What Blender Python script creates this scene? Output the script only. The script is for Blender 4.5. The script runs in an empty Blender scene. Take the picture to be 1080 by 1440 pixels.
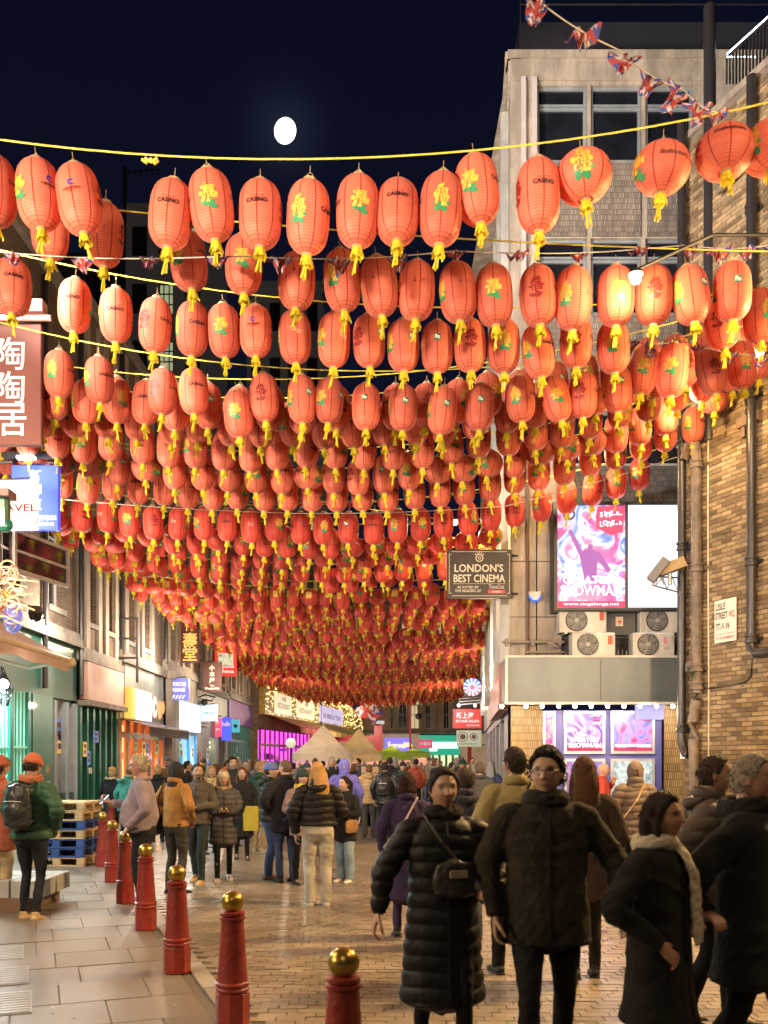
import bpy, bmesh, math, random
import numpy as np
from mathutils import Vector, Matrix, Quaternion
random.seed(7)
rng = np.random.RandomState(7)
SC = bpy.context.scene
COL = SC.collection
PI = math.pi

# ------------------------------------------------------------------ camera, world, lights
FPX, HZ, CAMZ = 1300.0, 1067.0, 1.75          # focal length in photo pixels, horizon row, eye height
cd = bpy.data.cameras.new('camera')
cam = bpy.data.objects.new('camera', cd); COL.objects.link(cam)
cam.location = (0, 0, CAMZ); cam.rotation_euler = (PI/2, 0, 0)
cd.sensor_fit = 'HORIZONTAL'; cd.sensor_width = 36; cd.lens = 36*FPX/1080.0
cd.shift_y = (HZ-720)/1080.0
cd.clip_start = 0.1; cd.clip_end = 3000
cd.dof.use_dof = True; cd.dof.focus_distance = 14.0; cd.dof.aperture_fstop = 3.2
SC.camera = cam
SC.render.engine = 'CYCLES'
SC.cycles.use_denoising = True
SC.cycles.max_bounces = 6; SC.cycles.diffuse_bounces = 3; SC.cycles.glossy_bounces = 3
SC.cycles.transmission_bounces = 4; SC.cycles.transparent_max_bounces = 6
SC.cycles.caustics_reflective = False; SC.cycles.caustics_refractive = False
SC.cycles.sample_clamp_indirect = 6.0
SC.view_settings.view_transform = 'Standard'; SC.view_settings.look = 'None'
SC.view_settings.gamma = 1.0; SC.view_settings.use_curve_mapping = False
SC.view_settings.exposure = 0.42

def P(px, py, Y):
    """the world point seen at photo pixel (px, py) at distance Y"""
    return Vector(((px-540)/FPX*Y, Y, CAMZ+(HZ-py)/FPX*Y))

MOON = P(401, 184, 900.0)
MDIR = (MOON-Vector((0, 0, CAMZ))).normalized()
W = bpy.data.worlds.new('World'); SC.world = W; W.use_nodes = True
nt = W.node_tree; nt.nodes.clear()
_o = nt.nodes.new('ShaderNodeOutputWorld'); _b = nt.nodes.new('ShaderNodeBackground')
_tc = nt.nodes.new('ShaderNodeTexCoord'); _sx = nt.nodes.new('ShaderNodeSeparateXYZ')
_r = nt.nodes.new('ShaderNodeValToRGB')
_r.color_ramp.elements[0].position = 0.0; _r.color_ramp.elements[0].color = (.0065, .0085, .022, 1)
_r.color_ramp.elements[1].position = 0.85; _r.color_ramp.elements[1].color = (.0016, .0024, .0080, 1)
_d = nt.nodes.new('ShaderNodeVectorMath'); _d.operation = 'DOT_PRODUCT'; _d.inputs[1].default_value = MDIR
_p = nt.nodes.new('ShaderNodeMath'); _p.operation = 'POWER'; _p.inputs[1].default_value = 2600.0
_m = nt.nodes.new('ShaderNodeMix'); _m.data_type = 'RGBA'; _m.blend_type = 'ADD'; _m.inputs['Factor'].default_value = 1
_s = nt.nodes.new('ShaderNodeVectorMath'); _s.operation = 'SCALE'; _s.inputs[0].default_value = (.010, .013, .022)
L = nt.links.new
L(_tc.outputs['Generated'], _sx.inputs[0]); L(_sx.outputs['Z'], _r.inputs[0])
L(_tc.outputs['Generated'], _d.inputs[0]); L(_d.outputs['Value'], _p.inputs[0]); L(_p.outputs[0], _s.inputs['Scale'])
L(_r.outputs[0], _m.inputs[6]); L(_s.outputs[0], _m.inputs[7]); L(_m.outputs[2], _b.inputs[0])
_b.inputs[1].default_value = 0.75; L(_b.outputs[0], _o.inputs[0])

def lamp(kind, loc, power, color, size=0.2, aim=None, spot=None, blend=.5, sy=None):
    d = bpy.data.lights.new('lamp_light', kind); d.energy = power; d.color = color
    if kind == 'AREA':
        d.size = size
        if sy: d.shape = 'RECTANGLE'; d.size_y = sy
    elif kind == 'SUN': d.angle = size
    else: d.shadow_soft_size = size
    if kind == 'SPOT': d.spot_size = math.radians(spot or 90); d.spot_blend = blend
    o = bpy.data.objects.new('lamp_light', d); COL.objects.link(o); o.location = loc
    if aim is not None:
        o.rotation_euler = (Vector(aim)-Vector(loc)).to_track_quat('-Z', 'Y').to_euler()
    return o

WARM = (1.0, .70, .42); WARM2 = (1.0, .60, .30); COOL = (.62, .85, 1.0); WHT = (1.0, .92, .82)
lamp('SUN', (0, 0, 50), 0.02, (.75, .85, 1.0), math.radians(.5), aim=Vector((0, 0, 50))-MDIR*20)
# unseen lamps: street lighting from behind, others added for lanterns, facade, road and faces
lamp('SPOT', (-6.6, 1.0, 4.3), 7600, (1.0, .82, .66), .35, aim=(-1.2, 11, 6.9), spot=54, blend=.35)
lamp('SPOT', (6.4, -1.0, 4.6), 3000, (1.0, .74, .50), .35, aim=(2.0, 11, 7.2), spot=52, blend=.35)
lamp('AREA', (5.6, 4.0, 9.0), 200, (1.0, .66, .34), .8, aim=(1.5, 12, 0))
lamp('SPOT', (-6.8, 9.6, 4.0), 4000, (1.0, .82, .66), .3, aim=(.2, 15.0, 6.9), spot=62, blend=.3)
lamp('AREA', (-6.2, 7.0, 5.2), 130, (1.0, .78, .58), .5, aim=(-4.0, 8.6, 0))
lamp('SPOT', (-6.8, 8.0, 7.6), 9000, (1.0, .90, .80), .4, aim=(4.4, 18, 10.5), spot=50, blend=.4)  # added to brighten the upper cinema facade
lamp('SPOT', (-6.8, 13.0, 5.0), 2200, (1.0, .84, .68), .4, aim=(1.5, 20, 6.0), spot=75, blend=.4)
lamp('POINT', (-6.2, 19.0, 4.7), 260, (1.0, .86, .7), .2)  # this and the next: added for general light along the fronts
lamp('POINT', (-6.2, 27.5, 4.9), 240, (1.0, .86, .7), .2)
lamp('AREA', (-6.6, 5.5, 6.0), 190, (1.0, .70, .40), .5, aim=(-3.0, 8.0, 0))
lamp('AREA', (5.6, 9.5, 6.2), 900, (1.0, .62, .24), .5, aim=(1.5, 8.5, 0))  # added for warm light on the road
lamp('AREA', (-6.6, 2.6, 3.4), 170, (1.0, .72, .46), .8, aim=(1.8, 4.8, 1.5))  # added at the left, like a shop window, to light the nearest faces
lamp('AREA', (-1.0, -6.0, 10.5), 170, (1.0, .74, .5), 1.5, aim=(1.0, 15, 1))
# ------------------------------------------------------------------ materials
_MC = {}
def mat(name, color=(.5, .5, .5), rough=.6, metal=0.0, var=.12, vs=3.0, bump=0.0, bs=40.0, em=None, es=0.0,
        spec=.5, coat=0.0, sheen=0.0, transl=0.0, stretch=None, dirt=0.0):
    if name in _MC: return _MC[name]
    m = bpy.data.materials.new(name); m.use_nodes = True; _MC[name] = m
    n = m.node_tree.nodes; l = m.node_tree.links.new; b = n['Principled BSDF']
    b.inputs['Roughness'].default_value = rough; b.inputs['Metallic'].default_value = metal
    b.inputs['Specular IOR Level'].default_value = spec
    b.inputs['Coat Weight'].default_value = coat; b.inputs['Sheen Weight'].default_value = sheen
    tc = n.new('ShaderNodeTexCoord'); src = tc.outputs['Object']
    if stretch:
        mp = n.new('ShaderNodeMapping'); mp.inputs['Scale'].default_value = stretch; l(src, mp.inputs[0]); src = mp.outputs[0]
    no = n.new('ShaderNodeTexNoise'); no.inputs['Scale'].default_value = vs; no.inputs['Detail'].default_value = 6
    l(src, no.inputs['Vector'])
    r = n.new('ShaderNodeValToRGB'); c = np.array(color)
    r.color_ramp.elements[0].position = .3; r.color_ramp.elements[1].position = .7
    r.color_ramp.elements[0].color = (*np.clip(c*(1-var), 0, 1), 1); r.color_ramp.elements[1].color = (*np.clip(c*(1+var), 0, 1), 1)
    l(no.outputs['Fac'], r.inputs[0]); out = r.outputs[0]
    if dirt > 0:
        n2 = n.new('ShaderNodeTexNoise'); n2.inputs['Scale'].default_value = 1.3; n2.inputs['Detail'].default_value = 9
        n2.inputs['Roughness'].default_value = .7
        mp2 = n.new('ShaderNodeMapping'); mp2.inputs['Scale'].default_value = (1.5, 1.5, .35)
        l(tc.outputs['Object'], mp2.inputs[0]); l(mp2.outputs[0], n2.inputs['Vector'])
        r2 = n.new('ShaderNodeValToRGB'); r2.color_ramp.elements[0].position = .42; r2.color_ramp.elements[1].position = .62
        r2.color_ramp.elements[0].color = (1-dirt, 1-dirt, 1-dirt, 1); r2.color_ramp.elements[1].color = (1, 1, 1, 1)
        l(n2.outputs['Fac'], r2.inputs[0]); mx = n.new('ShaderNodeMix'); mx.data_type = 'RGBA'; mx.blend_type = 'MULTIPLY'
        mx.inputs['Factor'].default_value = 1; l(out, mx.inputs[6]); l(r2.outputs[0], mx.inputs[7]); out = mx.outputs[2]
    l(out, b.inputs['Base Color'])
    if bump > 0:
        nb = n.new('ShaderNodeTexNoise'); nb.inputs['Scale'].default_value = bs; nb.inputs['Detail'].default_value = 5
        l(src, nb.inputs['Vector']); bp = n.new('ShaderNodeBump'); bp.inputs['Strength'].default_value = bump
        bp.inputs['Distance'].default_value = .02; l(nb.outputs['Fac'], bp.inputs['Height']); l(bp.outputs[0], b.inputs['Normal'])
    if em is not None:
        b.inputs['Emission Color'].default_value = (*em, 1); b.inputs['Emission Strength'].default_value = es
    if transl > 0:
        t = n.new('ShaderNodeBsdfTranslucent'); l(out, t.inputs['Color']); ms = n.new('ShaderNodeMixShader')
        ms.inputs[0].default_value = transl; l(b.outputs[0], ms.inputs[1]); l(t.outputs[0], ms.inputs[2])
        l(ms.outputs[0], n['Material Output'].inputs['Surface'])
    return m

def glow(name, color, s):
    """something that gives off light: a tube, a lit panel, a neon letter"""
    if name in _MC: return _MC[name]
    m = bpy.data.materials.new(name); m.use_nodes = True; _MC[name] = m
    n = m.node_tree.nodes; l = m.node_tree.links.new; n.remove(n['Principled BSDF'])
    e = n.new('ShaderNodeEmission'); e.inputs[0].default_value = (*color, 1); e.inputs[1].default_value = s
    l(e.outputs[0], n['Material Output'].inputs['Surface'])
    return m

def brickmat(name, c1, c2, mortar, bw=.225, bh=.075, ms=.012, rot=None, var=.35, rough=.85, scale=1.0):
    """brickwork too far off to build brick by brick: colour and relief in world units on the wall's own (x, y) -> u, z -> v"""
    if name in _MC: return _MC[name]
    m = bpy.data.materials.new(name); m.use_nodes = True; _MC[name] = m
    n = m.node_tree.nodes; l = m.node_tree.links.new; b = n['Principled BSDF']; b.inputs['Roughness'].default_value = rough
    uv = n.new('ShaderNodeUVMap'); uv.uv_map = 'UVMap'
    br = n.new('ShaderNodeTexBrick'); l(uv.outputs[0], br.inputs['Vector'])
    br.inputs['Color1'].default_value = (*c1, 1); br.inputs['Color2'].default_value = (*c2, 1); br.inputs['Mortar'].default_value = (*mortar, 1)
    br.inputs['Scale'].default_value = scale; br.inputs['Brick Width'].default_value = bw; br.inputs['Row Height'].default_value = bh
    br.inputs['Mortar Size'].default_value = ms; br.inputs['Bias'].default_value = .1
    no = n.new('ShaderNodeTexNoise'); no.inputs['Scale'].default_value = .9; no.inputs['Detail'].default_value = 9; l(uv.outputs[0], no.inputs['Vector'])
    r = n.new('ShaderNodeValToRGB'); r.color_ramp.elements[0].position = .35; r.color_ramp.elements[1].position = .68
    r.color_ramp.elements[0].color = (1-var,)*3+(1,); r.color_ramp.elements[1].color = (1.1, 1.1, 1.1, 1); l(no.outputs['Fac'], r.inputs[0])
    mx = n.new('ShaderNodeMix'); mx.data_type = 'RGBA'; mx.blend_type = 'MULTIPLY'; mx.inputs['Factor'].default_value = 1
    l(br.outputs['Color'], mx.inputs[6]); l(r.outputs[0], mx.inputs[7]); l(mx.outputs[2], b.inputs['Base Color'])
    bp = n.new('ShaderNodeBump'); bp.inputs['Strength'].default_value = .7; bp.inputs['Distance'].default_value = .01; bp.invert = True
    l(br.outputs['Fac'], bp.inputs['Height']); l(bp.outputs[0], b.inputs['Normal'])
    return m

# ------------------------------------------------------------------ mesh builder
class Frame:
    """u along a wall, v out of it (towards the street), z up"""
    def __init__(s, o, u):
        s.o = Vector(o); s.u = Vector(u).normalized(); s.v = Vector((s.u.y, -s.u.x, 0))
    def __call__(s, x, y, z): return s.o+s.u*x+s.v*y+Vector((0, 0, z))
WORLD = lambda x, y, z: Vector((x, y, z))

class MB:
    def __init__(s, tf=WORLD): s.v = []; s.f = []; s.m = []; s.uv = []; s.tf = tf
    def add(s, vs, fs, mi=0, uvs=None):
        k = len(s.v); s.v += [tuple(s.tf(*p)) for p in vs]
        s.uv += uvs if uvs else [(p[0]+p[1], p[2]) for p in vs]
        for f in fs: s.f.append(tuple(i+k for i in f)); s.m.append(mi)
    def box(s, x0, x1, y0, y1, z0, z1, mi=0):
        s.add([(x0, y0, z0), (x1, y0, z0), (x1, y1, z0), (x0, y1, z0), (x0, y0, z1), (x1, y0, z1), (x1, y1, z1), (x0, y1, z1)],
              [(0, 3, 2, 1), (4, 5, 6, 7), (0, 1, 5, 4), (1, 2, 6, 5), (2, 3, 7, 6), (3, 0, 4, 7)], mi)
        return s
    def bbox(s, x0, x1, y0, y1, z0, z1, b=.006, mi=0):
        """box with chamfered vertical and top edges (tops and fronts catch light)"""
        vs = []; 
        for z, i in ((z0, 0), (z1-b, 0), (z1, b)):
            vs += [(x0+i+b, y0+i, z), (x1-i-b, y0+i, z), (x1-i, y0+i+b, z), (x1-i, y1-i-b, z), (x1-i-b, y1-i, z), (x0+i+b, y1-i, z), (x0+i, y1-i-b, z), (x0+i, y0+i+b, z)]
        fs = [tuple(range(7, -1, -1)), tuple(range(16, 24))]
        for r in (0, 8):
            for i in range(8): j = (i+1) % 8; fs.append((r+i, r+j, r+8+j, r+8+i))
        s.add(vs, fs, mi); return s
    def cyl(s, p0, p1, r0, r1=None, n=10, mi=0, cap=True):
        r1 = r0 if r1 is None else r1; p0 = Vector(p0); p1 = Vector(p1); d = p1-p0
        if d.length < 1e-6: return s
        q = d.to_track_quat('Z', 'Y'); vs = []
        for p, r in ((p0, r0), (p1, r1)):
            for i in range(n): vs.append(tuple(p+q @ Vector((r*math.cos(2*PI*i/n), r*math.sin(2*PI*i/n), 0))))
        fs = [(i, (i+1) % n, n+(i+1) % n, n+i) for i in range(n)]
        if cap: fs += [tuple(range(n-1, -1, -1)), tuple(range(n, 2*n))]
        s.add(vs, fs, mi); return s
    def tube(s, pts, r, n=6, mi=0):
        pts = [Vector(p) for p in pts]; vs = []; up = Vector((.01, .02, 1)).normalized()
        k = len(pts)
        for i, p in enumerate(pts):
            d = (pts[min(i+1, k-1)]-pts[max(i-1, 0)]).normalized()
            a = d.cross(up)
            a = a.normalized() if a.length > .05 else d.cross(Vector((1, 0, 0))).normalized()
            b = d.cross(a); rr = r[i] if isinstance(r, (list, tuple)) else r
            for j in range(n): t = 2*PI*j/n; vs.append(tuple(p+a*rr*math.cos(t)+b*rr*math.sin(t)))
        fs = []
        for i in range(k-1):
            for j in range(n): fs.append((i*n+j, i*n+(j+1) % n, (i+1)*n+(j+1) % n, (i+1)*n+j))
        fs += [tuple(range(n-1, -1, -1)), tuple(range((k-1)*n, k*n))]
        s.add(vs, fs, mi); return s
    def lathe(s, prof, c=(0, 0, 0), n=16, mi=0, axis='z', caps=True):
        vs = []
        for (r, z) in prof:
            for j in range(n):
                t = 2*PI*j/n; x, y = r*math.cos(t), r*math.sin(t)
                p = (x, y, z) if axis == 'z' else ((x, -z, y) if axis == 'y' else (z, x, y))
                vs.append((c[0]+p[0], c[1]+p[1], c[2]+p[2]))
        fs = []
        for i in range(len(prof)-1):
            for j in range(n): fs.append((i*n+j, i*n+(j+1) % n, (i+1)*n+(j+1) % n, (i+1)*n+j))
        if caps: fs += [tuple(range(n-1, -1, -1)), tuple(range((len(prof)-1)*n, len(prof)*n))]
        s.add(vs, fs, mi); return s
    def ball(s, c, rx, ry=None, rz=None, n=12, m=8, mi=0):
        ry = rx if ry is None else ry; rz = rx if rz is None else rz
        vs = [(c[0], c[1], c[2]-rz)]
        for i in range(1, m):
            a = -PI/2+PI*i/m
            for j in range(n): t = 2*PI*j/n; vs.append((c[0]+rx*math.cos(a)*math.cos(t), c[1]+ry*math.cos(a)*math.sin(t), c[2]+rz*math.sin(a)))
        vs.append((c[0], c[1], c[2]+rz)); fs = [(0, 1+(j+1) % n, 1+j) for j in range(n)]
        for i in range(m-2):
            for j in range(n): a = 1+i*n; fs.append((a+j, a+(j+1) % n, a+n+(j+1) % n, a+n+j))
        a = 1+(m-2)*n; fs += [(a+j, a+(j+1) % n, len(vs)-1) for j in range(n)]
        s.add(vs, fs, mi); return s
    def flat(s, verts2, faces, origin, ux, uz, off=0, mi=0):
        """lay a 2-D mesh (text, logo) onto the plane at origin spanned by ux, uz (in frame coordinates)"""
        o = Vector(origin); ux = Vector(ux); uz = Vector(uz)
        s.add([tuple(o+ux*x+uz*y) for x, y in verts2], faces, mi); return s
    def build(s, name, mats, parent=None, smooth=False, auto=None):
        me = bpy.data.meshes.new(name); po = parent.matrix_world.translation if parent is not None else Vector((0, 0, 0))
        if parent is not None: po = world_loc(parent)
        me.from_pydata([(a-po.x, b-po.y, c-po.z) for a, b, c in s.v], [], s.f)
        uvl = me.uv_layers.new(name='UVMap')
        vi = np.zeros(len(me.loops), dtype=np.int32); me.loops.foreach_get('vertex_index', vi)
        uvl.data.foreach_set('uv', np.array(s.uv, dtype=np.float32)[vi].ravel())
        if not isinstance(mats, (list, tuple)): mats = [mats]
        for m in mats: me.materials.append(m)
        me.polygons.foreach_set('material_index', s.m)
        if smooth:
            me.polygons.foreach_set('use_smooth', [True]*len(me.polygons))
            if auto: me.set_sharp_from_angle(angle=math.radians(auto))
        me.update()
        return link(name, me, parent)

def world_loc(o):
    p = Vector(o.location)
    while o.parent is not None: o = o.parent; p = p+Vector(o.location)
    return p
def link(name, me, parent=None):
    o = bpy.data.objects.new(name, me); COL.objects.link(o)
    if parent is not None: o.parent = parent
    return o
def tag(o, label, cat, group=None):
    o['label'] = label; o['category'] = cat
    if group: o['group'] = group
    return o
def thing(name, label, cat, loc=(0, 0, 0), group=None, rz=0.0):
    o = bpy.data.objects.new(name, None); COL.objects.link(o); o.location = loc; o.rotation_euler = (0, 0, rz)
    o.empty_display_size = .2
    return tag(o, label, cat, group)
def structure(o): o['kind'] = 'structure'; return o
def stuff(o): o['kind'] = 'stuff'; return o
def copy_tree(o, parent=None):
    c = o.copy(); COL.objects.link(c)
    if parent is not None: c.parent = parent
    for ch in KIDS.get(o.name, []) if False else [x for x in o.children]: copy_tree(ch, c)
    return c

# ------------------------------------------------------------------ text
_TC = {}
def text2d(txt, size=1.0, bold=0.0, spacing=1.0, align='CENTER'):
    """2-D mesh of a piece of writing, centred on (0, 0), cap height about 0.7*size"""
    key = (txt, bold, spacing)
    if key not in _TC:
        c = bpy.data.curves.new('writing', 'FONT'); c.body = txt; c.size = 1.0; c.offset = bold; c.space_character = spacing
        c.resolution_u = 2; c.align_x = 'LEFT'; c.fill_mode = 'BOTH'
        o = bpy.data.objects.new('writing', c); COL.objects.link(o)
        dg = bpy.context.evaluated_depsgraph_get(); dg.update()
        me = bpy.data.meshes.new_from_object(o.evaluated_get(dg))
        vs = [(v.co.x, v.co.y) for v in me.vertices]; fs = [tuple(p.vertices) for p in me.polygons]
        bpy.data.objects.remove(o); bpy.data.curves.remove(c); bpy.data.meshes.remove(me)
        if vs:
            x0 = min(v[0] for v in vs); x1 = max(v[0] for v in vs); y0 = min(v[1] for v in vs); y1 = max(v[1] for v in vs)
        else: x0 = x1 = y0 = y1 = 0
        _TC[key] = ([(x-(x0+x1)/2, y-(y0+y1)/2) for x, y in vs], fs, x1-x0, y1-y0)
    vs, fs, w, h = _TC[key]
    return [(x*size, y*size) for x, y in vs], fs, w*size, h*size
def text_fit(txt, w=None, h=None, bold=0.0, spacing=1.0):
    """writing scaled to fill width w and / or height h"""
    vs, fs, tw, th = text2d(txt, 1.0, bold, spacing)
    sx = w/tw if w else h/th; sy = h/th if h else sx
    return [(x*sx, y*sy) for x, y in vs], fs
def put_text(mb, txt, c, w=None, h=None, ux=(1, 0, 0), uz=(0, 0, 1), bold=0.0, mi=0, spacing=1.0):
    v, f = text_fit(txt, w, h, bold, spacing); mb.flat(v, f, c, ux, uz, mi=mi); return mb
def disc(mb, c, r, ux=(1, 0, 0), uz=(0, 0, 1), n=20, mi=0, r0=0.0, a0=0, a1=2*PI):
    k = n+1; vs = []; full = abs(a1-a0-2*PI) < 1e-6
    for i in range(k): t = a0+(a1-a0)*i/n; vs += [(r0*math.cos(t), r0*math.sin(t)), (r*math.cos(t), r*math.sin(t))]
    fs = [(2*i, 2*i+1, 2*i+3, 2*i+2) for i in range(n)] if r0 > 0 else [(2*i, 2*i+1, 2*i+3) for i in range(n)]
    mb.flat(vs, fs, c, ux, uz, mi=mi)
def rect(mb, c, w, h, ux=(1, 0, 0), uz=(0, 0, 1), mi=0):
    mb.flat([(-w/2, -h/2), (w/2, -h/2), (w/2, h/2), (-w/2, h/2)], [(0, 1, 2, 3)], c, ux, uz, mi=mi)
# ------------------------------------------------------------------ ground
def island_mat(name, c0, c1, rough=.5, bump=.3, rv=.15, spec=.5, wet=0.0):
    if name in _MC: return _MC[name]
    m = bpy.data.materials.new(name); m.use_nodes = True; _MC[name] = m
    n = m.node_tree.nodes; l = m.node_tree.links.new; b = n['Principled BSDF']
    b.inputs['Specular IOR Level'].default_value = spec
    g = n.new('ShaderNodeNewGeometry'); oi = n.new('ShaderNodeObjectInfo'); ad = n.new('ShaderNodeMath'); ad.operation = 'ADD'
    l(g.outputs['Random Per Island'], ad.inputs[0]); l(oi.outputs['Random'], ad.inputs[1])
    fr = n.new('ShaderNodeMath'); fr.operation = 'FRACT'; l(ad.outputs[0], fr.inputs[0])
    r = n.new('ShaderNodeValToRGB'); r.color_ramp.elements[0].color = (*c0, 1); r.color_ramp.elements[1].color = (*c1, 1); l(fr.outputs[0], r.inputs[0])
    tc = n.new('ShaderNodeNewGeometry'); no = n.new('ShaderNodeTexNoise'); no.inputs['Scale'].default_value = .8; no.inputs['Detail'].default_value = 9; no.inputs['Roughness'].default_value = .65
    l(tc.outputs['Position'], no.inputs['Vector'])
    r2 = n.new('ShaderNodeValToRGB'); r2.color_ramp.elements[0].position = .35; r2.color_ramp.elements[1].position = .7
    r2.color_ramp.elements[0].color = (.62, .6, .58, 1); r2.color_ramp.elements[1].color = (1.15, 1.15, 1.15, 1); l(no.outputs['Fac'], r2.inputs[0])
    n3 = n.new('ShaderNodeTexNoise'); n3.inputs['Scale'].default_value = 70; n3.inputs['Detail'].default_value = 3; l(tc.outputs['Position'], n3.inputs['Vector'])
    r3 = n.new('ShaderNodeValToRGB'); r3.color_ramp.elements[0].position = .3; r3.color_ramp.elements[0].color = (.7, .7, .7, 1); r3.color_ramp.elements[1].position = .6; l(n3.outputs['Fac'], r3.inputs[0])
    mx = n.new('ShaderNodeMix'); mx.data_type = 'RGBA'; mx.blend_type = 'MULTIPLY'; mx.inputs['Factor'].default_value = 1
    l(r.outputs[0], mx.inputs[6]); l(r2.outputs[0], mx.inputs[7])
    vo = n.new('ShaderNodeTexVoronoi'); vo.inputs['Scale'].default_value = 3.4; vo.inputs['Randomness'].default_value = 1; l(tc.outputs['Position'], vo.inputs['Vector'])
    rv_ = n.new('ShaderNodeValToRGB'); rv_.color_ramp.elements[0].position = .055; rv_.color_ramp.elements[0].color = (.45, .43, .40, 1); rv_.color_ramp.elements[1].position = .085; l(vo.outputs['Distance'], rv_.inputs[0])
    mg = n.new('ShaderNodeMix'); mg.data_type = 'RGBA'; mg.blend_type = 'MULTIPLY'; mg.inputs['Factor'].default_value = .8; l(mx.outputs[2], mg.inputs[6]); l(rv_.outputs[0], mg.inputs[7]); mx = mg
    mx2 = n.new('ShaderNodeMix'); mx2.data_type = 'RGBA'; mx2.blend_type = 'MULTIPLY'; mx2.inputs['Factor'].default_value = 1
    l(mx.outputs[2], mx2.inputs[6]); l(r3.outputs[0], mx2.inputs[7]); l(mx2.outputs[2], b.inputs['Base Color'])
    mr = n.new('ShaderNodeMapRange'); mr.inputs['To Min'].default_value = rough-rv; mr.inputs['To Max'].default_value = rough+rv
    mr.inputs['From Min'].default_value = .3; mr.inputs['From Max'].default_value = .7
    l(no.outputs['Fac'], mr.inputs[0]); l(mr.outputs[0], b.inputs['Roughness'])
    bp = n.new('ShaderNodeBump'); bp.inputs['Strength'].default_value = bump; bp.inputs['Distance'].default_value = .004
    l(n3.outputs['Fac'], bp.inputs['Height']); l(bp.outputs[0], b.inputs['Normal'])
    return m
M_PAV = island_mat('block_paving', (.255, .205, .15), (.36, .30, .225), rough=.36, bump=.5, rv=.16)
M_SLAB = island_mat('york_stone', (.20, .165, .13), (.24, .20, .16), rough=.45, bump=.35, rv=.14)
M_KERB = island_mat('granite', (.30, .28, .26), (.42, .39, .36), rough=.5, bump=.4)
M_JOINT = mat('sand_joint', (.12, .10, .08), .8, bump=.4, bs=60)

g = MB(); g.add([(-600, -600, -.05), (600, -600, -.05), (600, 600, -.05), (-600, 600, -.05)], [(0, 1, 2, 3)])
structure(g.build('ground', mat('earth', (.05, .045, .04), .9)))
# the road surface beyond the laid pavers: the same blocks as colour and relief only
KERB = [(1.41+.38*6, -6.0), (1.41, 0.0), (-4.48, 15.5), (-5.25, 19.0), (-5.35, 60.0), (-2.3, 84.0)]
def kerb_x(y):
    for (xa, ya), (xb, yb) in zip(KERB, KERB[1:]):
        if y <= yb: return xa+(xb-xa)*(y-ya)/(yb-ya)
    return KERB[-1][0]
M_ROADFAR = brickmat('paved_road_far', (.20, .17, .145), (.14, .118, .10), (.07, .06, .05), .2, .1, .008, rough=.45, var=.4)
g = MB(); ys = [-6, 0, 5, 10, 15.5, 19, 30, 45, 60, 84, 100]
for a, b in zip(ys, ys[1:]):
    g.add([(kerb_x(a), a, -.006), (9.5, a, -.006), (9.5, b, -.006), (kerb_x(b), b, -.006)], [(0, 1, 2, 3)], 0 if a < 19 else 1,
          [(kerb_x(a), a), (9.5, a), (9.5, b), (kerb_x(b), b)])
road = structure(g.build('road', [M_JOINT, M_ROADFAR]))
def paver_geo(x0, x1, y0, y1, z, c=.0045):
    return [(x0+.0015, y0+.0015, z-.012), (x1-.0015, y0+.0015, z-.012), (x1-.0015, y1-.0015, z-.012), (x0+.0015, y1-.0015, z-.012),
            (x0+c, y0+c, z), (x1-c, y0+c, z), (x1-c, y1-c, z), (x0+c, y1-c, z)]
PF = [(4, 5, 6, 7), (0, 1, 5, 4), (1, 2, 6, 5), (2, 3, 7, 6), (3, 0, 4, 7)]
pmesh = []
for k in range(4):
    me = bpy.data.meshes.new('paver'); t = [random.uniform(-.0018, .0018) for _ in range(4)]
    vs = paver_geo(-.1, .1, -.05, .05, 0)
    vs = [(x, y, z+(t[i-4] if i >= 4 else 0)) for i, (x, y, z) in enumerate(vs)]
    me.from_pydata(vs, [], PF); me.materials.append(M_PAV); pmesh.append(me)
sv, sf = [], []; n_ind = 0; row = 0; y = 5.55
while y < 19.0:
    x0 = kerb_x(y+.05)+.02; x1 = min(.455*(y+.6)+.4, 9.0 if y > 17.5 else .455*(y+.6)+.4); x = x0+(row % 2)*.1
    while x < x1:
        z = random.gauss(0, .0014); vis = abs(x)/y < .44 and y > 6.0
        if vis and n_ind < 298:
            o = link('paver', random.choice(pmesh), road); o.location = (x+.1, y+.05, z+.006); o.rotation_euler.z = random.gauss(0, .006) + (PI if random.random() < .5 else 0); n_ind += 1
        elif y > 6.0 or True:
            k = len(sv); t = [random.gauss(0, .0012) for _ in range(4)]; vs = paver_geo(x, x+.2, y, y+.1, z+.006)
            sv += [(a, b, c+(t[i-4] if i >= 4 else 0)) for i, (a, b, c) in enumerate(vs)]; sf += [tuple(i+k for i in f) for f in PF]
        x += .2
    y += .1; row += 1
me = bpy.data.meshes.new('block_paving'); me.from_pydata(sv, [], sf); me.materials.append(M_PAV); stuff(link('block_paving', me, road))

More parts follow.
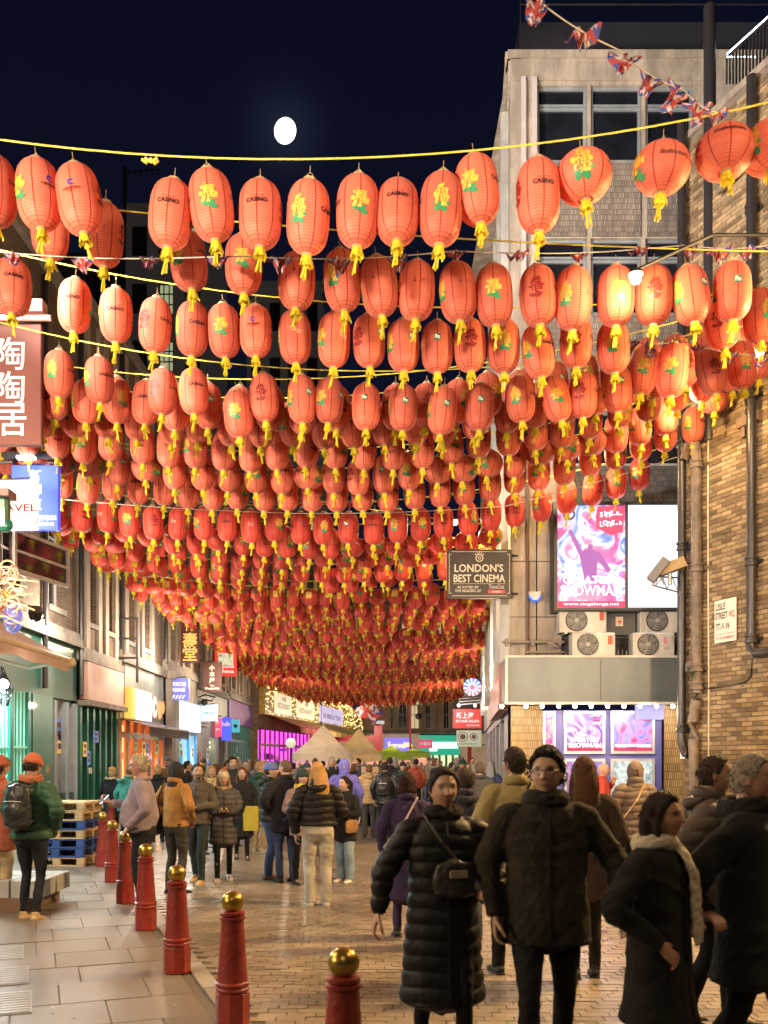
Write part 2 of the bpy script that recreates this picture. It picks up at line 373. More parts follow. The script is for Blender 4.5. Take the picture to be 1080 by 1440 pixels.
# pavement to the left: base sheet, slabs laid along the kerb, granite kerb stones
PZ = .045
M_PAVEFAR = brickmat('pavement_far', (.27, .24, .21), (.22, .195, .17), (.10, .09, .075), .9, .6, .012, rough=.5, var=.3)
g = MB()
for a, b in zip(ys, ys[1:]):
    g.add([(-9, a, PZ-.012), (kerb_x(a)-.1, a, PZ-.012), (kerb_x(b)-.1, b, PZ-.012), (-9, b, PZ-.012)], [(0, 1, 2, 3)], 0 if a < 15 else 1,
          [(-9, a), (kerb_x(a), a), (kerb_x(b), b), (-9, b)])
    g.add([(kerb_x(a)-.1, a, -.05), (kerb_x(b)-.1, b, -.05), (kerb_x(b)-.1, b, PZ-.012), (kerb_x(a)-.1, a, PZ-.012)], [(0, 1, 2, 3)], 0)
pavement = structure(g.build('pavement', [M_JOINT, M_PAVEFAR]))
smesh = []
def slab_mesh(w, d, nm, z=.014):
    k = MB(); k.bbox(-w/2+.0025, w/2-.0025, -d/2+.0025, d/2-.0025, -z, 0, .0035)
    o = k.build(nm, M_KERB if nm == 'kerb_stone' else M_SLAB); me = o.data; bpy.data.objects.remove(o); return me
SW = [.62, .62, .45, .75]; smesh = {w: slab_mesh(w, .60, 'paving_slab') for w in set(SW+[.3])}
kd = Vector((-5.89, 15.5)).normalized(); kn = Vector((-kd.y, kd.x)); ang = math.atan2(kn.y, kn.x)
nsl = 0
for r in range(-2, 28):
    along = 4.6+r*.60; v = .22; first = bool(r % 2)
    while v < 7.2:
        w = .3 if first else random.choice(SW); first = False
        c = Vector((1.41, 0))+kd*along+kn*(v+w/2)
        if c.y < 16.2 and c.x > -7.6 and c.x/c.y > -.5 and c.y > 5.0:
            o = link('paving_slab', smesh[w], pavement); o.location = (c.x, c.y, PZ+random.gauss(0, .0022)); o.rotation_euler = (random.gauss(0, .0025), random.gauss(0, .0025), ang+PI+random.gauss(0, .002)); nsl += 1
        v += w
    if r % 2 == 0 or True:
        pass
km = slab_mesh(.14, .88, 'kerb_stone', .09)
for (xa, ya), (xb, yb) in zip(KERB[1:3]+[KERB[3]], KERB[2:4]+[KERB[4]]):
    d = Vector((xb-xa, yb-ya)); ln = d.length; d.normalize(); n = int(ln/.9)
    for i in range(n):
        c = Vector((xa, ya))+d*(i+.5)*ln/n
        if 4.8 < c.y < 30:
            o = link('kerb_stone', km, pavement); o.location = (c.x-.07, c.y, PZ+.004); o.rotation_euler.z = math.atan2(d.y, d.x)-PI/2; o.scale.y = ln/n/.9
# ribbed paving plates by the shop, window light put into their pale colour
M_RIB = mat('window_lit_rib', (.36, .38, .42), .3, bump=.1); 
pk = [(-3.72, 8.0), (-3.30, 8.1), (-3.35, 7.15), (-2.93, 7.25), (-3.0, 6.35), (-2.6, 6.45)]
for i, (x, y) in enumerate(pk):
    k = MB(); 
    for j in range(9): k.box(-.12, .12, -.30+j*.067, -.255+j*.067, 0, .008)
    k.box(-.135, .135, -.32, .31, -.006, .001)
    o = k.build('window_lit_plate', M_RIB, pavement); o.location = (x, y, PZ+.005); o.rotation_euler.z = math.atan2(kd.y, kd.x)-PI/2

# ------------------------------------------------------------------ walls with openings
def open_wall(mb, u0, u1, z0, z1, ops, v=0.0, depth=.25, mi=0, rmi=None):
    us = sorted({u0, u1, *[max(u0, min(u1, o[0])) for o in ops], *[max(u0, min(u1, o[1])) for o in ops]})
    zs = sorted({z0, z1, *[max(z0, min(z1, o[2])) for o in ops], *[max(z0, min(z1, o[3])) for o in ops]})
    for a, b in zip(us, us[1:]):
        for c, d in zip(zs, zs[1:]):
            m_, n_ = (a+b)/2, (c+d)/2
            if any(o[0] < m_ < o[1] and o[2] < n_ < o[3] for o in ops): continue
            mb.add([(a, v, c), (b, v, c), (b, v, d), (a, v, d)], [(0, 1, 2, 3)], mi)
    rm = mi if rmi is None else rmi
    for a, b, c, d in ops:
        w = v-depth
        mb.add([(a, v, c), (a, w, c), (a, w, d), (a, v, d)], [(0, 1, 2, 3)], rm); mb.add([(b, v, c), (b, w, c), (b, w, d), (b, v, d)], [(3, 2, 1, 0)], rm)
        mb.add([(a, v, c), (b, v, c), (b, w, c), (a, w, c)], [(0, 1, 2, 3)], rm); mb.add([(a, v, d), (b, v, d), (b, w, d), (a, w, d)], [(3, 2, 1, 0)], rm)

M_GLASSD = mat('dark_glass', (.012, .014, .02), .08, var=.3, spec=.8)
M_FRAMEP = mat('pale_paint', (.52, .50, .46), .5, dirt=.3)
M_FRAMEB = mat('blue_grey_paint', (.30, .34, .38), .45, dirt=.25)
M_STEEL = mat('galvanised', (.42, .42, .42), .4, metal=.7, dirt=.3)
M_BLACK = mat('black_paint', (.02, .02, .022), .45, bump=.05)
M_DARKM = mat('dark_metal', (.05, .05, .055), .45, metal=.3)

def sash_window(fr, u0, u1, z0, z1, v, parent, fm, bars=(1, 2), t=.05, glass=None):
    f = MB(fr); f.box(u0, u0+t, v, v+.06, z0, z1); f.box(u1-t, u1, v, v+.06, z0, z1)
    f.box(u0+t, u1-t, v, v+.06, z0, z0+t); f.box(u0+t, u1-t, v, v+.06, z1-t, z1)
    nu, nz = bars
    for i in range(1, nu): x = u0+(u1-u0)*i/nu; f.box(x-t*.35, x+t*.35, v+.002, v+.045, z0+t, z1-t)
    for i in range(1, nz): z = z0+(z1-z0)*i/nz; f.box(u0+t, u1-t, v+.004, v+.05, z-t*.4, z+t*.4)
    w = f.build('window', fm, parent)
    p = MB(fr); p.box(u0+t*.5, u1-t*.5, v+.012, v+.02, z0+t*.5, z1-t*.5)
    o = p.build('pane', glass or M_GLASSD); o.location = Vector((0, 0, 0))
    # pane geometry is in world space minus nothing: hang it under the window part
    o.location = -world_loc(w); o.parent = w
    return w
# ------------------------------------------------------------------ the cinema on the corner
S18 = 18/FPX
cu = lambda px: (px-718)*S18
cz = lambda py: CAMZ+(HZ-py)*S18
CF = Frame((2.46, 18, 0), (1, 0, 0))
M_CREAM = mat('stained_render', (.52, .45, .37), .8, var=.12, vs=1.5, bump=.25, bs=25, dirt=.45)
M_CREAM2 = mat('stone_panel', (.36, .30, .24), .75, var=.16, vs=2.2, bump=.35, bs=18, dirt=.5)
M_SPAN = brickmat('mosaic_cladding', (.50, .42, .35), (.27, .22, .19), (.15, .13, .11), .035, .11, .006, var=.35)
M_SPAN2 = brickmat('dark_mosaic', (.17, .16, .16), (.09, .085, .09), (.05, .05, .05), .035, .11, .006, var=.5)
M_GOLD = brickmat('gold_tile', (.46, .32, .14), (.30, .19, .08), (.10, .07, .03), .04, .15, .006, var=.45, rough=.4)
cine = thing('cinema', 'pale corner cinema with bulb-lit canopy, poster wall and large lit screen', 'building', (2.46, 18, 0))
ZT = cz(75)
ucol = [(cu(755), cu(826)), (cu(831), cu(903)), (cu(908), cu(976))]
zrow = [(cz(227), cz(120)), (cz(442), cz(335)), (cz(655), cz(550))]
ops = [(a, b, c, d) for a, b in ucol for c, d in zrow]
w = MB(CF)
open_wall(w, 0, cu(750), cz(640), ZT-.55, [], 0, .2, 0)
open_wall(w, cu(750), 6.0, cz(655), ZT-.55, ops, 0, .22, 0)
# storey joints in the cladding
open_wall(w, cu(765), 6.0, 2.9, cz(655), [], 0, .2, 2)
w.add([(6.0, 0, 0), (6.0, -10, 0), (6.0, -10, ZT), (6.0, 0, ZT)], [(0, 1, 2, 3)], 0)
w.add([(0, 0, ZT), (6.0, 0, ZT), (6.0, -10, ZT), (0, -10, ZT)], [(0, 1, 2, 3)], 0)
w.box(-.06, 6.1, -.3, .10, ZT-.14, ZT, 0); w.box(0, 6.0, -.1, .04, ZT-.55, ZT-.142, 0)
w.build('front_wall', [M_CREAM, M_SPAN, M_SPAN2], cine)
for c0, c1 in [(cz(333), cz(229)), (cz(548), cz(444))]:
    for a, b in [(cu(757), cu(824)), (cu(833), cu(901)), (cu(910), cu(974))]:
        s = MB(CF); s.box(a, b, .001, .03, c0, c1); s.build('spandrel_panel', M_SPAN, cine)
for a, b in [(cu(757), cu(963))]:
    s = MB(CF); s.box(a, b, .001, .02, cz(707), cz(657)); s.build('spandrel_panel', M_SPAN2, cine)
for (a, b) in ucol:
    for k, (c, d) in enumerate(zrow):
        t = d-(d-c)*.26
        sash_window(CF, a+.01, b-.01, t+.01, d-.01, -.12, cine, M_FRAMEB, (1, 1), .045)
        sash_window(CF, a+.01, b-.01, c+.01, t-.01, -.12, cine, M_FRAMEB, (1, 1), .055)
# stone panels on the corner pier, each one a slab
zs = [cz(930), cz(868), cz(790), cz(700), cz(640)]
for a, b in [(0, .50), (.515, 1.0)]:
    for c, d in zip(zs, zs[1:]):
        s = MB(CF); s.bbox(a+.004, b-.004, -.02, .045+random.uniform(0, .012), c+.006, d-.006, .008); s.build('stone_panel', M_CREAM2, cine)
for px, r in ((736, .045), (751, .05)):
    s = MB(CF); s.box(cu(px)-r, cu(px)+r, 0, .09, cz(410), cz(112)); s.build('cable_duct', mat('white_duct', (.55, .5, .5), .5), cine)
s = MB(CF); s.cyl((cu(741), .08, cz(925)), (cu(741), .08, cz(560)), .035, n=8); s.cyl((cu(741), .08, cz(925)), (cu(770), .08, cz(925)), .03, n=8)
s.build('waste_pipe', mat('rusty_pipe', (.10, .06, .04), .7, bump=.3), cine)
s = MB(CF); s.cyl((cu(706), .12, cz(904)), (cu(792), .12, cz(904)), .03, n=8); s.cyl((cu(738), .1, cz(918)), (cu(793), .1, cz(918)), .025, n=8)
for px in (712, 748, 786): s.box(cu(px)-.03, cu(px)+.03, .0, .14, cz(909), cz(899))
for i in range(5): s.tube([(cu(765+i*2), .14, cz(900+i)), (cu(772+i*3), .2, cz(912)), (cu(780), .1, cz(906+i*2))], .012, 5)
s.build('service_pipe', mat('pipe_grey', (.20, .17, .14), .6, bump=.2), cine)
# street side of the cinema
CS = Frame((4.33, 40, 0), (-.085, -1, 0))
LS = math.hypot(1.87, 22)
w = MB(CS); sops = []
for i in range(9):
    for c, d in zrow+[(5.0, 6.4)]: sops.append((1.2+i*2.3, 2.7+i*2.3, c, d))
open_wall(w, 0, LS, 2.9, ZT-.55, sops, 0, .25, 0); w.box(-.2, LS+.05, -.2, .1, ZT-.14, ZT); w.box(0, LS, -.1, .04, ZT-.55, ZT-.142)
w.build('side_wall', [M_CREAM], cine)
for a, b, c, d in sops: sash_window(CS, a+.01, b-.01, c+.01, d-.01, -.14, cine, M_FRAMEB, (1, 2), .06)
for i in range(10):
    s = MB(CS); s.box(.35+i*2.3, .62+i*2.3, .001, .16, 3.6, ZT-.6); s.build('fin', M_FRAMEP, cine)
s = MB(CS); gops = [(1.0+i*3, 3.3+i*3, .3, 2.7) for i in range(6)]; open_wall(s, 0, LS-2.0, 0, 2.9, gops, -.05, .3, 0)
s.build('shopfront_wall', mat('grey_paint', (.25, .25, .26), .5, dirt=.3), cine)
for a, b, c, d in gops: sash_window(CS, a, b, c, d, -.3, cine, M_DARKM, (4, 1), .05, glass=glow('dim_window', (.9, .62, .35), .35))
# canopy over the entrance with its row of bulbs
can = MB(CF); zc0, zc1 = cz(985), cz(930); cx0 = cu(705)
zc0, zc1 = 2.80, 3.62
can.box(-.19, 5.2, -.0, .9, zc0, zc1)
canopy = can.build('entrance_canopy', mat('canopy_metal', (.125, .145, .15), .35, metal=.2, var=.05, dirt=.15), cine)
s = MB(CF)
for u in (1.55, 3.2): s.box(u-.006, u+.006, .9, .903, zc0+.03, zc1-.03, 0)
s.box(-.22, 5.2, .86, .93, zc1, zc1+.04, 1); s.box(-.22, 5.2, .86, .93, zc0-.04, zc0, 1); s.box(-.22, -.17, .903, .93, zc0, zc1, 1)
o = s.build('canopy_trim', [M_BLACK, M_FRAMEP]); o.location = -world_loc(canopy); o.parent = canopy
s = MB(CS); s.box(LS-.9, LS+.1, .0, .22, 2.8, 3.6); s.box(LS-6.5, LS-.9, 0, .2, 2.75, 3.5); s.build('side_fascia', mat('red_fascia', (.42, .16, .11), .45, dirt=.3), cine)
M_BULB = glow('bulb_glow', (1, .74, .42), 70)
for i, px in enumerate((706, 740, 763, 786, 809, 832, 855, 878, 901, 924, 947)):
    X = (px-540)/FPX*17.15; u = X-2.46
    s = MB(CF); s.ball((u, .82, 2.725), .036, n=8, m=6); s.build('bulb', M_BULB, cine)
    h = MB(CF); h.cyl((u, .82, 2.755), (u, .82, 2.80), .02, n=8); h.build('bulb_holder', M_BLACK, cine)
for u in (.2, 1.3, 2.4, 3.3): lamp('POINT', CF(u, .95, 2.6), 26, WARM, .03)
# ground floor: tiled piers, purple poster wall
s = MB(CF); open_wall(s, 0, cu(762), 0, 2.78, [], .06, .1, 0); s.add([(cu(762), .06, 0), (cu(762), -.2, 0), (cu(762), -.2, 2.78), (cu(762), .06, 2.78)], [(0, 1, 2, 3)], 0)
s.build('tiled_pier', M_GOLD, cine)
s = MB(CF); open_wall(s, cu(933), 5.3, 0, 2.78, [], .06, .1, 0); s.build('tiled_pier', M_GOLD, cine)
s = MB(CF); s.box(cu(762), cu(933), -.3, -.1, 0, 2.7); s.build('poster_wall', mat('purple_panel', (.10, .10, .30), .45, var=.08, em=(.10, .11, .45), es=.04), cine)
def swirl(name, cols, s=1.4, scale=3.0):
    """printed colour field for a poster: bands of several inks, no picture of anything"""
    if name in _MC: return _MC[name]
    m = bpy.data.materials.new(name); m.use_nodes = True; _MC[name] = m
    n = m.node_tree.nodes; l = m.node_tree.links.new; b = n['Principled BSDF']
    tc = n.new('ShaderNodeTexCoord'); no = n.new('ShaderNodeTexNoise'); no.inputs['Scale'].default_value = scale; no.inputs['Detail'].default_value = 3
    no.inputs['Distortion'].default_value = 2.0; l(tc.outputs['Object'], no.inputs['Vector'])
    r = n.new('ShaderNodeValToRGB'); k = len(cols)
    while len(r.color_ramp.elements) < k: r.color_ramp.elements.new(.5)
    for i, c in enumerate(cols): r.color_ramp.elements[i].position = .3+.4*i/(k-1); r.color_ramp.elements[i].color = (*c, 1)
    l(no.outputs['Fac'], r.inputs[0]); l(r.outputs[0], b.inputs['Base Color']); l(r.outputs[0], b.inputs['Emission Color'])
    b.inputs['Emission Strength'].default_value = s; b.inputs['Roughness'].default_value = .25
    return m
M_WHITE_L = glow('lit_white', (.92, .93, 1.0), 1.6)
M_WTEXT = mat('white_lettering', (.85, .83, .8), .5, var=.02, em=(.9, .88, .85), es=.25)
M_WPRINT = mat('white_print', (.75, .73, .7), .5, var=.02)
M_ALU = mat('aluminium', (.55, .56, .58), .35, metal=.6)
M_REDP = glow('lit_red', (.85, .06, .08), .9)
posters = [((764, 782), (1000, 1060), ((.02, .02, .06), (.3, .04, .3), (.1, .3, .1)), None),
           ((794, 852), (1000, 1060), ((.10, .05, .28), (.34, .28, .5), (.05, .04, .22), (.22, .05, .24)), 'show'),
           ((860, 922), (1000, 1060), ((.04, .04, .22), (.20, .20, .52), (.5, .05, .14)), 'rocky'),
           ((794, 852), (1067, 1127), ((.3, .05, .16), (.12, .12, .4), (.34, .2, .34)), None),
           ((860, 922), (1067, 1127), ((.05, .08, .16), (.35, .5, .6), (.1, .14, .2)), 'room')]
for (a, b), (c, d), cols, kind in posters:
    ua, ub, za, zb = cu(a), cu(b), cz(d), cz(c)
    f = MB(CF); f.box(ua, ub, -.098, -.03, za, zb); fo = f.build('poster_frame', M_ALU, cine)
    p = MB(CF); p.box(ua+.05, ub-.05, -.03, -.026, za+.05, zb-.05)
    po = p.build('poster', swirl('poster_%s' % (a*1000+c), cols, .22, 2.6)); po.location = -world_loc(fo); po.parent = fo
    t = MB(CF); uc = (ua+ub)/2; wd = ub-ua
    if kind == 'show':
        put_text(t, 'THE', (uc-.15, -.022, za+.33), h=.04, bold=.01, mi=0); put_text(t, 'GREATEST', (uc, -.022, za+.27), w=wd*.72, h=.075, bold=.012)
        put_text(t, 'SHOWMAN', (uc, -.022, za+.17), w=wd*.78, h=.09, bold=.012)
    if kind == 'rocky': put_text(t, 'THE ROCKY HORROR PICTURE SHOW', (uc, -.022, za+.16), w=wd*.82, h=.05, bold=.02)
    if kind == 'room': put_text(t, 'THE', (uc+.18, -.022, zb-.16), h=.04, bold=.01); put_text(t, 'ROOM', (uc+.14, -.022, zb-.25), w=.34, h=.085, bold=.01)
    if kind in ('show', 'rocky'): rect(t, (uc, -.023, za+.085), wd-.12, .05, mi=1); put_text(t, 'Sing-a-', (ub-.17, -.02, zb-.12), w=.14, h=.05, bold=.02, mi=1); put_text(t, 'Long-a', (ub-.17, -.02, zb-.18), w=.14, h=.05, bold=.02, mi=1)
    if t.v: o = t.build('lettering', [M_WTEXT, M_REDP]); o.location = -world_loc(fo); o.parent = fo
lamp('AREA', CF(1.8, .5, 2.6), 9, (.65, .65, 1.0), 2.0, aim=CF(1.8, -.1, 1.4), sy=.2)
s = MB(CF); s.box(cu(893), cu(935), .0, .04, cz(1012), cz(986)); nb = s.build('name_board', mat('blue_board', (.12, .14, .4), .4, em=(.2, .22, .6), es=.4), cine)
# dark set-back top storey with a railing
top = MB(); top.box(3.0, 9, 20.5, 27, ZT-.3, ZT+2.6); top.build('attic_storey', mat('dark_cladding', (.03, .032, .045), .6, bump=.1), cine)
TF = Frame((3.0, 20.5, 0), (1, 0, 0))
for i, u in enumerate((2.55, 3.25)): sash_window(TF, u, u+.62, ZT+.15, ZT+1.7, .01, cine, M_BLACK, (4, 6), .04, glass=glow('attic_window', (.55, .42, .3), .10))
s = MB(CF); s.cyl((.2, .0, ZT+.0), (.2, .0, ZT+1.2), .012); s.cyl((.2, 0, ZT+.95), (6, 0, ZT+.95), .016); s.build('roof_rail', M_BLACK, cine)

def sign_thing(name, label, loc, rz=0.0, group=None): return thing(name, label, 'sign', loc, group, rz)
# lit double screen: poster on one half, blank white on the other
scr = thing('billboard', 'large lit double screen, film poster on one half and blank white on the other', 'billboard', CF(cu(873), 0, cz(782)))
a, b, z0, z1 = .77, 3.30, 4.57, 6.62
s = MB(CF); s.box(a-.01, b, .02, .42, z0-.02, z1+.02); s.build('cabinet', M_BLACK, scr)
s = MB(CF); s.box(a+.0, a+.06, .42, .46, z0, z1); s.box(b-.05, b, .42, .46, z0, z1); s.box(a+.06, b-.05, .42, .46, z1-.05, z1); s.box(a+.06, b-.05, .42, .46, z0, z0+.05)
um = (cu(783)+cu(966))/2-.02; s.box(um-.025, um+.025, .42, .455, z0+.05, z1-.05); s.build('frame', M_DARKM, scr)
p0, p1 = a+.06, um-.025
s = MB(CF); s.box(p0, p1, .42, .432, z0+.05, z1-.05); s.build('poster_panel', swirl('billboard_print', ((.03, .05, .30), (.10, .22, .62), (.50, .48, .62), (.55, .10, .35), (.30, .03, .20), (.06, .04, .30)), .85, 1.6), scr)
s = MB(CF); s.box(um+.025, b-.05, .42, .432, z0+.05, z1-.05); s.build('white_panel', glow('screen_white', (.93, .96, 1.0), 1.0), scr)
t = MB(CF); pc = (p0+p1)/2; pw = p1-p0
put_text(t, 'GREATEST', (pc-.02, .436, z0+.58), w=pw*.80, h=.15, bold=.012); put_text(t, 'SHOWMAN', (pc, .436, z0+.38), w=pw*.90, h=.2, bold=.014)
rect(t, (pc, .436, z0+.115), pw, .12, mi=1); put_text(t, 'www.singalonga.net', (pc, .44, z0+.115), w=pw*.82, h=.075, bold=.012)
t.flat([(-.28, -.16), (.0, -.30), (.22, -.22), (.26, .26), (-.26, .26), (-.30, .05)], [(0, 1, 2, 3, 4, 5)], (p1-.26, .434, z1-.33), (1, 0, 0), (0, 0, 1), mi=1)
for i, ch in enumerate('Sing-a-'): put_text(t, ch, (p1-.45+i*.062, .44, z1-.22+(.012 if i % 2 else -.012)), h=.10 if ch not in '-a' else (.07 if ch == 'a' else .02), bold=.02)
for i, ch in enumerate('Long-a'): put_text(t, ch, (p1-.45+i*.072, .44, z1-.40+(.012 if i % 2 else -.012)), h=.10 if ch not in '-a' else (.07 if ch == 'a' else .02), bold=.02)
# a plain dancer's outline, arm raised with a ring
t.flat([(-.10, -.5), (.12, -.5), (.14, -.1), (.34, -.34), (.40, -.28), (.18, .06), (.05, .12), (.06, .2), (-.03, .22), (-.05, .12), (-.14, .08), (-.36, .50), (-.42, .46), (-.20, -.02)],
       [tuple(range(14))], (pc-.02, .4335, z0+1.05), (1, 0, 0), (0, 0, 1), mi=2)
disc(t, (pc-.42, .4345, z1-.22), .12, mi=3, r0=.08, n=24)
t.build('lettering', [glow('poster_white', (1, .97, 1), 1.5), glow('poster_red', (.95, .10, .16), 1.1), glow('poster_pink', (.62, .22, .55), .8), glow('poster_navy', (.1, .12, .35), .8)], scr)
lamp('AREA', CF((a+b)/2+.4, .55, (z0+z1)/2), 90, (.8, .88, 1.0), 1.6, aim=CF((a+b)/2+.4, 3, (z0+z1)/2-1), sy=1.6)

# air-conditioning units
def ac_unit(ua, ub, za, zb, v0, v1, label, logo=False, fan_left=True):
    c = thing('air_conditioner', label, 'air conditioner', CF((ua+ub)/2, v0, za), 'air conditioners on brackets above the canopy')
    s = MB(CF); s.bbox(ua, ub, v0, v1, za, zb, .015); s.build('casing', mat('ac_casing', (.50, .47, .42), .45, dirt=.35), c)
    r = min(.235, (zb-za)*.44); uc = ua+(ub-ua)*.36; zc = (za+zb)/2
    s = MB(CF); disc(s, (uc, v1+.002, zc), r+.012, n=28); s.build('fan_opening', M_BLACK, c)
    s = MB(CF)
    for k in range(5):
        t = k*2*PI/5+.3; s.add([(uc+.04*math.cos(t), v1+.004, zc+.04*math.sin(t)), (uc+r*.9*math.cos(t), v1+.004, zc+r*.9*math.sin(t)),
                              (uc+r*.9*math.cos(t+.8), v1+.012, zc+r*.9*math.sin(t+.8)), (uc+.04*math.cos(t+1.0), v1+.012, zc+.04*math.sin(t+1.0))], [(0, 1, 2, 3)])
    s.build('fan_blade', mat('fan_grey', (.12, .12, .12), .4), c)
    s = MB(CF)
    for k in range(1, 7):
        rr = r*k/6.5; pts = [(uc+rr*math.cos(2*PI*j/20), v1+.022, zc+rr*math.sin(2*PI*j/20)) for j in range(21)]; s.tube(pts, .004, 4)
    for k in range(10): t = 2*PI*k/10; s.tube([(uc+.03*math.cos(t), v1+.026, zc+.03*math.sin(t)), (uc+r*math.cos(t), v1+.022, zc+r*math.sin(t))], .0035, 4)
    s.cyl((uc, v1+.01, zc), (uc, v1+.03, zc), .04, n=12); s.build('fan_grille', mat('grille_grey', (.34, .33, .3), .5), c)
    s = MB(CF); s.box(ub-.14, ub-.06, v1, v1+.02, zc+.0, zc+.16); s.build('isolator_switch', mat('switch_red' if not logo else 'switch_grey', (.35, .08, .05) if not logo else (.4, .38, .36), .5), c)
    s = MB(CF)
    for u in (ua+.12, ub-.12): s.box(u-.02, u+.02, -.02, v1, za-.03, za); 
    s.build('bracket', M_STEEL, c)
    if logo:
        s = MB(CF); disc(s, (ub-.15, v1+.004, zb-.15), .06, mi=0); put_text(s, 'LG', (ub-.15, v1+.004, zb-.28), h=.065, bold=.02, mi=1)
        disc(s, (ub-.15, v1+.006, zb-.15), .04, mi=2, r0=.032, n=20); s.box(ub-.165, ub-.157, v1+.004, v1+.007, zb-.165, zb-.13, 2)
        s.build('logo', [mat('logo_red', (.45, .02, .12), .5), mat('logo_grey', (.2, .2, .2), .5), M_WPRINT], c)
    return c
ac_unit(cu(782), cu(847), cz(893), cz(860), .05, .38, 'air conditioner just under the poster half of the screen')
ac_unit(cu(893), cu(958), cz(893), cz(860), .05, .38, 'air conditioner just under the blank half of the screen')
ac_unit(cu(794), cu(852), cz(929), cz(897), .42, .76, 'air conditioner standing on the canopy with a red isolator switch')
ac_unit(cu(876), cu(932), cz(929), cz(897), .42, .76, 'air conditioner standing on the canopy with a round red badge', True)
cb = thing('control_box', 'small open box with red button between the two upper air conditioners', 'electrical box', CF(cu(868), 0, cz(885)))
s = MB(CF); s.box(cu(850), cu(890), 0, .2, cz(895), cz(861)); s.build('box_body', M_DARKM, cb)
s = MB(CF); s.box(cu(862), cu(872), .2, .24, cz(883), cz(870)); s.build('switch', mat('beige_switch', (.5, .42, .3), .5), cb)
s = MB(CF); s.cyl((cu(867), .24, cz(877)), (cu(867), .27, cz(877)), .03); s.build('button', mat('red_button', (.6, .03, .03), .4), cb)
sp = MB(CF)
for i in range(46): u = cu(787)+i*.055; sp.cyl((u, .6+.1*(i % 3), 3.66), (u+random.uniform(-.02, .02), .6+.1*(i % 3), 3.66+random.uniform(.09, .17)), .004, .001, 4)
stuff(tag(sp.build('bird_spikes', M_STEEL), 'thin steel bird spikes along the top edge of the canopy', 'bird spikes')); 

# projecting sign of the cinema
ls = sign_thing('cinema_sign', "dark sign reading LONDON'S BEST CINEMA on the cinema corner", (1.85, 17.9, 4.85))
x0, x1, z0, z1 = 1.215, 2.465, 4.85, 5.79
s = MB(); s.bbox(x0, x1, 17.84, 17.96, z0, z1, .01); s.build('board', mat('sign_brown', (.035, .030, .026), .4, var=.06), ls)
s = MB(); cxm = (x0+x1)/2; yb = 17.833
def border(s, x0, x1, z0, z1, y, t=.008, mi=0):
    c = .05
    for a, b, c_, d in ((x0+c, x1-c, z1-t, z1), (x0+c, x1-c, z0, z0+t), (x0, x0+t, z0+c, z1-c), (x1-t, x1, z0+c, z1-c),
                        (x0+t, x0+c, z1-c-t, z1-c), (x1-c, x1-t, z1-c-t, z1-c), (x0+t, x0+c, z0+c, z0+c+t), (x1-c, x1-t, z0+c, z0+c+t)):
        s.box(a, b, y, y+.004, c_, d, mi)
border(s, x0+.04, x1-.04, z0+.04, z1-.04, yb)
put_text(s, "LONDON'S", (cxm-.01, yb, z1-.36), w=.94, h=.155, bold=.012); put_text(s, 'BEST CINEMA', (cxm, yb, z1-.56), w=.99, h=.15, bold=.012)
s.box(cxm-.5, cxm+.5, yb, yb+.004, z1-.665, z1-.66); put_text(s, 'AS VOTED BY', (cxm-.22, yb, z1-.73), w=.42, h=.05, bold=.006); put_text(s, 'THE READERS OF', (cxm-.22, yb, z1-.80), w=.5, h=.05, bold=.006)
disc(s, (cxm, yb, z1-.165), .075, r0=.06, n=24); disc(s, (cxm, yb, z1-.165), .03, r0=.02, n=16)
for k in range(5): t = PI/2+(k-2)*.42; s.flat([(-.008, 0), (.008, 0), (.0, .05)], [(0, 1, 2)], (cxm+.085*math.cos(t), yb, z1-.165+.085*math.sin(t)), (math.sin(t), 0, -math.cos(t)), (math.cos(t), 0, math.sin(t)))
s.build('lettering', [mat('cream_print', (.62, .55, .42), .5, var=.03)], ls)
s = MB(); put_text(s, 'TimeOut', (cxm+.33, yb, z1-.72), w=.30, h=.085, bold=.02); s.build('lettering', [mat('grey_print', (.4, .38, .36), .5)], ls)
s = MB(); s.box(cxm+.17, cxm+.49, yb, yb+.004, z1-.845, z1-.785); s.build('label_strip', mat('strip_red', (.65, .06, .07), .5), ls)
s = MB(); put_text(s, 'London', (cxm+.33, yb-.002, z1-.815), w=.16, h=.035, bold=.02); s.build('lettering', [M_WPRINT], ls)
s = MB(); s.cyl((x1, 17.9, z1-.1), (2.6, 17.95, z1-.1), .02); s.cyl((x1, 17.9, z0+.1), (2.6, 17.95, z0+.1), .02); s.build('bracket', M_BLACK, ls)
ab = thing('alarm_box', 'small pale alarm box with blue lower edge on the stone pier', 'alarm', CF(cu(751), .06, cz(842)))
s = MB(CF); k = [(-.13, .1), (-.11, -.02), (-.03, -.1), (.03, -.1), (.11, -.02), (.13, .1)]
vs = [(cu(751)+a_, .06, cz(840)+b_) for a_, b_ in k]+[(cu(751)+a_*.9, .13, cz(840)+b_*.9) for a_, b_ in k]
s.add(vs, [tuple(range(5, -1, -1)), tuple(range(6, 12))]+[(i, (i+1) % 6, 6+(i+1) % 6, 6+i) for i in range(6)]); s.build('alarm_casing', M_FRAMEP, ab)
s = MB(CF); s.tube([(cu(751)-.12, .135, cz(840)+.0), (cu(751)-.05, .14, cz(840)-.09), (cu(751)+.05, .14, cz(840)-.09), (cu(751)+.12, .135, cz(840))], .018, 6); s.build('alarm_strip', glow('blue_glow', (.06, .15, 1.0), 1.5), ab)
nt1 = thing('notice_board', 'white notice board with blue panel on the tiled pier by the brick wall', 'notice', CF(cu(963), .07, 2.0))
u = cu(955); s = MB(CF); s.bbox(u, u+.26, .07, .11, 1.75, 2.36); s.build('board', M_WPRINT, nt1)
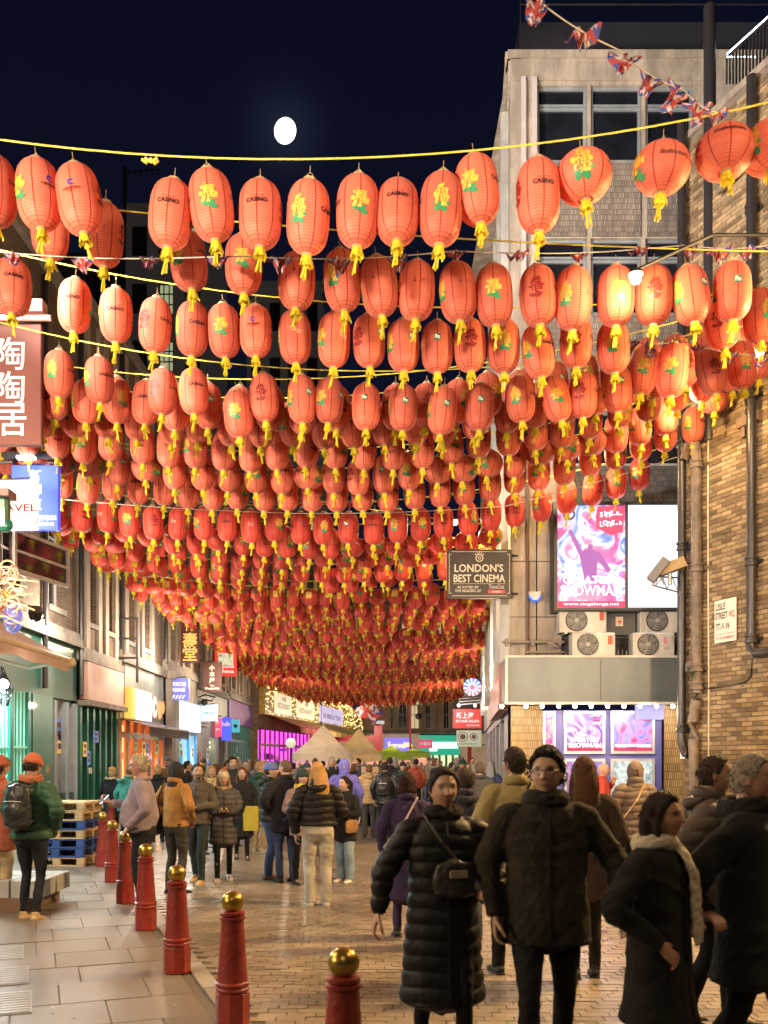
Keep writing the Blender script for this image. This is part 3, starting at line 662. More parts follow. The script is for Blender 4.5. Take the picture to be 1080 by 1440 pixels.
s = MB(CF); s.box(u+.03, u+.23, .11, .114, 1.82, 2.12); s.build('blue_print', mat('print_blue', (.05, .16, .5), .5), nt1)
nt2 = thing('parking_notice', 'narrow pale notice strip low on the tiled pier edge', 'notice', CF(cu(968), .07, 1.2))
s = MB(CF); s.bbox(u+.12, u+.25, .12, .14, 1.1, 1.68); s.build('board', M_WPRINT, nt2)
s = MB(CF); s.box(u+.14, u+.23, .14, .143, 1.2, 1.45); s.build('blue_print', _MC['print_blue'], nt2)
abd = thing('pavement_board', 'black framed folding board leaning before the tiled pier', 'sandwich board', (5.35, 15.6, 0))
s = MB(); s.tube([(5.1, 15.3, .02), (5.0, 15.35, .9), (5.06, 15.4, 1.15), (5.2, 15.45, 1.25), (5.35, 15.5, 1.1), (5.62, 15.6, .02)], .02, 6); s.build('frame', M_BLACK, abd)
s = MB(); s.add([(5.12, 15.33, .1), (5.03, 15.37, .9), (5.2, 15.46, 1.2), (5.33, 15.5, 1.05), (5.56, 15.6, .1)], [(0, 1, 2, 3, 4)]); s.build('panel', mat('board_grey', (.12, .12, .13), .4), abd)

# ------------------------------------------------------------------ brick wall on the right
BWN = math.hypot(.4, 1)
BF = Frame((5.2, 16, 0), (.4, -1, 0))
wall = thing('brick_building', 'yellow stock brick building with drainpipes and a street name plate', 'building', (5.2, 16, 0))
M_BRICK = island_mat('stock_brick', (.15, .10, .055), (.44, .32, .18), rough=.85, bump=.9, rv=.1, spec=.3)
M_MORT = mat('mortar', (.16, .13, .10), .9, bump=.5, bs=80)
WOP = (1.42, 1.66, cz(700)*.0+7.15, 8.6)
s = MB(BF); open_wall(s, 0, 9, 0, 12.4, [WOP], -.012, .25, 0); s.add([(0, -.012, 0), (0, -6, 0), (0, -6, 12.4), (0, -.012, 12.4)], [(0, 1, 2, 3)], 0)
s.build('wall', M_MORT, wall)
vs, fs = [], []; r = 0; z = .02
while z < 12.3:
    u = -(r % 2)*.112
    while u < 3.6:
        a, b = max(u, 0)+.005, u+.214; 
        if not (WOP[0]-.03 < (a+b)/2 < WOP[1]+.03 and WOP[2] < z < WOP[3]) and b-a > .03:
            k = len(vs); p = random.gauss(.0, .0025); c = .004; sk = random.gauss(0, .0015)
            for (x, y, zz) in ((a, -.012, z), (b, -.012, z), (b, -.012, z+.064), (a, -.012, z+.064), (a+c, p, z+c+sk), (b-c, p+sk, z+c), (b-c, p, z+.064-c), (a+c, p, z+.064-c)):
                vs.append(tuple(BF(x, y, zz)-Vector((5.2, 16, 0))))
            fs += [tuple(i+k for i in f) for f in PF]
        u += .225
    z += .075; r += 1
me = bpy.data.meshes.new('brickwork'); me.from_pydata(vs, [], fs); me.materials.append(M_BRICK); stuff(link('brickwork', me, wall))
s = MB(BF); s.box(-.05, 9, -.35, .05, 12.4, 12.52); s.build('coping', M_CREAM2, wall)
sash_window(BF, WOP[0]+.005, WOP[1]-.005, WOP[2], WOP[3], -.2, wall, M_FRAMEP, (1, 2), .03)
s = MB(BF); s.box(WOP[0]-.1, WOP[1]+.12, -.1, .09, WOP[2]-.14, WOP[2]); s.box(WOP[0]-.02, WOP[0]+.06, .0, .06, WOP[2]-.3, WOP[2]-.142); s.box(WOP[1]-.04, WOP[1]+.04, .0, .06, WOP[2]-.3, WOP[2]-.142); s.build('sill', mat('brown_stone', (.16, .10, .07), .7), wall)
M_PIPE1 = mat('flaking_pipe', (.20, .155, .12), .6, var=.35, vs=9, bump=.5, bs=30, dirt=.5)
M_PIPE2 = mat('black_pipe', (.025, .022, .024), .35, bump=.15)
def drain(u, z0, z1, r, m, label, v=.13, collars=(), foot=None, head=None):
    t = thing('drainpipe', label, 'drainpipe', BF(u, v, z0), 'drainpipes on the brick wall')
    s = MB(BF); s.cyl((u, v, z0), (u, v, z1), r, n=14); s.build('pipe', m, t, True, 40)
    for zc in collars:
        c = MB(BF); c.lathe([(r+.002, -.07), (r+.025, -.06), (r+.025, -.02), (r+.012, 0), (r+.012, .03), (r+.03, .04), (r+.03, .07), (r+.002, .08)], (u, v, zc), 14)
        c.box(u-.13, u+.13, 0, .03, zc-.03, zc+.03); c.build('collar', m, t)
    if foot: c = MB(BF); c.tube([(u, v, z0+.05)]+foot, r*1.02, 12); c.build('bend', m, t, True, 40)
    if head: c = MB(BF); c.tube(head, r*.98, 12); c.build('bend', m, t, True, 40)
    return t
zz = lambda py, k: CAMZ+(HZ-py)/FPX*(16-k)
drain(.10, zz(1030, .1), zz(175, .1), .075, M_PIPE2, 'dark grey drainpipe at the far corner, next to the screen', .14, (zz(625, .1), zz(770, .1), zz(1025, .1)), [(.1, .14, zz(1045, .1)), (.2, .14, zz(1060, .1)), (.3, .14, zz(1062, .1))])
drain(.49, zz(975, .45), zz(640, .45), .085, M_PIPE1, 'thick flaking brown drainpipe with mossy joint', .16, (zz(655, .45), zz(800, .45), zz(940, .45), zz(965, .45)),
      [(.49, .16, zz(985, .45)), (.45, .16, zz(1000, .45)), (.40, .16, zz(1015, .45)), (.42, .16, zz(1040, .45)), (.46, .16, .1)],
      [(.49, .16, zz(642, .45)), (.47, .16, zz(628, .45)), (.40, .16, zz(620, .45)), (.3, .16, zz(622, .45)), (.2, .16, zz(640, .45))])
s = MB(BF); s.tube([(.49, .18, zz(935, .45)), (.3, .16, zz(934, .45)), (.24, .12, zz(940, .45)), (.22, .0, zz(941, .45))], .06, 10); stuffp = s.build('drain_branch', M_PIPE1); tag(stuffp, 'short branch pipe joining the flaking drainpipe at its mossy joint', 'pipe')
mo = thing('moss_tuft', 'tuft of green moss growing on the flaking drainpipe joint', 'moss', BF(.49, .24, zz(948, .45)))
s = MB(BF)
for i in range(160):
    a = random.gauss(.5, .035); z = random.gauss(zz(948, .45), .07); v = .245+random.uniform(-.01, .02)
    s.add([(a, v, z), (a+.02, v+.005, z+.01), (a+.01, v+.02, z+random.uniform(-.03, .03))], [(0, 1, 2)])
s.build('moss', mat('moss_green', (.07, .11, .02), .9, var=.4), mo)
drain(1.69, zz(905, 1.57), zz(110, 1.57), .075, M_PIPE2, 'glossy black drainpipe turning to the frame edge, right of the name plate', .12, (zz(300, 1.5), zz(560, 1.5), zz(792, 1.5), zz(900, 1.5)), [(1.69, .12, zz(912, 1.5)), (1.78, .12, zz(920, 1.5)), (2.2, .12, zz(921, 1.5))])
vp = thing('vent_pipe', 'tall black vent pipe rising above the brick parapet', 'vent pipe', P(998, 400, 15.5))
s = MB(); q = P(998, 12, 15.45); s.cyl((q.x, q.y, P(998, 620, 15.45).z), (q.x, q.y, q.z), .10, n=14); s.build('pipe', M_PIPE2, vp, True, 40)
s = MB(); s.ball((q.x, q.y, q.z), .105); s.build('cowl', M_PIPE2, vp)
# rising pipe on the gable
sl = MB(BF); sl.tube([(.5, .1, 12.0), (1.0, .12, 11.0), (1.9, .12, 11.15), (2.6, .14, 11.6)], .07, 10); tag(sl.build('overflow_pipe', M_PIPE1), 'brown sloping waste pipe high up near the brick parapet', 'pipe')
sc = MB(BF); sc.tube([(.62, .015, 12), (.63, .018, 9), (.60, .015, 6), (.62, .016, 3), (.61, .015, .1)], .012, 5); tag(sc.build('cable', mat('pale_cable', (.6, .52, .38), .5)), 'pale cable clipped up the brick wall next to the flaking pipe', 'cable')
sc = MB(BF); sc.tube([(.62, .02, zz(968, .6)), (1.2, .02, zz(963, 1.1)), (1.5, .02, zz(958, 1.3)), (1.58, .02, zz(950, 1.4)), (1.6, .02, zz(925, 1.4)), (1.6, .02, 9)], .014, 5); tag(sc.build('cable', M_PIPE2), 'dark cable running under the street name plate', 'cable')
# street name plate
lp = sign_thing('street_name_plate', 'white plate reading LISLE STREET W2 with Chinese characters, on the brick wall', BF(1.03, .03, 4.0))
ua, ub = .79, 1.28; za, zb = zz(903, .95), zz(843, .95)
s = MB(BF); s.bbox(ua, ub, .02, .05, za, zb); s.build('plate', mat('enamel_white', (.62, .58, .52), .3, var=.03), lp)
t = MB(BF); h = zb-za
put_text(t, 'LISLE', (ua+.15, .053, zb-.13*h-.02), w=.22, h=.11, bold=.015, mi=0); put_text(t, 'STREET', (ua+.17, .053, zb-.37*h), w=.28, h=.11, bold=.015, mi=0)
put_text(t, 'WC2', (ub-.09, .053, zb-.37*h), w=.13, h=.11, bold=.015, mi=1); put_text(t, '麗人谷', (ua+.2, .053, zb-.62*h), w=.32, h=.11, bold=.012, mi=0)
t.box(ua+.02, ub-.02, .05, .053, za+.19*h, za+.20*h, 1); put_text(t, 'CITY OF WESTMINSTER', ((ua+ub)/2, .053, za+.1*h), w=.42, h=.045, bold=.01, mi=1)
t.build('lettering', [mat('ink_black', (.015, .013, .012), .5), mat('ink_red', (.45, .02, .02), .5)], lp)
# wall-mounted camera on its lattice bracket
cc = thing('security_camera', 'beige security camera on a lattice bracket in front of the white screen', 'security camera', BF(.2, .1, zz(825, .2)))
pp = lambda px, py, Y=15.6: P(px, py, Y)
s = MB()
base1, base2 = BF(.05, .0, zz(812, .1)), BF(.05, 0, zz(835, .1)); tip = pp(918, 823); e1 = pp(925, 811)
s.cyl(base1, e1, .014); s.cyl(base2, tip, .014); prev = e1
for i in range(7):
    f = i/6; aa = e1.lerp(base1, f); bb = tip.lerp(base2, min(1, f+.08)); s.cyl(prev, aa if i % 2 else bb, .008); prev = aa if i % 2 else bb
s.cyl(tip, e1, .014); s.build('bracket', M_STEEL, cc)
def obox(mb, c, ax, ay, az, l, w, h, mi=0):
    ax, ay, az = [Vector(v).normalized() for v in (ax, ay, az)]; c = Vector(c); vs = []
    for k in (-1, 1):
        for i, j in ((-1, -1), (1, -1), (1, 1), (-1, 1)): vs.append(tuple(c+ax*l/2*i+ay*w/2*j+az*h/2*k))
    mb.add(vs, [(0, 3, 2, 1), (4, 5, 6, 7), (0, 1, 5, 4), (1, 2, 6, 5), (2, 3, 7, 6), (3, 0, 4, 7)], mi)
M_BEIGE = mat('beige_housing', (.26, .18, .08), .45, var=.1)
s = MB(); obox(s, pp(945, 797), (1, -.3, .35), (.3, 1, 0), (-.35, .1, 1), .45, .2, .17); s.build('camera_housing', M_BEIGE, cc)
s = MB(); obox(s, pp(926, 802), (.75, -.2, 1), (.3, 1, 0), (-1, .1, .75), .42, .24, .14); s.build('floodlight_housing', mat('grey_housing', (.10, .10, .12), .4, var=.1), cc)
s = MB(); s.cyl(pp(942, 806), pp(942, 822), .035, n=10); s.cyl(pp(930, 812), pp(935, 822), .02); s.build('mount', M_STEEL, cc)
# second floor roof terrace of the brick building with lit railing
rl = thing('roof_railing', 'black roof railing outlined with a string of small white lights', 'railing', P(1050, 100, 15))
s = MB(); q0, q1, q2 = P(1022, 118, 16.5), P(1022, 80, 16.5), P(1095, 14, 15.0); q3 = P(1095, 90, 15.0)
for i in range(16):
    f = i/15; a_ = q0.lerp(P(1095, 118, 15), f); b_ = q1.lerp(q2, f); s.cyl(a_, b_, .018, n=5)
s.cyl(q1, q2, .025, n=6); s.build('baluster', M_BLACK, rl)
s = MB()
for i in range(34): s.ball(q1.lerp(q2, i/33)+Vector((0, -.03, .03)), .016, n=6, m=4)
for i in range(14): s.ball(P(1023+i*3, 80, 16.3), .012, n=6, m=4)
s.build('light_string', glow('led_white', (.75, .9, 1.0), 9), rl)
# ------------------------------------------------------------------ terrace on the left: x = -7.05, running away
XL = -7.05
LF = Frame((XL, 0, 0), (0, 1, 0))
fy = lambda px: -XL*FPX/(540-px)                       # distance at which the terrace front shows at column px
fz = lambda px, py: CAMZ+(HZ-py)/FPX*fy(px)
BR_A = brickmat('soot_brick', (.20, .13, .08), (.13, .085, .055), (.10, .08, .06), var=.5)
BR_B = brickmat('brown_brick', (.27, .18, .11), (.18, .115, .07), (.13, .11, .085), var=.45)
BR_C = brickmat('warm_brick', (.34, .22, .13), (.22, .14, .08), (.15, .12, .09), var=.4)
M_STONE = mat('pale_stone', (.25, .22, .18), .75, bump=.25, bs=20, dirt=.4)
M_PIL = mat('painted_pilaster', (.40, .33, .26), .7, bump=.15, dirt=.3)
def house(name, label, u0, u1, H, zg, m, wins, rows, fr=LF, pil=True, grp=None, gf=None, glassmat=None, ledge=True):
    t = thing(name, label, 'building', fr((u0+u1)/2, 0, 0), grp)
    ops = [(a, b, c, d) for a, b in wins for c, d in rows if d < H-.4]
    s = MB(fr); open_wall(s, u0, u1, zg, H, ops, 0, .28, 0)
    s.add([(u1, 0, 0), (u1, -8, 0), (u1, -8, H), (u1, 0, H)], [(0, 1, 2, 3)], 0); s.add([(u0, 0, 0), (u0, -8, 0), (u0, -8, H), (u0, 0, H)], [(3, 2, 1, 0)], 0)
    s.add([(u0, 0, H), (u1, 0, H), (u1, -8, H), (u0, -8, H)], [(0, 1, 2, 3)], 0); s.box(u0, u1, -.1, .14, H-.12, H+.12, 1)
    s.build('wall', [m, M_STONE], t)
    for a, b, c, d in ops:
        g_ = glassmat if (glassmat and random.random() < .5) else None
        sash_window(fr, a+.01, b-.01, c+.01, d-.01, -.2, t, M_FRAMEP, (2, 3), .05, glass=g_)
        s = MB(fr); s.box(a-.08, b+.08, -.1, .07, c-.12, c); s.build('sill', M_STONE, t)
    if pil:
        for a, b in wins:
            for x in (a-.30, b+.04):
                s = MB(fr); s.box(x, x+.26, .002, .075, zg+.05, H-.3); s.build('pilaster', M_PIL, t)
    if ledge: s = MB(fr); s.box(u0+.01, u1-.01, .0, .16, zg-.02, zg+.16); s.box(u0+.01, u1-.01, 0, .10, zg+.16, zg+.3); s.build('string_course', M_STONE, t)
    return t
R3 = [(5.0, 7.3), (8.3, 10.4), (11.4, 13.2), (14.2, 15.8)]
WIN_L = glow('lamp_lit_window', (.95, .75, .4), .5)
h1 = house('terrace_house', 'soot-dark brick house above the green shop, nearest on the terrace', 10.5, 21.2, 12.0, 4.3, BR_A, [(12, 13), (14.6, 15.6), (17.0, 17.9), (19.4, 20.3)], R3, pil=False)
h2 = house('terrace_house', 'brown brick house with pale pilasters above the blank pinkish fascia', 21.2, 24.5, 12.6, 4.05, BR_B, [(22.0, 22.6), (23.5, 24.0)], R3)
h3 = house('terrace_house', 'brick house with tall pale window surrounds above the orange-lit shop', 24.5, 29.4, 13.0, 4.35, BR_B, [(25.3, 26.1), (27.0, 27.8)], R3)
h4 = house('terrace_house', 'pale stone-fronted house above the blue-white lit shop', 29.4, 34.5, 13.4, 4.6, BR_C, [(30.3, 31.2), (32.4, 33.3)], R3, glassmat=WIN_L)
h5 = house('terrace_house', 'brick house behind the red and blue neon signs', 34.5, 41.5, 14.5, 4.4, BR_B, [(35.5, 36.4), (37.6, 38.5), (39.7, 40.6)], R3, glassmat=WIN_L)
h6 = house('terrace_house', 'warm brick house before the gold fairy-lit front', 41.5, 49, 14.5, 4.5, BR_C, [(42.5, 43.5), (44.8, 45.8), (47, 48)], R3, glassmat=WIN_L)
for u, h, H in ((21.25, h2, 12.2), (24.6, h3, 12.6), (29.5, h4, 13), (19.0, h1, 11.7)):
    s = MB(LF); s.cyl((u, .09, 3.2), (u, .09, H), .06, n=8); s.build('downpipe', M_PIPE2, h)
# window of the nearest house with white side frame, seen beside the hanging signs
# ------- shopfronts
def room(fr, u0, u1, z0, z1, parent, gm, depth=1.0, floor=None, items=0, icols=None):
    """a shop interior behind the glass: self-glowing back wall, sides, shelves of goods"""
    s = MB(fr); d = -depth
    s.add([(u0, d, z0), (u1, d, z0), (u1, d, z1), (u0, d, z1)], [(0, 1, 2, 3)], 0)
    s.add([(u0, 0, z0), (u0, d, z0), (u0, d, z1), (u0, 0, z1)], [(0, 1, 2, 3)], 1); s.add([(u1, 0, z0), (u1, d, z0), (u1, d, z1), (u1, 0, z1)], [(3, 2, 1, 0)], 1)
    s.add([(u0, 0, z1), (u1, 0, z1), (u1, d, z1), (u0, d, z1)], [(3, 2, 1, 0)], 1); s.add([(u0, 0, z0), (u1, 0, z0), (u1, d, z0), (u0, d, z0)], [(0, 1, 2, 3)], 1)
    s.build('interior', [gm, floor or mat('interior_wall', (.5, .42, .33), .7)], parent)  # gm glows: the shop's light is put into its back wall
    if items:
        s = MB(fr)
        for k in range(items):
            a = random.uniform(u0+.1, u1-.4); w = random.uniform(.15, .6); z = random.choice([z0+.5, z0+1.0, z0+1.5, z0+2.0]); h = random.uniform(.15, .4)
            if z+h < z1: s.box(a, min(a+w, u1-.03), d+.03, d+random.uniform(.2, .5), z, z+h, random.randrange(3))
        c = icols or [(.5, .1, .06), (.6, .5, .2), (.1, .2, .15)]
        stuff(s.build('goods', [mat('goods_%.2f%.2f%.2f' % x, x, .5, var=.3) for x in c], parent))
def mullions(fr, u0, u1, z0, z1, n, m, parent, v=.03, t=.06, horiz=(), nm='shop_frame'):
    s = MB(fr)
    for i in range(n+1): u = u0+(u1-u0)*i/n; s.box(u-t/2, u+t/2, v-.04, v+.04, z0, z1)
    for z in horiz: s.box(u0+t/2, u1-t/2, v-.035, v+.035, z-t/2, z+t/2)
    return s.build(nm, m, parent)
# A: green shopfront under the big tan awning
GREEN = mat('teal_gloss_paint', (.018, .17, .125), .28, var=.12, coat=.3, dirt=.2); DGREEN = mat('dark_green_paint', (.010, .085, .06), .3, var=.15, coat=.3)
sA = thing('shopfront', 'teal green shopfront with barred windows under the tan awning', 'shopfront', LF(16, .02, 0))
s = MB(LF); s.box(10.5, 21.15, -.3, .02, 0, 1.0); s.box(10.5, 21.15, -.3, .02, 3.05, 4.28)
s.build('stall_riser', DGREEN, sA)
room(LF, 10.5, 18.4, 1.0, 3.05, sA, mat('teal_backing', (.05, .42, .34), .4, em=(.08, .6, .48), es=.9), .25)  # painted panel glows itself, the tube's light put into its material
for i, u in enumerate((14.6, 15.5, 16.4, 17.3, 18.2)):
    s = MB(LF); s.box(u-.07, u+.07, -.2, .08, 1.0, 3.05); s.build('shop_frame', GREEN, sA)
for i in range(22):
    u = 14.75+i*.165; s = MB(LF); s.box(u-.016, u+.016, .0, .035, 1.0, 3.05); s.build('window_bar', mat('mint_paint', (.30, .62, .5), .35), sA)
s = MB(LF); s.box(14.6, 18.2, .02, .05, 1.95, 1.99); s.build('window_bar', _MC['mint_paint'], sA)
s = MB(LF); s.box(18.4, 19.5, -.3, .06, 0, 3.05); s.build('door', GREEN, sA); s = MB(LF); s.box(19.1, 19.25, .06, .09, 1.45, 1.62); s.build('plate', M_BEIGE, sA)
s = MB(LF); s.box(19.5, 21.15, -.3, -.1, 0, 3.05); s.build('side_panel', mat('grey_pale_panel', (.30, .33, .32), .5, dirt=.4), sA)
s = MB(LF); s.box(19.65, 19.8, -.1, .05, 0, 3.0); s.box(20.4, 20.55, -.1, .05, 0, 3.0); s.box(20.95, 21.1, -.1, .06, 0, 3.0); s.build('shop_frame', M_FRAMEB, sA)
s = MB(LF); s.box(15.0, 17.0, .1, .17, 2.95, 3.02); s.build('tube_lamp', glow('tube_white', (.85, .97, 1.0), 14), sA); lamp('AREA', LF(16, .25, 2.93), 150, (.8, 1, .97), 1.8, aim=LF(16, .05, 1.0), sy=.1)
lamp('AREA', LF(12.8, .9, 2.9), 130, (.8, .95, 1.0), 1.0, aim=(-4.5, 11, 0)); 
bl = thing('flood_lamp', 'bare white flood lamp glaring under the tan awning', 'lamp', P(6, 962, 14.4)); q = P(5, 962, 14.4)
s = MB(); s.ball(q, .075); s.build('bulb', glow('flood_white', (.85, .95, 1.0), 40), bl); s = MB(); s.cyl(q+Vector((-.05, 0, .05)), q+Vector((-.5, 0, .4)), .02); s.build('arm', M_STEEL, bl); lamp('POINT', q+Vector((.12, -.1, -.05)), 40, (.85, .95, 1.0), .08)
# tan awning with arms
aw = thing('shop_awning', 'wide tan cloth awning reaching out over the nearest shop', 'awning', LF(14, .6, 3.6))
s = MB(LF); pts = []
for i in range(25):
    u = 9.5+(16.4-9.5)*i/24; sg = .03*math.sin(i*2.1)
    pts.append([(u, .02, 4.32+sg*.3), (u, .5, 4.05-sg*.5), (u, 1.0, 3.76+sg), (u, 1.45, 3.50), (u, 1.47, 3.30+.02*math.sin(i*1.3))])
vs = [p for c in pts for p in c]; fs = []
for i in range(24):
    for j in range(4): k = i*5+j; fs.append((k, k+5, k+6, k+1))
s.add(vs, fs); s.build('cloth', mat('tan_cloth', (.50, .27, .18), .85, var=.12, bump=.2, transl=.3), aw)
s = MB(LF); s.cyl((9.5, 1.45, 3.5), (16.5, 1.45, 3.5), .045, n=10); s.cyl((9.5, .05, 4.3), (16.5, .05, 4.3), .07, n=10); s.ball((16.5, 1.45, 3.47), .1); s.build('roller', mat('cream_metal', (.55, .42, .25), .5), aw)
for u in (12.2, 16.1):
    s = MB(LF); s.tube([(u, .05, 3.55), (u+.2, .8, 3.35), (u, 1.42, 3.44)], .035, 6); s.build('folding_arm', mat('arm_metal', (.45, .36, .26), .45), aw)
s = MB(LF)
for i in range(18): u = 16.2+random.uniform(-.25, .5); s.tube([(u, .2, 3.4), (u+random.uniform(-.1, .1), .35, 3.0), (u+random.uniform(-.2, .2), .25, 2.7)], .012, 5)
stuff(tag(s.build('cable_tangle', M_BLACK), 'tangle of loose cables hanging below the awning end', 'cables'))
# B: closed dark green shop with a blank pinkish fascia
sB = thing('shopfront', 'closed dark green shopfront with a blank pinkish brown fascia', 'shopfront', LF(22.8, .02, 0))
s = MB(LF); s.bbox(21.35, 24.3, .0, .22, 3.12, 4.0, .02); s.build('fascia', mat('pinkish_fascia', (.46, .27, .21), .4, var=.08), sB)
s = MB(LF); s.box(21.2, 24.4, -.3, -.12, 0, 3.05); s.build('shutter', DGREEN, sB)
for i in range(7): s = MB(LF); u = 21.35+i*.48; s.box(u-.07, u+.07, -.12, .06, 0, 3.0); s.build('shop_frame', DGREEN if i % 2 else GREEN, sB)
s = MB(LF); s.box(21.25, 24.4, .0, .3, 2.98, 3.1); s.build('sill', M_STONE, sB)
# C: orange-lit shop, white lit sign, dark scalloped awning
ORW = mat('orange_glow_wall', (.6, .28, .12), .6, em=(1.0, .45, .18), es=1.5)
sC = thing('shopfront', 'orange-lit shopfront with pale posts below the dark scalloped awning', 'shopfront', LF(26.9, .02, 0))
room(LF, 24.5, 29.3, .25, 2.8, sC, ORW, 1.2, mat('orange_side', (.7, .35, .16), .6), 10, [(.6, .2, .08), (.7, .55, .3), (.12, .05, .03)])
mullions(LF, 24.55, 29.3, .0, 2.82, 6, mat('peach_paint', (.62, .34, .2), .4), sC, t=.16, horiz=(.3, 2.4))
s = MB(LF); s.box(24.5, 29.35, -.2, .05, 2.82, 4.33); s.build('fascia', mat('grey_green_paint', (.30, .33, .29), .5, dirt=.3), sC)
lamp('AREA', LF(27, .3, 2.2), 150, (1, .55, .28), 2.6, aim=LF(27, 3, 0), sy=.6)
sg = sign_thing('lit_shop_sign', 'white lit box sign with faint dark script and an orange end panel', LF(25, .4, 3.4))
a, b = fy(160), fy(190)
s = MB(LF); s.box(24.75, 26.6, .1, .30, 2.84, 3.66); s.build('case', mat('orange_case', (.7, .35, .06), .4, em=(1, .5, .1), es=.7), sg)
s = MB(LF); s.box(25.15, 26.62, .3, .36, 2.82, 3.64); s.build('panel', glow('sign_white', (.93, .97, 1), 1.2), sg)
s = MB(LF); put_text(s, 'Cafe de', (25.85, .362, 3.24), w=1.1, h=.24, ux=(1, 0, 0)); s.build('lettering', mat('sign_ink', (.25, .3, .35), .5), sg)
rs = sign_thing('round_food_sign', 'sign with a round striped emblem and orange figures above the scalloped awning', LF(28, .3, 3.4))
s = MB(LF); disc(s, (27.6, .10, 3.33), .36, mi=0); disc(s, (27.95, .12, 3.31), .33, mi=1); disc(s, (28.5, .14, 3.25), .3, mi=2, n=7); disc(s, (28.85, .16, 3.35), .22, mi=2, n=6); disc(s, (28.05, .13, 3.31), .12, mi=3, n=6)
s.build('emblem', [mat('brick_red_print', (.5, .13, .07), .5, em=(.6, .15, .08), es=.5), M_WTEXT, mat('orange_print', (.8, .25, .08), .5, em=(.9, .3, .1), es=.7), M_BLACK], rs)
aw2 = thing('shop_awning', 'dark striped awning with scalloped white-lettered valance', 'awning', LF(27, .4, 3.0))
s = MB(LF); s.add([(24.4, .05, 2.84), (29.3, .05, 2.84), (29.3, .85, 2.62), (24.4, .85, 2.62)], [(0, 1, 2, 3)], 0); s.box(24.4, 29.3, .83, .87, 2.60, 2.65, 1)
for i in range(28):
    u = 24.42+i*.174; s.add([(u, .86, 2.60), (u+.166, .86, 2.60), (u+.166, .87, 2.38), (u+.12, .87, 2.33), (u+.045, .87, 2.33), (u, .87, 2.38)], [(0, 1, 2, 3, 4, 5)], 2)
s.build('cloth', [mat('purple_cloth', (.12, .10, .18), .8), M_FRAMEP, mat('charcoal_cloth', (.04, .04, .045), .85, transl=.1)], aw2)
# D: blue-white lit shop
BLW = mat('blue_glow_wall', (.35, .6, .8), .5, em=(.55, .85, 1.0), es=1.9)
sD = thing('shopfront', 'blue and white lit shopfront with pale stone columns', 'shopfront', LF(32, .02, 0))
room(LF, 29.5, 34.3, .3, 2.6, sD, BLW, .9, mat('white_side', (.6, .7, .75), .5), 12, [(.7, .1, .1), (.1, .45, .2), (.8, .8, .8)])
mullions(LF, 29.5, 34.4, 0, 2.62, 4, mat('sky_blue_paint', (.04, .22, .42), .35, em=(.05, .3, .6), es=.3), sD, t=.2, horiz=(.35,))
s = MB(LF); s.box(29.45, 34.45, -.2, .10, 2.62, 4.6, 0)
s.build('cornice', M_STONE, sD); s = MB(LF); s.box(30.6, 34.3, .10, .24, 2.72, 3.7); s.build('fascia', glow('fascia_bluewhite', (.62, .88, 1.0), 1.8), sD)
s = MB(LF); s.box(29.45, 30.5, -.1, .3, 0, 4.5); s.box(29.4, 30.55, -.1, .42, 4.3, 4.55); s.build('column', M_STONE, sD)
lamp('AREA', LF(32.3, .45, 3.2), 240, (.6, .88, 1.0), 3.0, aim=LF(32.3, 3, .5), sy=1.0)
# E: pale doorway, neon shop
sE = thing('shopfront', 'pale green shopfront with a white slatted vent and dark doorway', 'shopfront', LF(36, .02, 0))
s = MB(LF); open_wall(s, 34.5, 41.5, 0, 4.4, [(37.2, 38.6, .1, 2.6), (39.2, 41.2, .4, 2.9)], .03, .4, 0); s.build('front', mat('sage_paint', (.32, .36, .30), .5, dirt=.3), sE)
for i in range(9): s = MB(LF); s.box(35.0, 36.7, .03, .12, 3.0+i*.13, 3.07+i*.13); s.build('slat', M_FRAMEP, sE)
s = MB(LF); s.box(37.2, 38.6, -.35, -.3, .1, 2.6); s.build('doorway', M_BLACK, sE); 
for z in (2.2, 2.4): s = MB(LF); s.box(37.3, 38.5, -.28, -.2, z, z+.06); s.build('tube_lamp', glow('tube_warm', (1, .95, .7), 6), sE)
s = MB(LF); s.box(39.2, 41.2, -.38, -.33, .4, 2.9); s.build('window', glow('yellow_window', (1, .8, .35), .9), sE)
mullions(LF, 39.2, 41.2, .4, 2.9, 5, M_DARKM, sE, v=-.1)
# F: teal framed shop with yellow panels before the magenta one
sF = thing('shopfront', 'glazed shopfront with vertical yellow and teal panels', 'shopfront', LF(45, .02, 0))
s = MB(LF); s.box(41.5, 49, -.3, -.25, 0, 3.4); s.build('window', mat('yellow_teal_glass', (.2, .3, .25), .2, em=(.6, .6, .35), es=.7, var=.5, vs=1.2), sF)
mullions(LF, 41.5, 49, 0, 3.4, 14, mat('teal_post', (.03, .12, .12), .4), sF, v=0, t=.12, horiz=(2.6,))
s = MB(LF); s.box(41.5, 49, -.2, .1, 3.4, 4.45); s.build('fascia', mat('plum_fascia', (.12, .05, .12), .5, em=(.2, .08, .3), es=.15), sF)

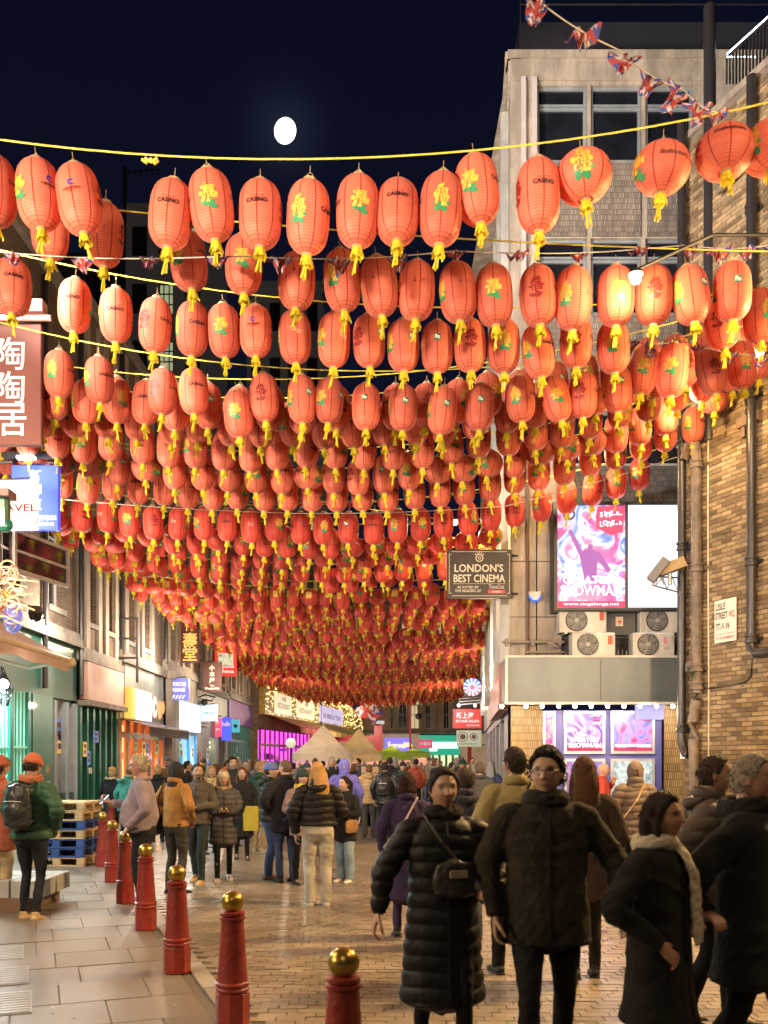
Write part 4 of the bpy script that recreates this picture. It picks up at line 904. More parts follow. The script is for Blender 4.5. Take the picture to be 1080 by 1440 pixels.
# ------------------------------------------------------------------ gold fairy-lit building, magenta shop
GN = Vector((4.6, 31, 0)); GF = Frame((-6.6, 49, 0), GN); GL = GN.length
gb = thing('gold_building', 'building with gold fairy-lit fascia, hedge planters and three cream signs', 'building', (-6.6, 49, 0))
gw = [(1.5+i*3.1, 3.0+i*3.1) for i in range(9)]
s = MB(GF); gops = [(a, b, c, d) for a, b in gw for c, d in [(7.0, 9.2), (10.2, 12)]]
open_wall(s, -.3, GL, 3.4, 14, gops, 0, .3, 0); s.box(-.3, GL, -.1, .15, 13.9, 14.1); s.add([(-.3, 0, 0), (-.3, -8, 0), (-.3, -8, 14), (-.3, 0, 14)], [(3, 2, 1, 0)])
s.build('wall', [BR_C], gb)
for a, b, c, d in gops: sash_window(GF, a, b, c, d, -.25, gb, M_FRAMEP, (2, 2), .08, glass=WIN_L if random.random() < .4 else None)
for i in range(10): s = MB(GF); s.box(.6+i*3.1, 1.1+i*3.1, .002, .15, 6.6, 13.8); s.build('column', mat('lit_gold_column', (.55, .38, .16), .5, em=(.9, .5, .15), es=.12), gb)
s = MB(GF); s.box(-.2, GL*.97, .02, .35, 4.1, 5.9); s.build('fascia', mat('gold_fascia', (.42, .28, .07), .45, var=.5, vs=8, bump=.5, bs=12), gb)
s = MB(GF)
for i in range(900):
    s.ball((random.uniform(-.1, GL*.96), .37, random.uniform(4.15, 5.9) if random.random() < .75 else random.uniform(5.6, 6.0)), .022 if i % 3 else .032, n=5, m=4)
stuff(s.build('fairy_lights', glow('fairy_gold', (1, .70, .25), 3.5), gb))
for u, wd, m, w2 in ((3.4, 3.6, 'cream', 'RESTAURANT'), (8.9, 4.6, 'cream', 'RESTAURANT'), (17.0, 8.0, 'mauve', 'BUBBLE TEA')):
    b = MB(GF); b.bbox(u-wd/2, u+wd/2, .36, .44, 4.25, 5.35, .03); bo = b.build('name_board', mat('board_'+m, (.75, .65, .42) if m == 'cream' else (.45, .40, .62), .45, em=(1, .85, .55) if m == 'cream' else (.7, .6, .9), es=.55), gb)
    t = MB(GF); put_text(t, w2, (u, .447, 4.7), w=wd*.75, h=.32, bold=.01); put_text(t, '海鮮酒家' if m == 'cream' else '茶', (u, .447, 5.1), h=.24, bold=.01)
    o = t.build('lettering', mat('ink_brown', (.10, .05, .02), .5)); o.location = -world_loc(bo); o.parent = bo
for i in range(16):
    s = MB(GF); u = .1+i*1.9; s.box(u, u+1.6, .05, .55, 5.95, 6.35); s.build('planter', mat('planter_grey', (.16, .15, .17), .6), gb)
def foliage(name, mb, u0, u1, v0, v1, z0, z1, n, sz, m, parent=None):
    for i in range(n):
        c = (random.uniform(u0, u1), random.uniform(v0, v1), z0+(z1-z0)*random.random()**.8); a = random.uniform(0, 2*PI); b = random.uniform(-1, 1); l = sz*random.uniform(.6, 1.3)
        dx, dy, dz = math.cos(a)*l, math.sin(a)*l, b*l*.7
        mb.add([c, (c[0]+dx*.5-dy*.25, c[1]+dy*.5+dx*.25, c[2]+dz*.6), (c[0]+dx, c[1]+dy, c[2]+dz), (c[0]+dx*.5+dy*.25, c[1]+dy*.5-dx*.25, c[2]+dz*.4)], [(0, 1, 2, 3)])
    return mb.build(name, m, parent)
s = MB(GF); stuff(foliage('hedge', s, 0, GL*.95, .05, .75, 6.3, 6.75, 3800, .16, mat('hedge_green', (.05, .10, .03), .7, var=.4, transl=.2), gb))
MAG = mat('magenta_glow_wall', (.5, .05, .4), .5, em=(1.0, .10, .75), es=1.1, var=.3)
ms = thing('shopfront', 'magenta-lit shopfront below the gold fascia', 'shopfront', GF(4, .02, 0))
room(GF, .1, 12, .2, 3.3, ms, MAG, .5, MAG, 8, [(.05, .02, .1), (.2, .1, .8), (.5, .5, .5)]); mullions(GF, .1, 12, 0, 3.4, 12, mat('magenta_post', (.22, .03, .2), .4), ms, v=0, t=.15, horiz=(2.5, 1.2))
lamp('AREA', GF(5, .4, 2.8), 240, (1, .15, .8), 6, aim=GF(5, 4, 0), sy=1)
gl = thing('globe_lamp', 'white globe lamp on a thin post before the magenta shop', 'lamp', P(409, 1045, 44)); q = P(409, 1045, 44)
s = MB(); s.ball(q, .24, n=14, m=10); s.build('globe', mat('opal_globe', (.6, .6, .5), .3, em=(.9, .85, .6), es=.5), gl); s = MB(); s.cyl((q.x, q.y, 0), (q.x, q.y, q.z-.2), .05); s.build('post', M_BLACK, gl)
ag = thing('shop_awning', 'long yellow-olive striped awning below the gold fascia', 'awning', GF(12, 1, 3.4))
s = MB(GF)
for i in range(28):
    u = 1.0+i*.95; s.add([(u, .1, 4.2), (u+.95, .1, 4.2), (u+.95, 2.0, 3.45), (u, 2.0, 3.45)], [(0, 1, 2, 3)], i % 2); s.add([(u, 2.0, 3.45), (u+.95, 2.0, 3.45), (u+.95, 2.02, 3.15), (u, 2.02, 3.15)], [(0, 1, 2, 3)], i % 2)
s.build('cloth', [mat('olive_cloth', (.42, .32, .08), .8, transl=.3), mat('gold_cloth', (.60, .46, .14), .8, transl=.3)], ag)
s = MB(GF); s.box(12, GL, -.3, .02, 0, 3.4); s.build('shop_row', mat('dim_shop', (.2, .12, .08), .5, em=(.7, .35, .15), es=.4, var=.6, vs=1), gb)

# ------------------------------------------------------------------ buildings closing the street
EF = Frame((-3.5, 80, 0), (1, 0, 0)); e_u = lambda px: (px-540)/FPX*80+3.5; e_z = lambda py: CAMZ+(HZ-py)/FPX*80
eb = thing('end_building', 'peach-lit building with pilasters closing the far end of the street', 'building', (-3.5, 80, 0))
eops = [(e_u(a), e_u(b), e_z(1025), e_z(985)) for a, b in ((548, 556), (560, 572), (577, 590), (598, 606), (624, 632))]+[(u, u+1.0, c, c+2.2) for u in (2.5, 5, 7.5, 10) for c in (9, 12.4)]
s = MB(EF); open_wall(s, -.5, 14, 3.9, 16, eops, 0, .3, 0); s.build('wall', mat('peach_stone', (.50, .33, .20), .7, bump=.2, dirt=.3), eb)
for a, b, c, d in eops: sash_window(EF, a, b, c, d, -.28, eb, M_FRAMEP, (2, 2), .07, glass=WIN_L if random.random() < .5 else None)
for px in (556, 574, 592, 610, 636, 660): s = MB(EF); s.box(e_u(px)-.2, e_u(px)+.2, .002, .2, 4.3, 15.8); s.build('pilaster', M_PIL, eb)
s = MB(EF); s.box(-.5, 14, 0, .3, 3.95, 4.25); s.box(-.5, 14, -.1, .4, 15.8, 16.1); s.build('cornice', M_STONE, eb)
def lit(name, c, e, s_): return mat(name, c, .4, em=e, es=s_, var=.12)
es = thing('shopfront', 'green shopfront with bright white strip sign at the far end of the street', 'shopfront', EF(e_u(617), .1, 0))
s = MB(EF); s.box(e_u(590), e_u(646), .1, .5, e_z(1062), e_z(1034)); s.build('fascia', lit('emerald_fascia', (.02, .32, .2), (.02, .5, .3), .5), es)
s = MB(EF); s.box(e_u(608), e_u(643), .5, .56, e_z(1052), e_z(1044)); s.box(e_u(604), e_u(614), .5, .56, e_z(1056), e_z(1053)); s.build('strip_lamp', glow('strip_white', (.8, 1, .95), 3), es)
s = MB(EF); s.box(e_u(590), e_u(646), -.2, .0, 0, e_z(1062)); s.build('window', mat('bright_window', (.3, .4, .2), .4, em=(.75, .85, .45), es=.9, var=.7, vs=2.5), es)
mullions(EF, e_u(590), e_u(646), 0, e_z(1062), 6, mat('emerald_paint', (.02, .2, .12), .4), es, v=.1, t=.2)
s = MB(EF); s.box(-.5, e_u(590), -.2, .0, 0, 3.9); s.box(e_u(646), 14, -.2, 0, 0, 3.9); s.build('shop_row', mat('dim_shop2', (.2, .15, .12), .5, em=(.6, .4, .2), es=.3, var=.7, vs=1), eb)
es2 = sign_thing('pharmacy_sign', 'violet lit sign for a Chinese medicine shop at the street end', EF(e_u(560), .4, 3))
s = MB(EF); s.box(e_u(541), e_u(577), .3, .5, e_z(1064), e_z(1038)); s.build('board', lit('violet_panel', (.12, .1, .5), (.2, .16, .9), .9), es2)
t = MB(EF); put_text(t, 'Everwell', (e_u(558), .51, e_z(1048)), w=1.5, h=.55, bold=.02); put_text(t, 'Chinese Medicine', (e_u(558), .51, e_z(1059)), w=1.7, h=.25, bold=.02, mi=1); disc(t, (e_u(574), .51, e_z(1050)), .35, mi=0, n=8, a1=PI, a0=0)
t.build('lettering', [glow('letter_yellow', (1, .8, .3), 1.2), M_WTEXT], es2)
es3 = sign_thing('pink_sign', 'small pink-red sign beside the emerald shopfront', EF(e_u(598), .6, 3))
s = MB(EF); s.box(e_u(587), e_u(608), .6, .7, e_z(1052), e_z(1040)); s.build('board', lit('pink_panel', (.6, .04, .14), (.8, .08, .2), .5), es3); t = MB(EF); put_text(t, '中國城', (e_u(598), .71, e_z(1046)), h=.35, bold=.02); t.build('lettering', M_WTEXT, es3)
for px, y0, wd, lab in ((532, 1018, .55, 'thick red painted column of the street gate beside the awnings'), (577, 985, .14, 'thin tall red post carrying a black lantern lamp'), (660, 1045, .2, 'red post standing below the white hair sign')):
    Y = 62 if px != 660 else 45
    t = thing('red_post', lab, 'post', P(px, 1067, Y)-Vector((0, 0, CAMZ))); q = P(px, y0, Y)
    s = MB(); s.box(q.x-wd/2, q.x+wd/2, Y-wd/2, Y+wd/2, 0, q.z); s.build('post', mat('gate_red', (.42, .02, .03), .4), t)
    if px == 577:
        s = MB(); s.tube([(q.x, Y, 5.3), (q.x+.3, Y, 5.4), (q.x+.6, Y, 5.3)], .04); s.ball((q.x+.55, Y, 4.6), .22); s.cyl((q.x+.55, Y, 4.8), (q.x+.5, Y, 5.35), .05); s.build('lamp_arm', M_BLACK, t)
    if px == 532:
        s = MB(); s.box(q.x-.4, q.x+.4, Y-.4, Y+.4, q.z, q.z+.2); s.build('capital', glow('cap_white', (.9, .9, .85), .5), t); s = MB(); s.box(q.x-3.0, q.x-.3, Y-.1, Y+.1, 2.9, 3.3); s.build('cross_beam', _MC['gate_red'], t)

# tall grey blocks behind the terrace roofs, and houses behind
def block(name, label, x0, x1, y0, y1, H, m, lit_ratio=.15, roof=True, n=(4, 9), zmin=0):
    t = thing(name, label, 'building', ((x0+x1)/2, y0, 0)); F = Frame((x0, y0, 0), (1, 0, 0)); ww = x1-x0
    pitch = ww/n[0]; hp = (H-zmin)/n[1]; ops = [(pitch*(i+.2), pitch*(i+.8), zmin+hp*(j+.25), zmin+hp*(j+.8)) for i in range(n[0]) for j in range(n[1])]
    s = MB(F); open_wall(s, 0, ww, 0, H, ops, 0, .3, 0); s.add([(ww, 0, 0), (ww, -(y1-y0), 0), (ww, -(y1-y0), H), (ww, 0, H)], [(0, 1, 2, 3)]); s.add([(0, 0, 0), (0, -(y1-y0), 0), (0, -(y1-y0), H), (0, 0, H)], [(3, 2, 1, 0)])
    s.add([(0, 0, H), (ww, 0, H), (ww, -(y1-y0), H), (0, -(y1-y0), H)], [(0, 1, 2, 3)]); s.box(-.2, ww+.2, -.3, .2, H, H+.5); s.build('wall', m, t)
    for o in ops: sash_window(F, *o, -.28, t, M_DARKM, (3, 3), .1, glass=glow('office_window', (.75, .8, .45), .35) if random.random() < lit_ratio else None)
    return t
GREYR = mat('grey_office', (.16, .15, .15), .8, var=.15, em=(.5, .45, .42), es=.02)
block('office_block', 'tall grey office block with a few lit windows, behind the nearer lantern strings', -16.2, -11.2, 58, 66, 36.0, GREYR, .35, n=(3, 10))
block('office_block', 'pale grey block rising behind the terrace towards the middle of the sky gap', -9.2, -4.2, 62, 70, 33.2, GREYR, .12, n=(4, 9))
block('office_block', 'dark block with boarded upper floors behind the nearest terrace roof', -30, -17.2, 60, 70, 34, mat('dark_office', (.07, .07, .075), .8), .1, n=(6, 9))
an = thing('roof_aerial', 'thin roof aerial standing against the night sky', 'aerial', P(173, 300, 59))
s = MB(); a = P(173, 420, 57.5); b = P(176, 235, 57.5); s.cyl(a, b, .12); s.cyl(P(176, 243, 57.5), P(226, 238, 57.5), .06)
for k in range(6): s.cyl(P(182+k*8, 238, 57.5), P(182+k*8, 247, 57.5), .04)
s.build('mast', M_DARKM, an)

# ------------------------------------------------------------------ hanging signs down the street
def banner(label, px0, px1, py0, py1, Y, m, th=.1, name='hanging_sign', back=None):
    a = P(px0, py1, Y); b = P(px1, py0, Y); t = sign_thing(name, label, ((a.x+b.x)/2, Y, a.z)); s = MB(); s.bbox(a.x, b.x, Y-th/2, Y+th/2, a.z, b.z, .01); s.build('board', m, t)
    s = MB(); wx = XL if b.x < 0 else b.x+1
    if b.x < 0:
        s.cyl((a.x, Y, b.z+.06), (max(XL, a.x-2.2), Y, b.z+.06), .02); s.cyl((a.x+.1, Y, b.z), (b.x-.1, Y, b.z+.05), .015)
    else: s.cyl((b.x, Y, b.z-.08), (b.x+.6, Y, b.z-.08), .025); s.cyl((b.x, Y, a.z+.08), (b.x+.6, Y, a.z+.08), .025)
    s.build('bracket', M_DARKM, t)
    return t, a, b, Y-th/2-.006
def letters(t, items, m):
    s = MB(); [put_text(s, tx, c, w=w_, h=h_, bold=bo) for tx, c, w_, h_, bo in items]; return s.build('lettering', m, t)
t, a, b, y = banner('big red-brown hanging banner with three white Chinese characters', -48, 60, 458, 627, 12.2, mat('banner_brown', (.15, .045, .03), .5, var=.06))
cxs = P(13, 0, y).x
for i, (ch, py) in enumerate((('陶', 497), ('陶', 545), ('居', 590))): letters(t, [(ch, (cxs, y, P(0, py, y).z), None, .43, .006)], M_WPRINT) if i < 9 else None
s = MB(); s.cyl((a.x, y-.05, b.z+.05), (b.x+.15, y-.05, b.z+.05), .04); s.box(a.x, b.x+.05, y-.1, y+.1, b.z+.12, b.z+.28); s.build('lamp_rail', mat('pink_rail', (.45, .2, .17), .5), t)
s = MB(); s.box(a.x, P(33, 0, y).x, y-.12, y-.05, b.z+.02, b.z+.06); s.build('tube_lamp', glow('rail_white', (1, .95, .9), 7), t); lamp('AREA', ((a.x+b.x)/2, y-.35, b.z+.1), 3, (1, .9, .8), 1.0, aim=((a.x+b.x)/2, y, b.z-1.2), sy=.1)
t, a, b, y = banner('blue lit hanging sign of a dim sum restaurant with white characters', 18, 84, 655, 746, 14.2, lit('sign_blue', (.02, .04, .38), (.05, .10, .95), .6))
letters(t, [('新', (P(50, 0, y).x, y, P(0, 669, y).z), None, .18, .02), ('期', (P(50, 0, y).x, y, P(0, 689, y).z), None, .18, .02), ('点', (P(50, 0, y).x, y, P(0, 709, y).z), None, .18, .02), ('YAUTCHU DIM', (P(51, 0, y).x, y, P(0, 728, y).z), .60, .07, .02), ('CUISINE', (P(63, 0, y).x, y, P(0, 737, y).z), .28, .035, .01)], M_WTEXT)
s = MB(); s.box(P(32, 0, y).x, P(56, 0, y).x, y-.25, y-.15, b.z+.02, b.z+.06); s.build('tube_lamp', glow('tube_blue', (.7, .85, 1), 9), t); s = MB(); s.box(a.x-.5, b.x+.05, y-.14, y-.04, b.z+.07, b.z+.15); s.build('rail', M_BLACK, t)
lamp('AREA', ((a.x+b.x)/2, y-.3, b.z+.05), 2.5, (.7, .85, 1.0), .7, aim=((a.x+b.x)/2, y, b.z-.8), sy=.08)
t, a, b, y = banner('white travel agency sign with red letters, overlapping the blue sign', -14, 53, 676, 745, 13.5, mat('travel_white', (.5, .45, .40), .45, em=(1, .92, .9), es=.55, var=.05))
letters(t, [('TRAVEL', (P(17, 0, y).x, y, P(0, 714, y).z), .72, .11, .02)], glow('letter_red', (.75, .12, .08), .6)); letters(t, [('旺', (P(42, 0, y).x, y, P(0, 691, y).z), None, .15, .0)], glow('letter_cyan', (.35, .75, .9), .9)); letters(t, [('回 中國簽證', (P(27, 0, y).x, y, P(0, 732, y).z), .56, .09, .012)], mat('ink_greybrown', (.14, .09, .09), .5))
gs = sign_thing('dark_green_sign', 'edge of a dark green rounded sign with a brown cap at the picture edge', P(2, 720, 11))
s = MB(); a = P(-20, 752, 11); b = P(12, 700, 11); s.bbox(a.x, b.x, 10.95, 11.1, a.z+.1, b.z, .03); s.ball((b.x-.05, 11.02, a.z+.12), .1, .07, .09); s.build('board', DGREEN, gs); s = MB(); c = P(17, 694, 11); s.bbox(a.x, c.x, 10.9, 11.15, b.z, b.z+.09); s.build('cap', mat('umber_cap', (.12, .06, .05), .5), gs)
HS = [('maroon vertical sign with gold Chinese characters', 255, 280, 860, 932, 31.6, (.16, .012, .015), [('壽', .5, 900), ('堂', .5, 919)], (.75, .5, .12), 0),
      ('dark brown hanging sign with small white Chinese characters, beside the bright red one', 285, 312, 931, 973, 34, (.06, .022, .018), [('小', .19, 939), ('木', .19, 948), ('屋', .19, 957), ('The', .05, 964), ('Wooden Hut', .09, 968)], (.7, .6, .5), 0),
      ('bright red lit sign with a green and white square emblem', 302, 333, 906, 951, 38, (.6, .03, .02), [('Imperial', .14, 938), ('China', .14, 944)], (.95, .9, .85), .55)]
for lab, x0, x1, y0, y1, Y, c, tx, ink, e in HS:
    t, a, b, y = banner(lab, x0, x1, y0, y1, Y, mat('sgn_%d' % x0, c, .45, em=c, es=e*1.5, var=.05) if e else mat('sgn_%d' % x0, c, .45, var=.05))
    mi = mat('ink_%d' % x0, ink, .5, em=ink, es=.6, var=.02); xm = (a.x+b.x)/2
    letters(t, [(ch, (xm, y, P(0, py, y).z), None if len(ch) == 1 else (b.x-a.x)*.75*(.3 if ch == 'The' else 1), h, .015) for ch, h, py in tx], mi)
    if x0 == 302:
        s = MB(); rect(s, (xm, y, P(0, 927, y).z), .62, .5); s.build('emblem', swirl('emblem_print', ((.1, .35, .2), (.8, .8, .6), (.05, .1, .05)), .4, 5), t)
        s = MB(); s.box(a.x, b.x, y-.2, y-.1, b.z+.0, b.z+.06); s.build('tube_lamp', glow('rail_white', (1, .95, .9), 7), t)
t, a, b, y = banner('blue and white sign reading ACUPUNCTURE MASSAGE', 237, 266, 954, 985, 29.6, mat('acu_blue', (.06, .07, .32), .4, em=(.15, .18, .8), es=.45))
xm = (a.x+b.x)/2; letters(t, [('ACUPUNCTURE', (xm-.04, y, P(0, 962, y).z), .56, .13, .02), ('MASSAGE', (xm-.04, y, P(0, 970, y).z), .5, .12, .02), ('////', (xm, y, P(0, 980, y).z), .45, .12, .02)], M_WTEXT)
t, a, b, y = banner('pale blue sign reading DENTAL on a curly iron bracket', 283, 306, 991, 1014, 35, mat('dental_blue', (.40, .60, .68), .4, em=(.6, .85, .95), es=.5)); xm = (a.x+b.x)/2
letters(t, [('DENTAL', (xm, y, P(0, 1003, y).z), .42, .09, .02), ('CENTRE', (xm, y, P(0, 997, y).z), .3, .05, .01)], mat('ink_slate', (.08, .12, .2), .5))
s = MB(); c = P(288, 985, 35); s.tube([(c.x-.4, 35, c.z+.05), (c.x, 35, c.z+.22), (c.x+.4, 35, c.z+.12), (c.x+.25, 35, c.z-.03), (c.x, 35, c.z+.05)], .03); s.ball((c.x+.0, 34.9, c.z-.08), .13); s.build('scroll', M_BLACK, t)
t, a, b, y = banner('red neon vertical sign with white characters', 302, 311, 1010, 1036, 38.5, glow('neon_red', (1, .06, .12), 1.6)); letters(t, [('按', ((a.x+b.x)/2, y, P(0, 1017, y).z), None, .18, .02), ('摩', ((a.x+b.x)/2, y, P(0, 1027, y).z), None, .18, .02)], M_WTEXT)
t, a, b, y = banner('blue neon sign with white script beside the red neon one', 312, 325, 1009, 1041, 39, glow('neon_blue', (.06, .08, 1), 1.7)); letters(t, [('hello', ((a.x+b.x)/2, y, P(0, 1018, y).z), .34, .2, .02)], M_WTEXT)
t, a, b, y = banner('teal shield-shaped sign with dark crest', 326, 337, 1012, 1030, 41, lit('teal_shield', (.05, .35, .4), (.1, .6, .7), .5)); s = MB(); disc(s, ((a.x+b.x)/2, y, (a.z+b.z)/2), .1, n=5); s.build('crest', M_BLACK, t)
s = MB(); 
bk = thing('iron_bracket', 'black rectangular iron frame projecting from the pilastered brick house', 'bracket', P(165, 900, 25.5)); s = MB()
for z in (870, 898, 925): s.cyl(P(140, z, 24.5), P(193, z, 24.5), .03, n=6)
s.cyl(P(193, 868, 24.5), P(193, 960, 24.5), .035, n=6); s.cyl(P(163, 870, 24.5), P(163, 925, 24.5), .02, n=6); s.build('frame', M_DARKM, bk)
fl = thing('flood_lamp', 'small black floodlight on an arm high on the brick house', 'lamp', P(225, 892, 30)); s = MB(); q = P(226, 893, 30); s.box(q.x-.2, q.x+.2, 29.9, 30.1, q.z-.12, q.z+.12); s.cyl(q, P(208, 870, 30), .03); s.cyl(P(211, 890, 30), q, .03); s.build('housing', M_BLACK, fl)
# curly warm light ornament at the left edge
ol = thing('wire_ornament', 'tangled glowing orange and white wire ornament at the picture edge', 'ornament', P(10, 840, 12.5)); s = MB(); 
for k in range(26):
    c = P(random.uniform(-15, 30), random.uniform(798, 880), 12.5+random.uniform(-.3, .3)); r = random.uniform(.05, .2); tt = random.uniform(0, 6)
    s.tube([c+Vector((r*(1-i/26)*math.cos(tt+i*.45), random.uniform(-.01, .01), r*(1-i/26)*math.sin(tt+i*.45))) for i in range(22)], .011, 5, random.randrange(3))
for k in range(22):
    a = P(random.uniform(-5, 20), random.uniform(800, 870), 12.5); s.cyl(a, a+Vector((random.uniform(.1, .38), random.uniform(-.2, .2), random.uniform(-.22, .05))), .010, n=5, mi=random.randrange(3))
s.build('wire', [glow('wire_glow', (1, .5, .2), 2.5), mat('copper_wire', (.5, .16, .08), .35, metal=.6), mat('steel_wire', (.5, .45, .4), .35, metal=.6)], ol)
s = MB(); c = P(18, 870, 12.6); s.ball(c, .13, .13, .2); s.build('blue_lobe', mat('blue_lobe', (.1, .12, .5), .4, em=(.2, .25, .9), es=.4), ol); lamp('POINT', P(8, 835, 12.2), 12, (1, .6, .3), .1)
gm = thing('globe_camera', 'dark glossy dome camera hanging by the wire ornament', 'security camera', P(50, 862, 13.5)); s = MB(); c = P(50, 865, 13.5); s.ball(c, .1, n=14, m=10); s.build('dome', mat('dome_black', (.02, .02, .02), .1), gm); s = MB(); s.cyl(c+Vector((0, 0, .02)), c+Vector((0, 0, .13)), .11, .07); s.cyl(c+Vector((0, 0, .1)), c+Vector((-.5, 0, .25)), .02); s.build('cap', M_DARKM, gm)
wl = thing('white_window', 'white-framed sash window between the hanging signs and the wire ornament', 'window', P(17, 780, 16)); F2 = Frame(P(13, 795, 15.5), (.25, 1, 0)); sash_window(F2, 0, 1.6, -.1, .62, .05, wl, M_FRAMEP, (1, 2), .06)

# far right signs
t, a, b, y = banner('red hair salon sign with white Chinese and English lettering', 637, 677, 997, 1024, 40, lit('salon_red', (.5, .02, .02), (.7, .03, .03), .5)); xm = (a.x+b.x)/2
letters(t, [('新上海', (xm-.1, y, P(0, 1006, y).z), .75, .27, .02), ('SH HAIR SALON', (xm, y, P(0, 1014, y).z), 1.0, .12, .02), ('020 7734 9448', (xm+.25, y, P(0, 1020, y).z), .55, .06, .01)], M_WTEXT)
t, a, b, y = banner('pale grey sign with two round portrait emblems under the hair salon sign', 642, 677, 1027, 1050, 40.2, mat('grey_green_sign', (.35, .38, .3), .5, em=(.5, .55, .4), es=.25)); xm = (a.x+b.x)/2; s = MB()
for dx, r in ((-.27, .22), (.2, .17)): disc(s, (xm+dx, y, P(0, 1036, y).z), r, r0=r-.03); disc(s, (xm+dx, y, P(0, 1036, y).z), r*.6, n=7)
put_text(s, 'SALON & BEAUTY', (xm, y, P(0, 1046, y).z), w=.8, h=.07, bold=.01); s.build('emblem', mat('ink_maroon', (.12, .03, .03), .5), t)
t, a, b, y = banner('round lit sign with a pinwheel of blue, red and white rays', 652, 676, 954, 979, 38, M_BLACK, .08); s = MB(); c = ((a.x+b.x)/2, y, (a.z+b.z)/2); r = .36
for k in range(24): 
    t0 = 2*PI*k/24; disc(s, (c[0], y-.002, c[2]), r, mi=k % 2+(2 if k > 12 and k % 2 else 0), n=2, a0=t0, a1=t0+PI/14, r0=.08)
disc(s, (c[0], y-.004, c[2]), .1, mi=3); s.build('emblem', [glow('ray_white', (.9, .9, 1), 1.6), glow('ray_blue', (.1, .2, .9), 1.5), glow('ray_teal', (.1, .6, .8), 1.5), glow('ray_red', (.9, .15, .2), 1.5)], t)
rk = thing('sign_rack', 'steel bracket rack with cool white lamps above the hair salon sign', 'bracket', P(660, 990, 39)); s = MB()
for z in (983, 987, 991): s.cyl(P(645, z, 39), P(682, z-3, 39), .02, n=5)
s.build('frame', M_STEEL, rk); s = MB(); [s.ball(P(px, 992, 38.8), .06) for px in (645, 668)]; s.build('bulb', glow('bulb_cool', (.8, .95, 1), 12), rk); lamp('POINT', P(655, 994, 38.4), 25, (.7, .9, 1), .1)

# ------------------------------------------------------------------ market stalls
def tent(label, x0, x1, y0, y1, zb, zt, m, stall=True):
    t = thing('market_tent', label, 'market tent', ((x0+x1)/2, y0, 0)); xm, ym = (x0+x1)/2, (y0+y1)/2; s = MB(); c = [(x0, y0), (x1, y0), (x1, y1), (x0, y1)]
    for i in range(4):
        (ax, ay), (bx, by) = c[i], c[(i+1) % 4]; n = 8
        for k in range(n):
            f0, f1 = k/n, (k+1)/n; p0 = (ax+(bx-ax)*f0, ay+(by-ay)*f0); p1 = (ax+(bx-ax)*f1, ay+(by-ay)*f1)
            s.add([(p0[0], p0[1], zb), (p1[0], p1[1], zb), (xm+(p1[0]-xm)*.5, ym+(p1[1]-ym)*.5, zb+(zt-zb)*.44), (xm+(p0[0]-xm)*.5, ym+(p0[1]-ym)*.5, zb+(zt-zb)*.44)], [(0, 1, 2, 3)])
            s.add([(xm+(p0[0]-xm)*.5, ym+(p0[1]-ym)*.5, zb+(zt-zb)*.44), (xm+(p1[0]-xm)*.5, ym+(p1[1]-ym)*.5, zb+(zt-zb)*.44), (xm, ym, zt)], [(0, 1, 2)])
            s.add([(p0[0], p0[1], zb-.28), (p1[0], p1[1], zb-.28), (p1[0], p1[1], zb), (p0[0], p0[1], zb)], [(0, 1, 2, 3)])
    s.build('roof', m, t)
    for x, y in c: s = MB(); s.cyl((x, y, 0), (x, y, zb), .03, n=6); s.build('leg', M_STEEL, t)
    if stall: s = MB(); s.box(x0+.1, x1-.1, y0+.2, y0+.25, zb-.75, zb-.3); s.build('back_panel', mat('stall_pink', (.5, .2, .15), .6, em=(1, .45, .3), es=.6, var=.6, vs=5), t); lamp('POINT', (xm, ym, zb-.25), 70, (1, .65, .35), .1)
    return t
M_TENT = mat('grey_canvas', (.50, .42, .32), .8, transl=.3, bump=.15); M_TENT2 = mat('tan_canvas', (.52, .42, .24), .8, transl=.3, bump=.15); M_LIME = mat('lime_canvas', (.24, .40, .05), .8, transl=.4)
a = P(411, 0, 34).x; b = P(500, 0, 34).x
tent('grey peaked market tent lit pink inside, nearest of the stalls', P(412, 0, 34).x, P(491, 0, 34).x, 34, 36.5, P(0, 1060, 34).z, P(0, 1017, 34).z, M_TENT)
tent('tan peaked market tent right behind the grey one', P(470, 0, 38).x, P(537, 0, 38).x, 38, 41, P(0, 1061, 38).z, P(0, 1022, 38).z, M_TENT2)
tent('lime green canopied stall further down the street', P(520, 0, 46).x, P(580, 0, 46).x, 46, 49, P(0, 1067, 46).z+.2, P(0, 1048, 46).z, M_LIME)
tent('smaller lime green canopied stall behind the first lime one', P(560, 0, 54).x, P(605, 0, 54).x, 54, 57, 2.1, P(0, 1052, 54).z, M_LIME)
ct = thing('stall_counter', 'wooden slatted stall counter beside the market tents', 'counter', P(517, 1067, 24)-Vector((0, 0, CAMZ))); x0 = P(508, 0, 23).x; x1 = P(532, 0, 23).x
for i in range(6): s = MB(); s.box(x0, x1, 23, 23.05, .55+i*.17, .70+i*.17); s.build('board', mat('counter_wood', (.38, .27, .15), .7, bump=.3, stretch=(1, 1, 12)), ct)
s = MB(); s.box(x0, x1, 23.06, 23.9, .5, 1.6); s.build('counter_body', M_DARKM, ct); 
for x in (x0+.08, x1-.08): s = MB(); s.cyl((x, 22.9, .25), (x, 23.0, .25), .22, n=16); s.build('wheel', M_BLACK, ct)

# lights along the street, under and between the strings of lanterns
for (x, y, z, p) in ((-5.8, 24, 4.9, 260), (3.0, 25, 4.4, 260), (-5.5, 33, 4.6, 260), (3.4, 34, 4.4, 260), (-4.5, 44, 4.2, 300), (3.6, 46, 4.4, 300), (-1, 58, 4.0, 400), (2, 70, 4.0, 400)):
    lamp('POINT', (x, y, z), p, (1, .78, .56), .15)

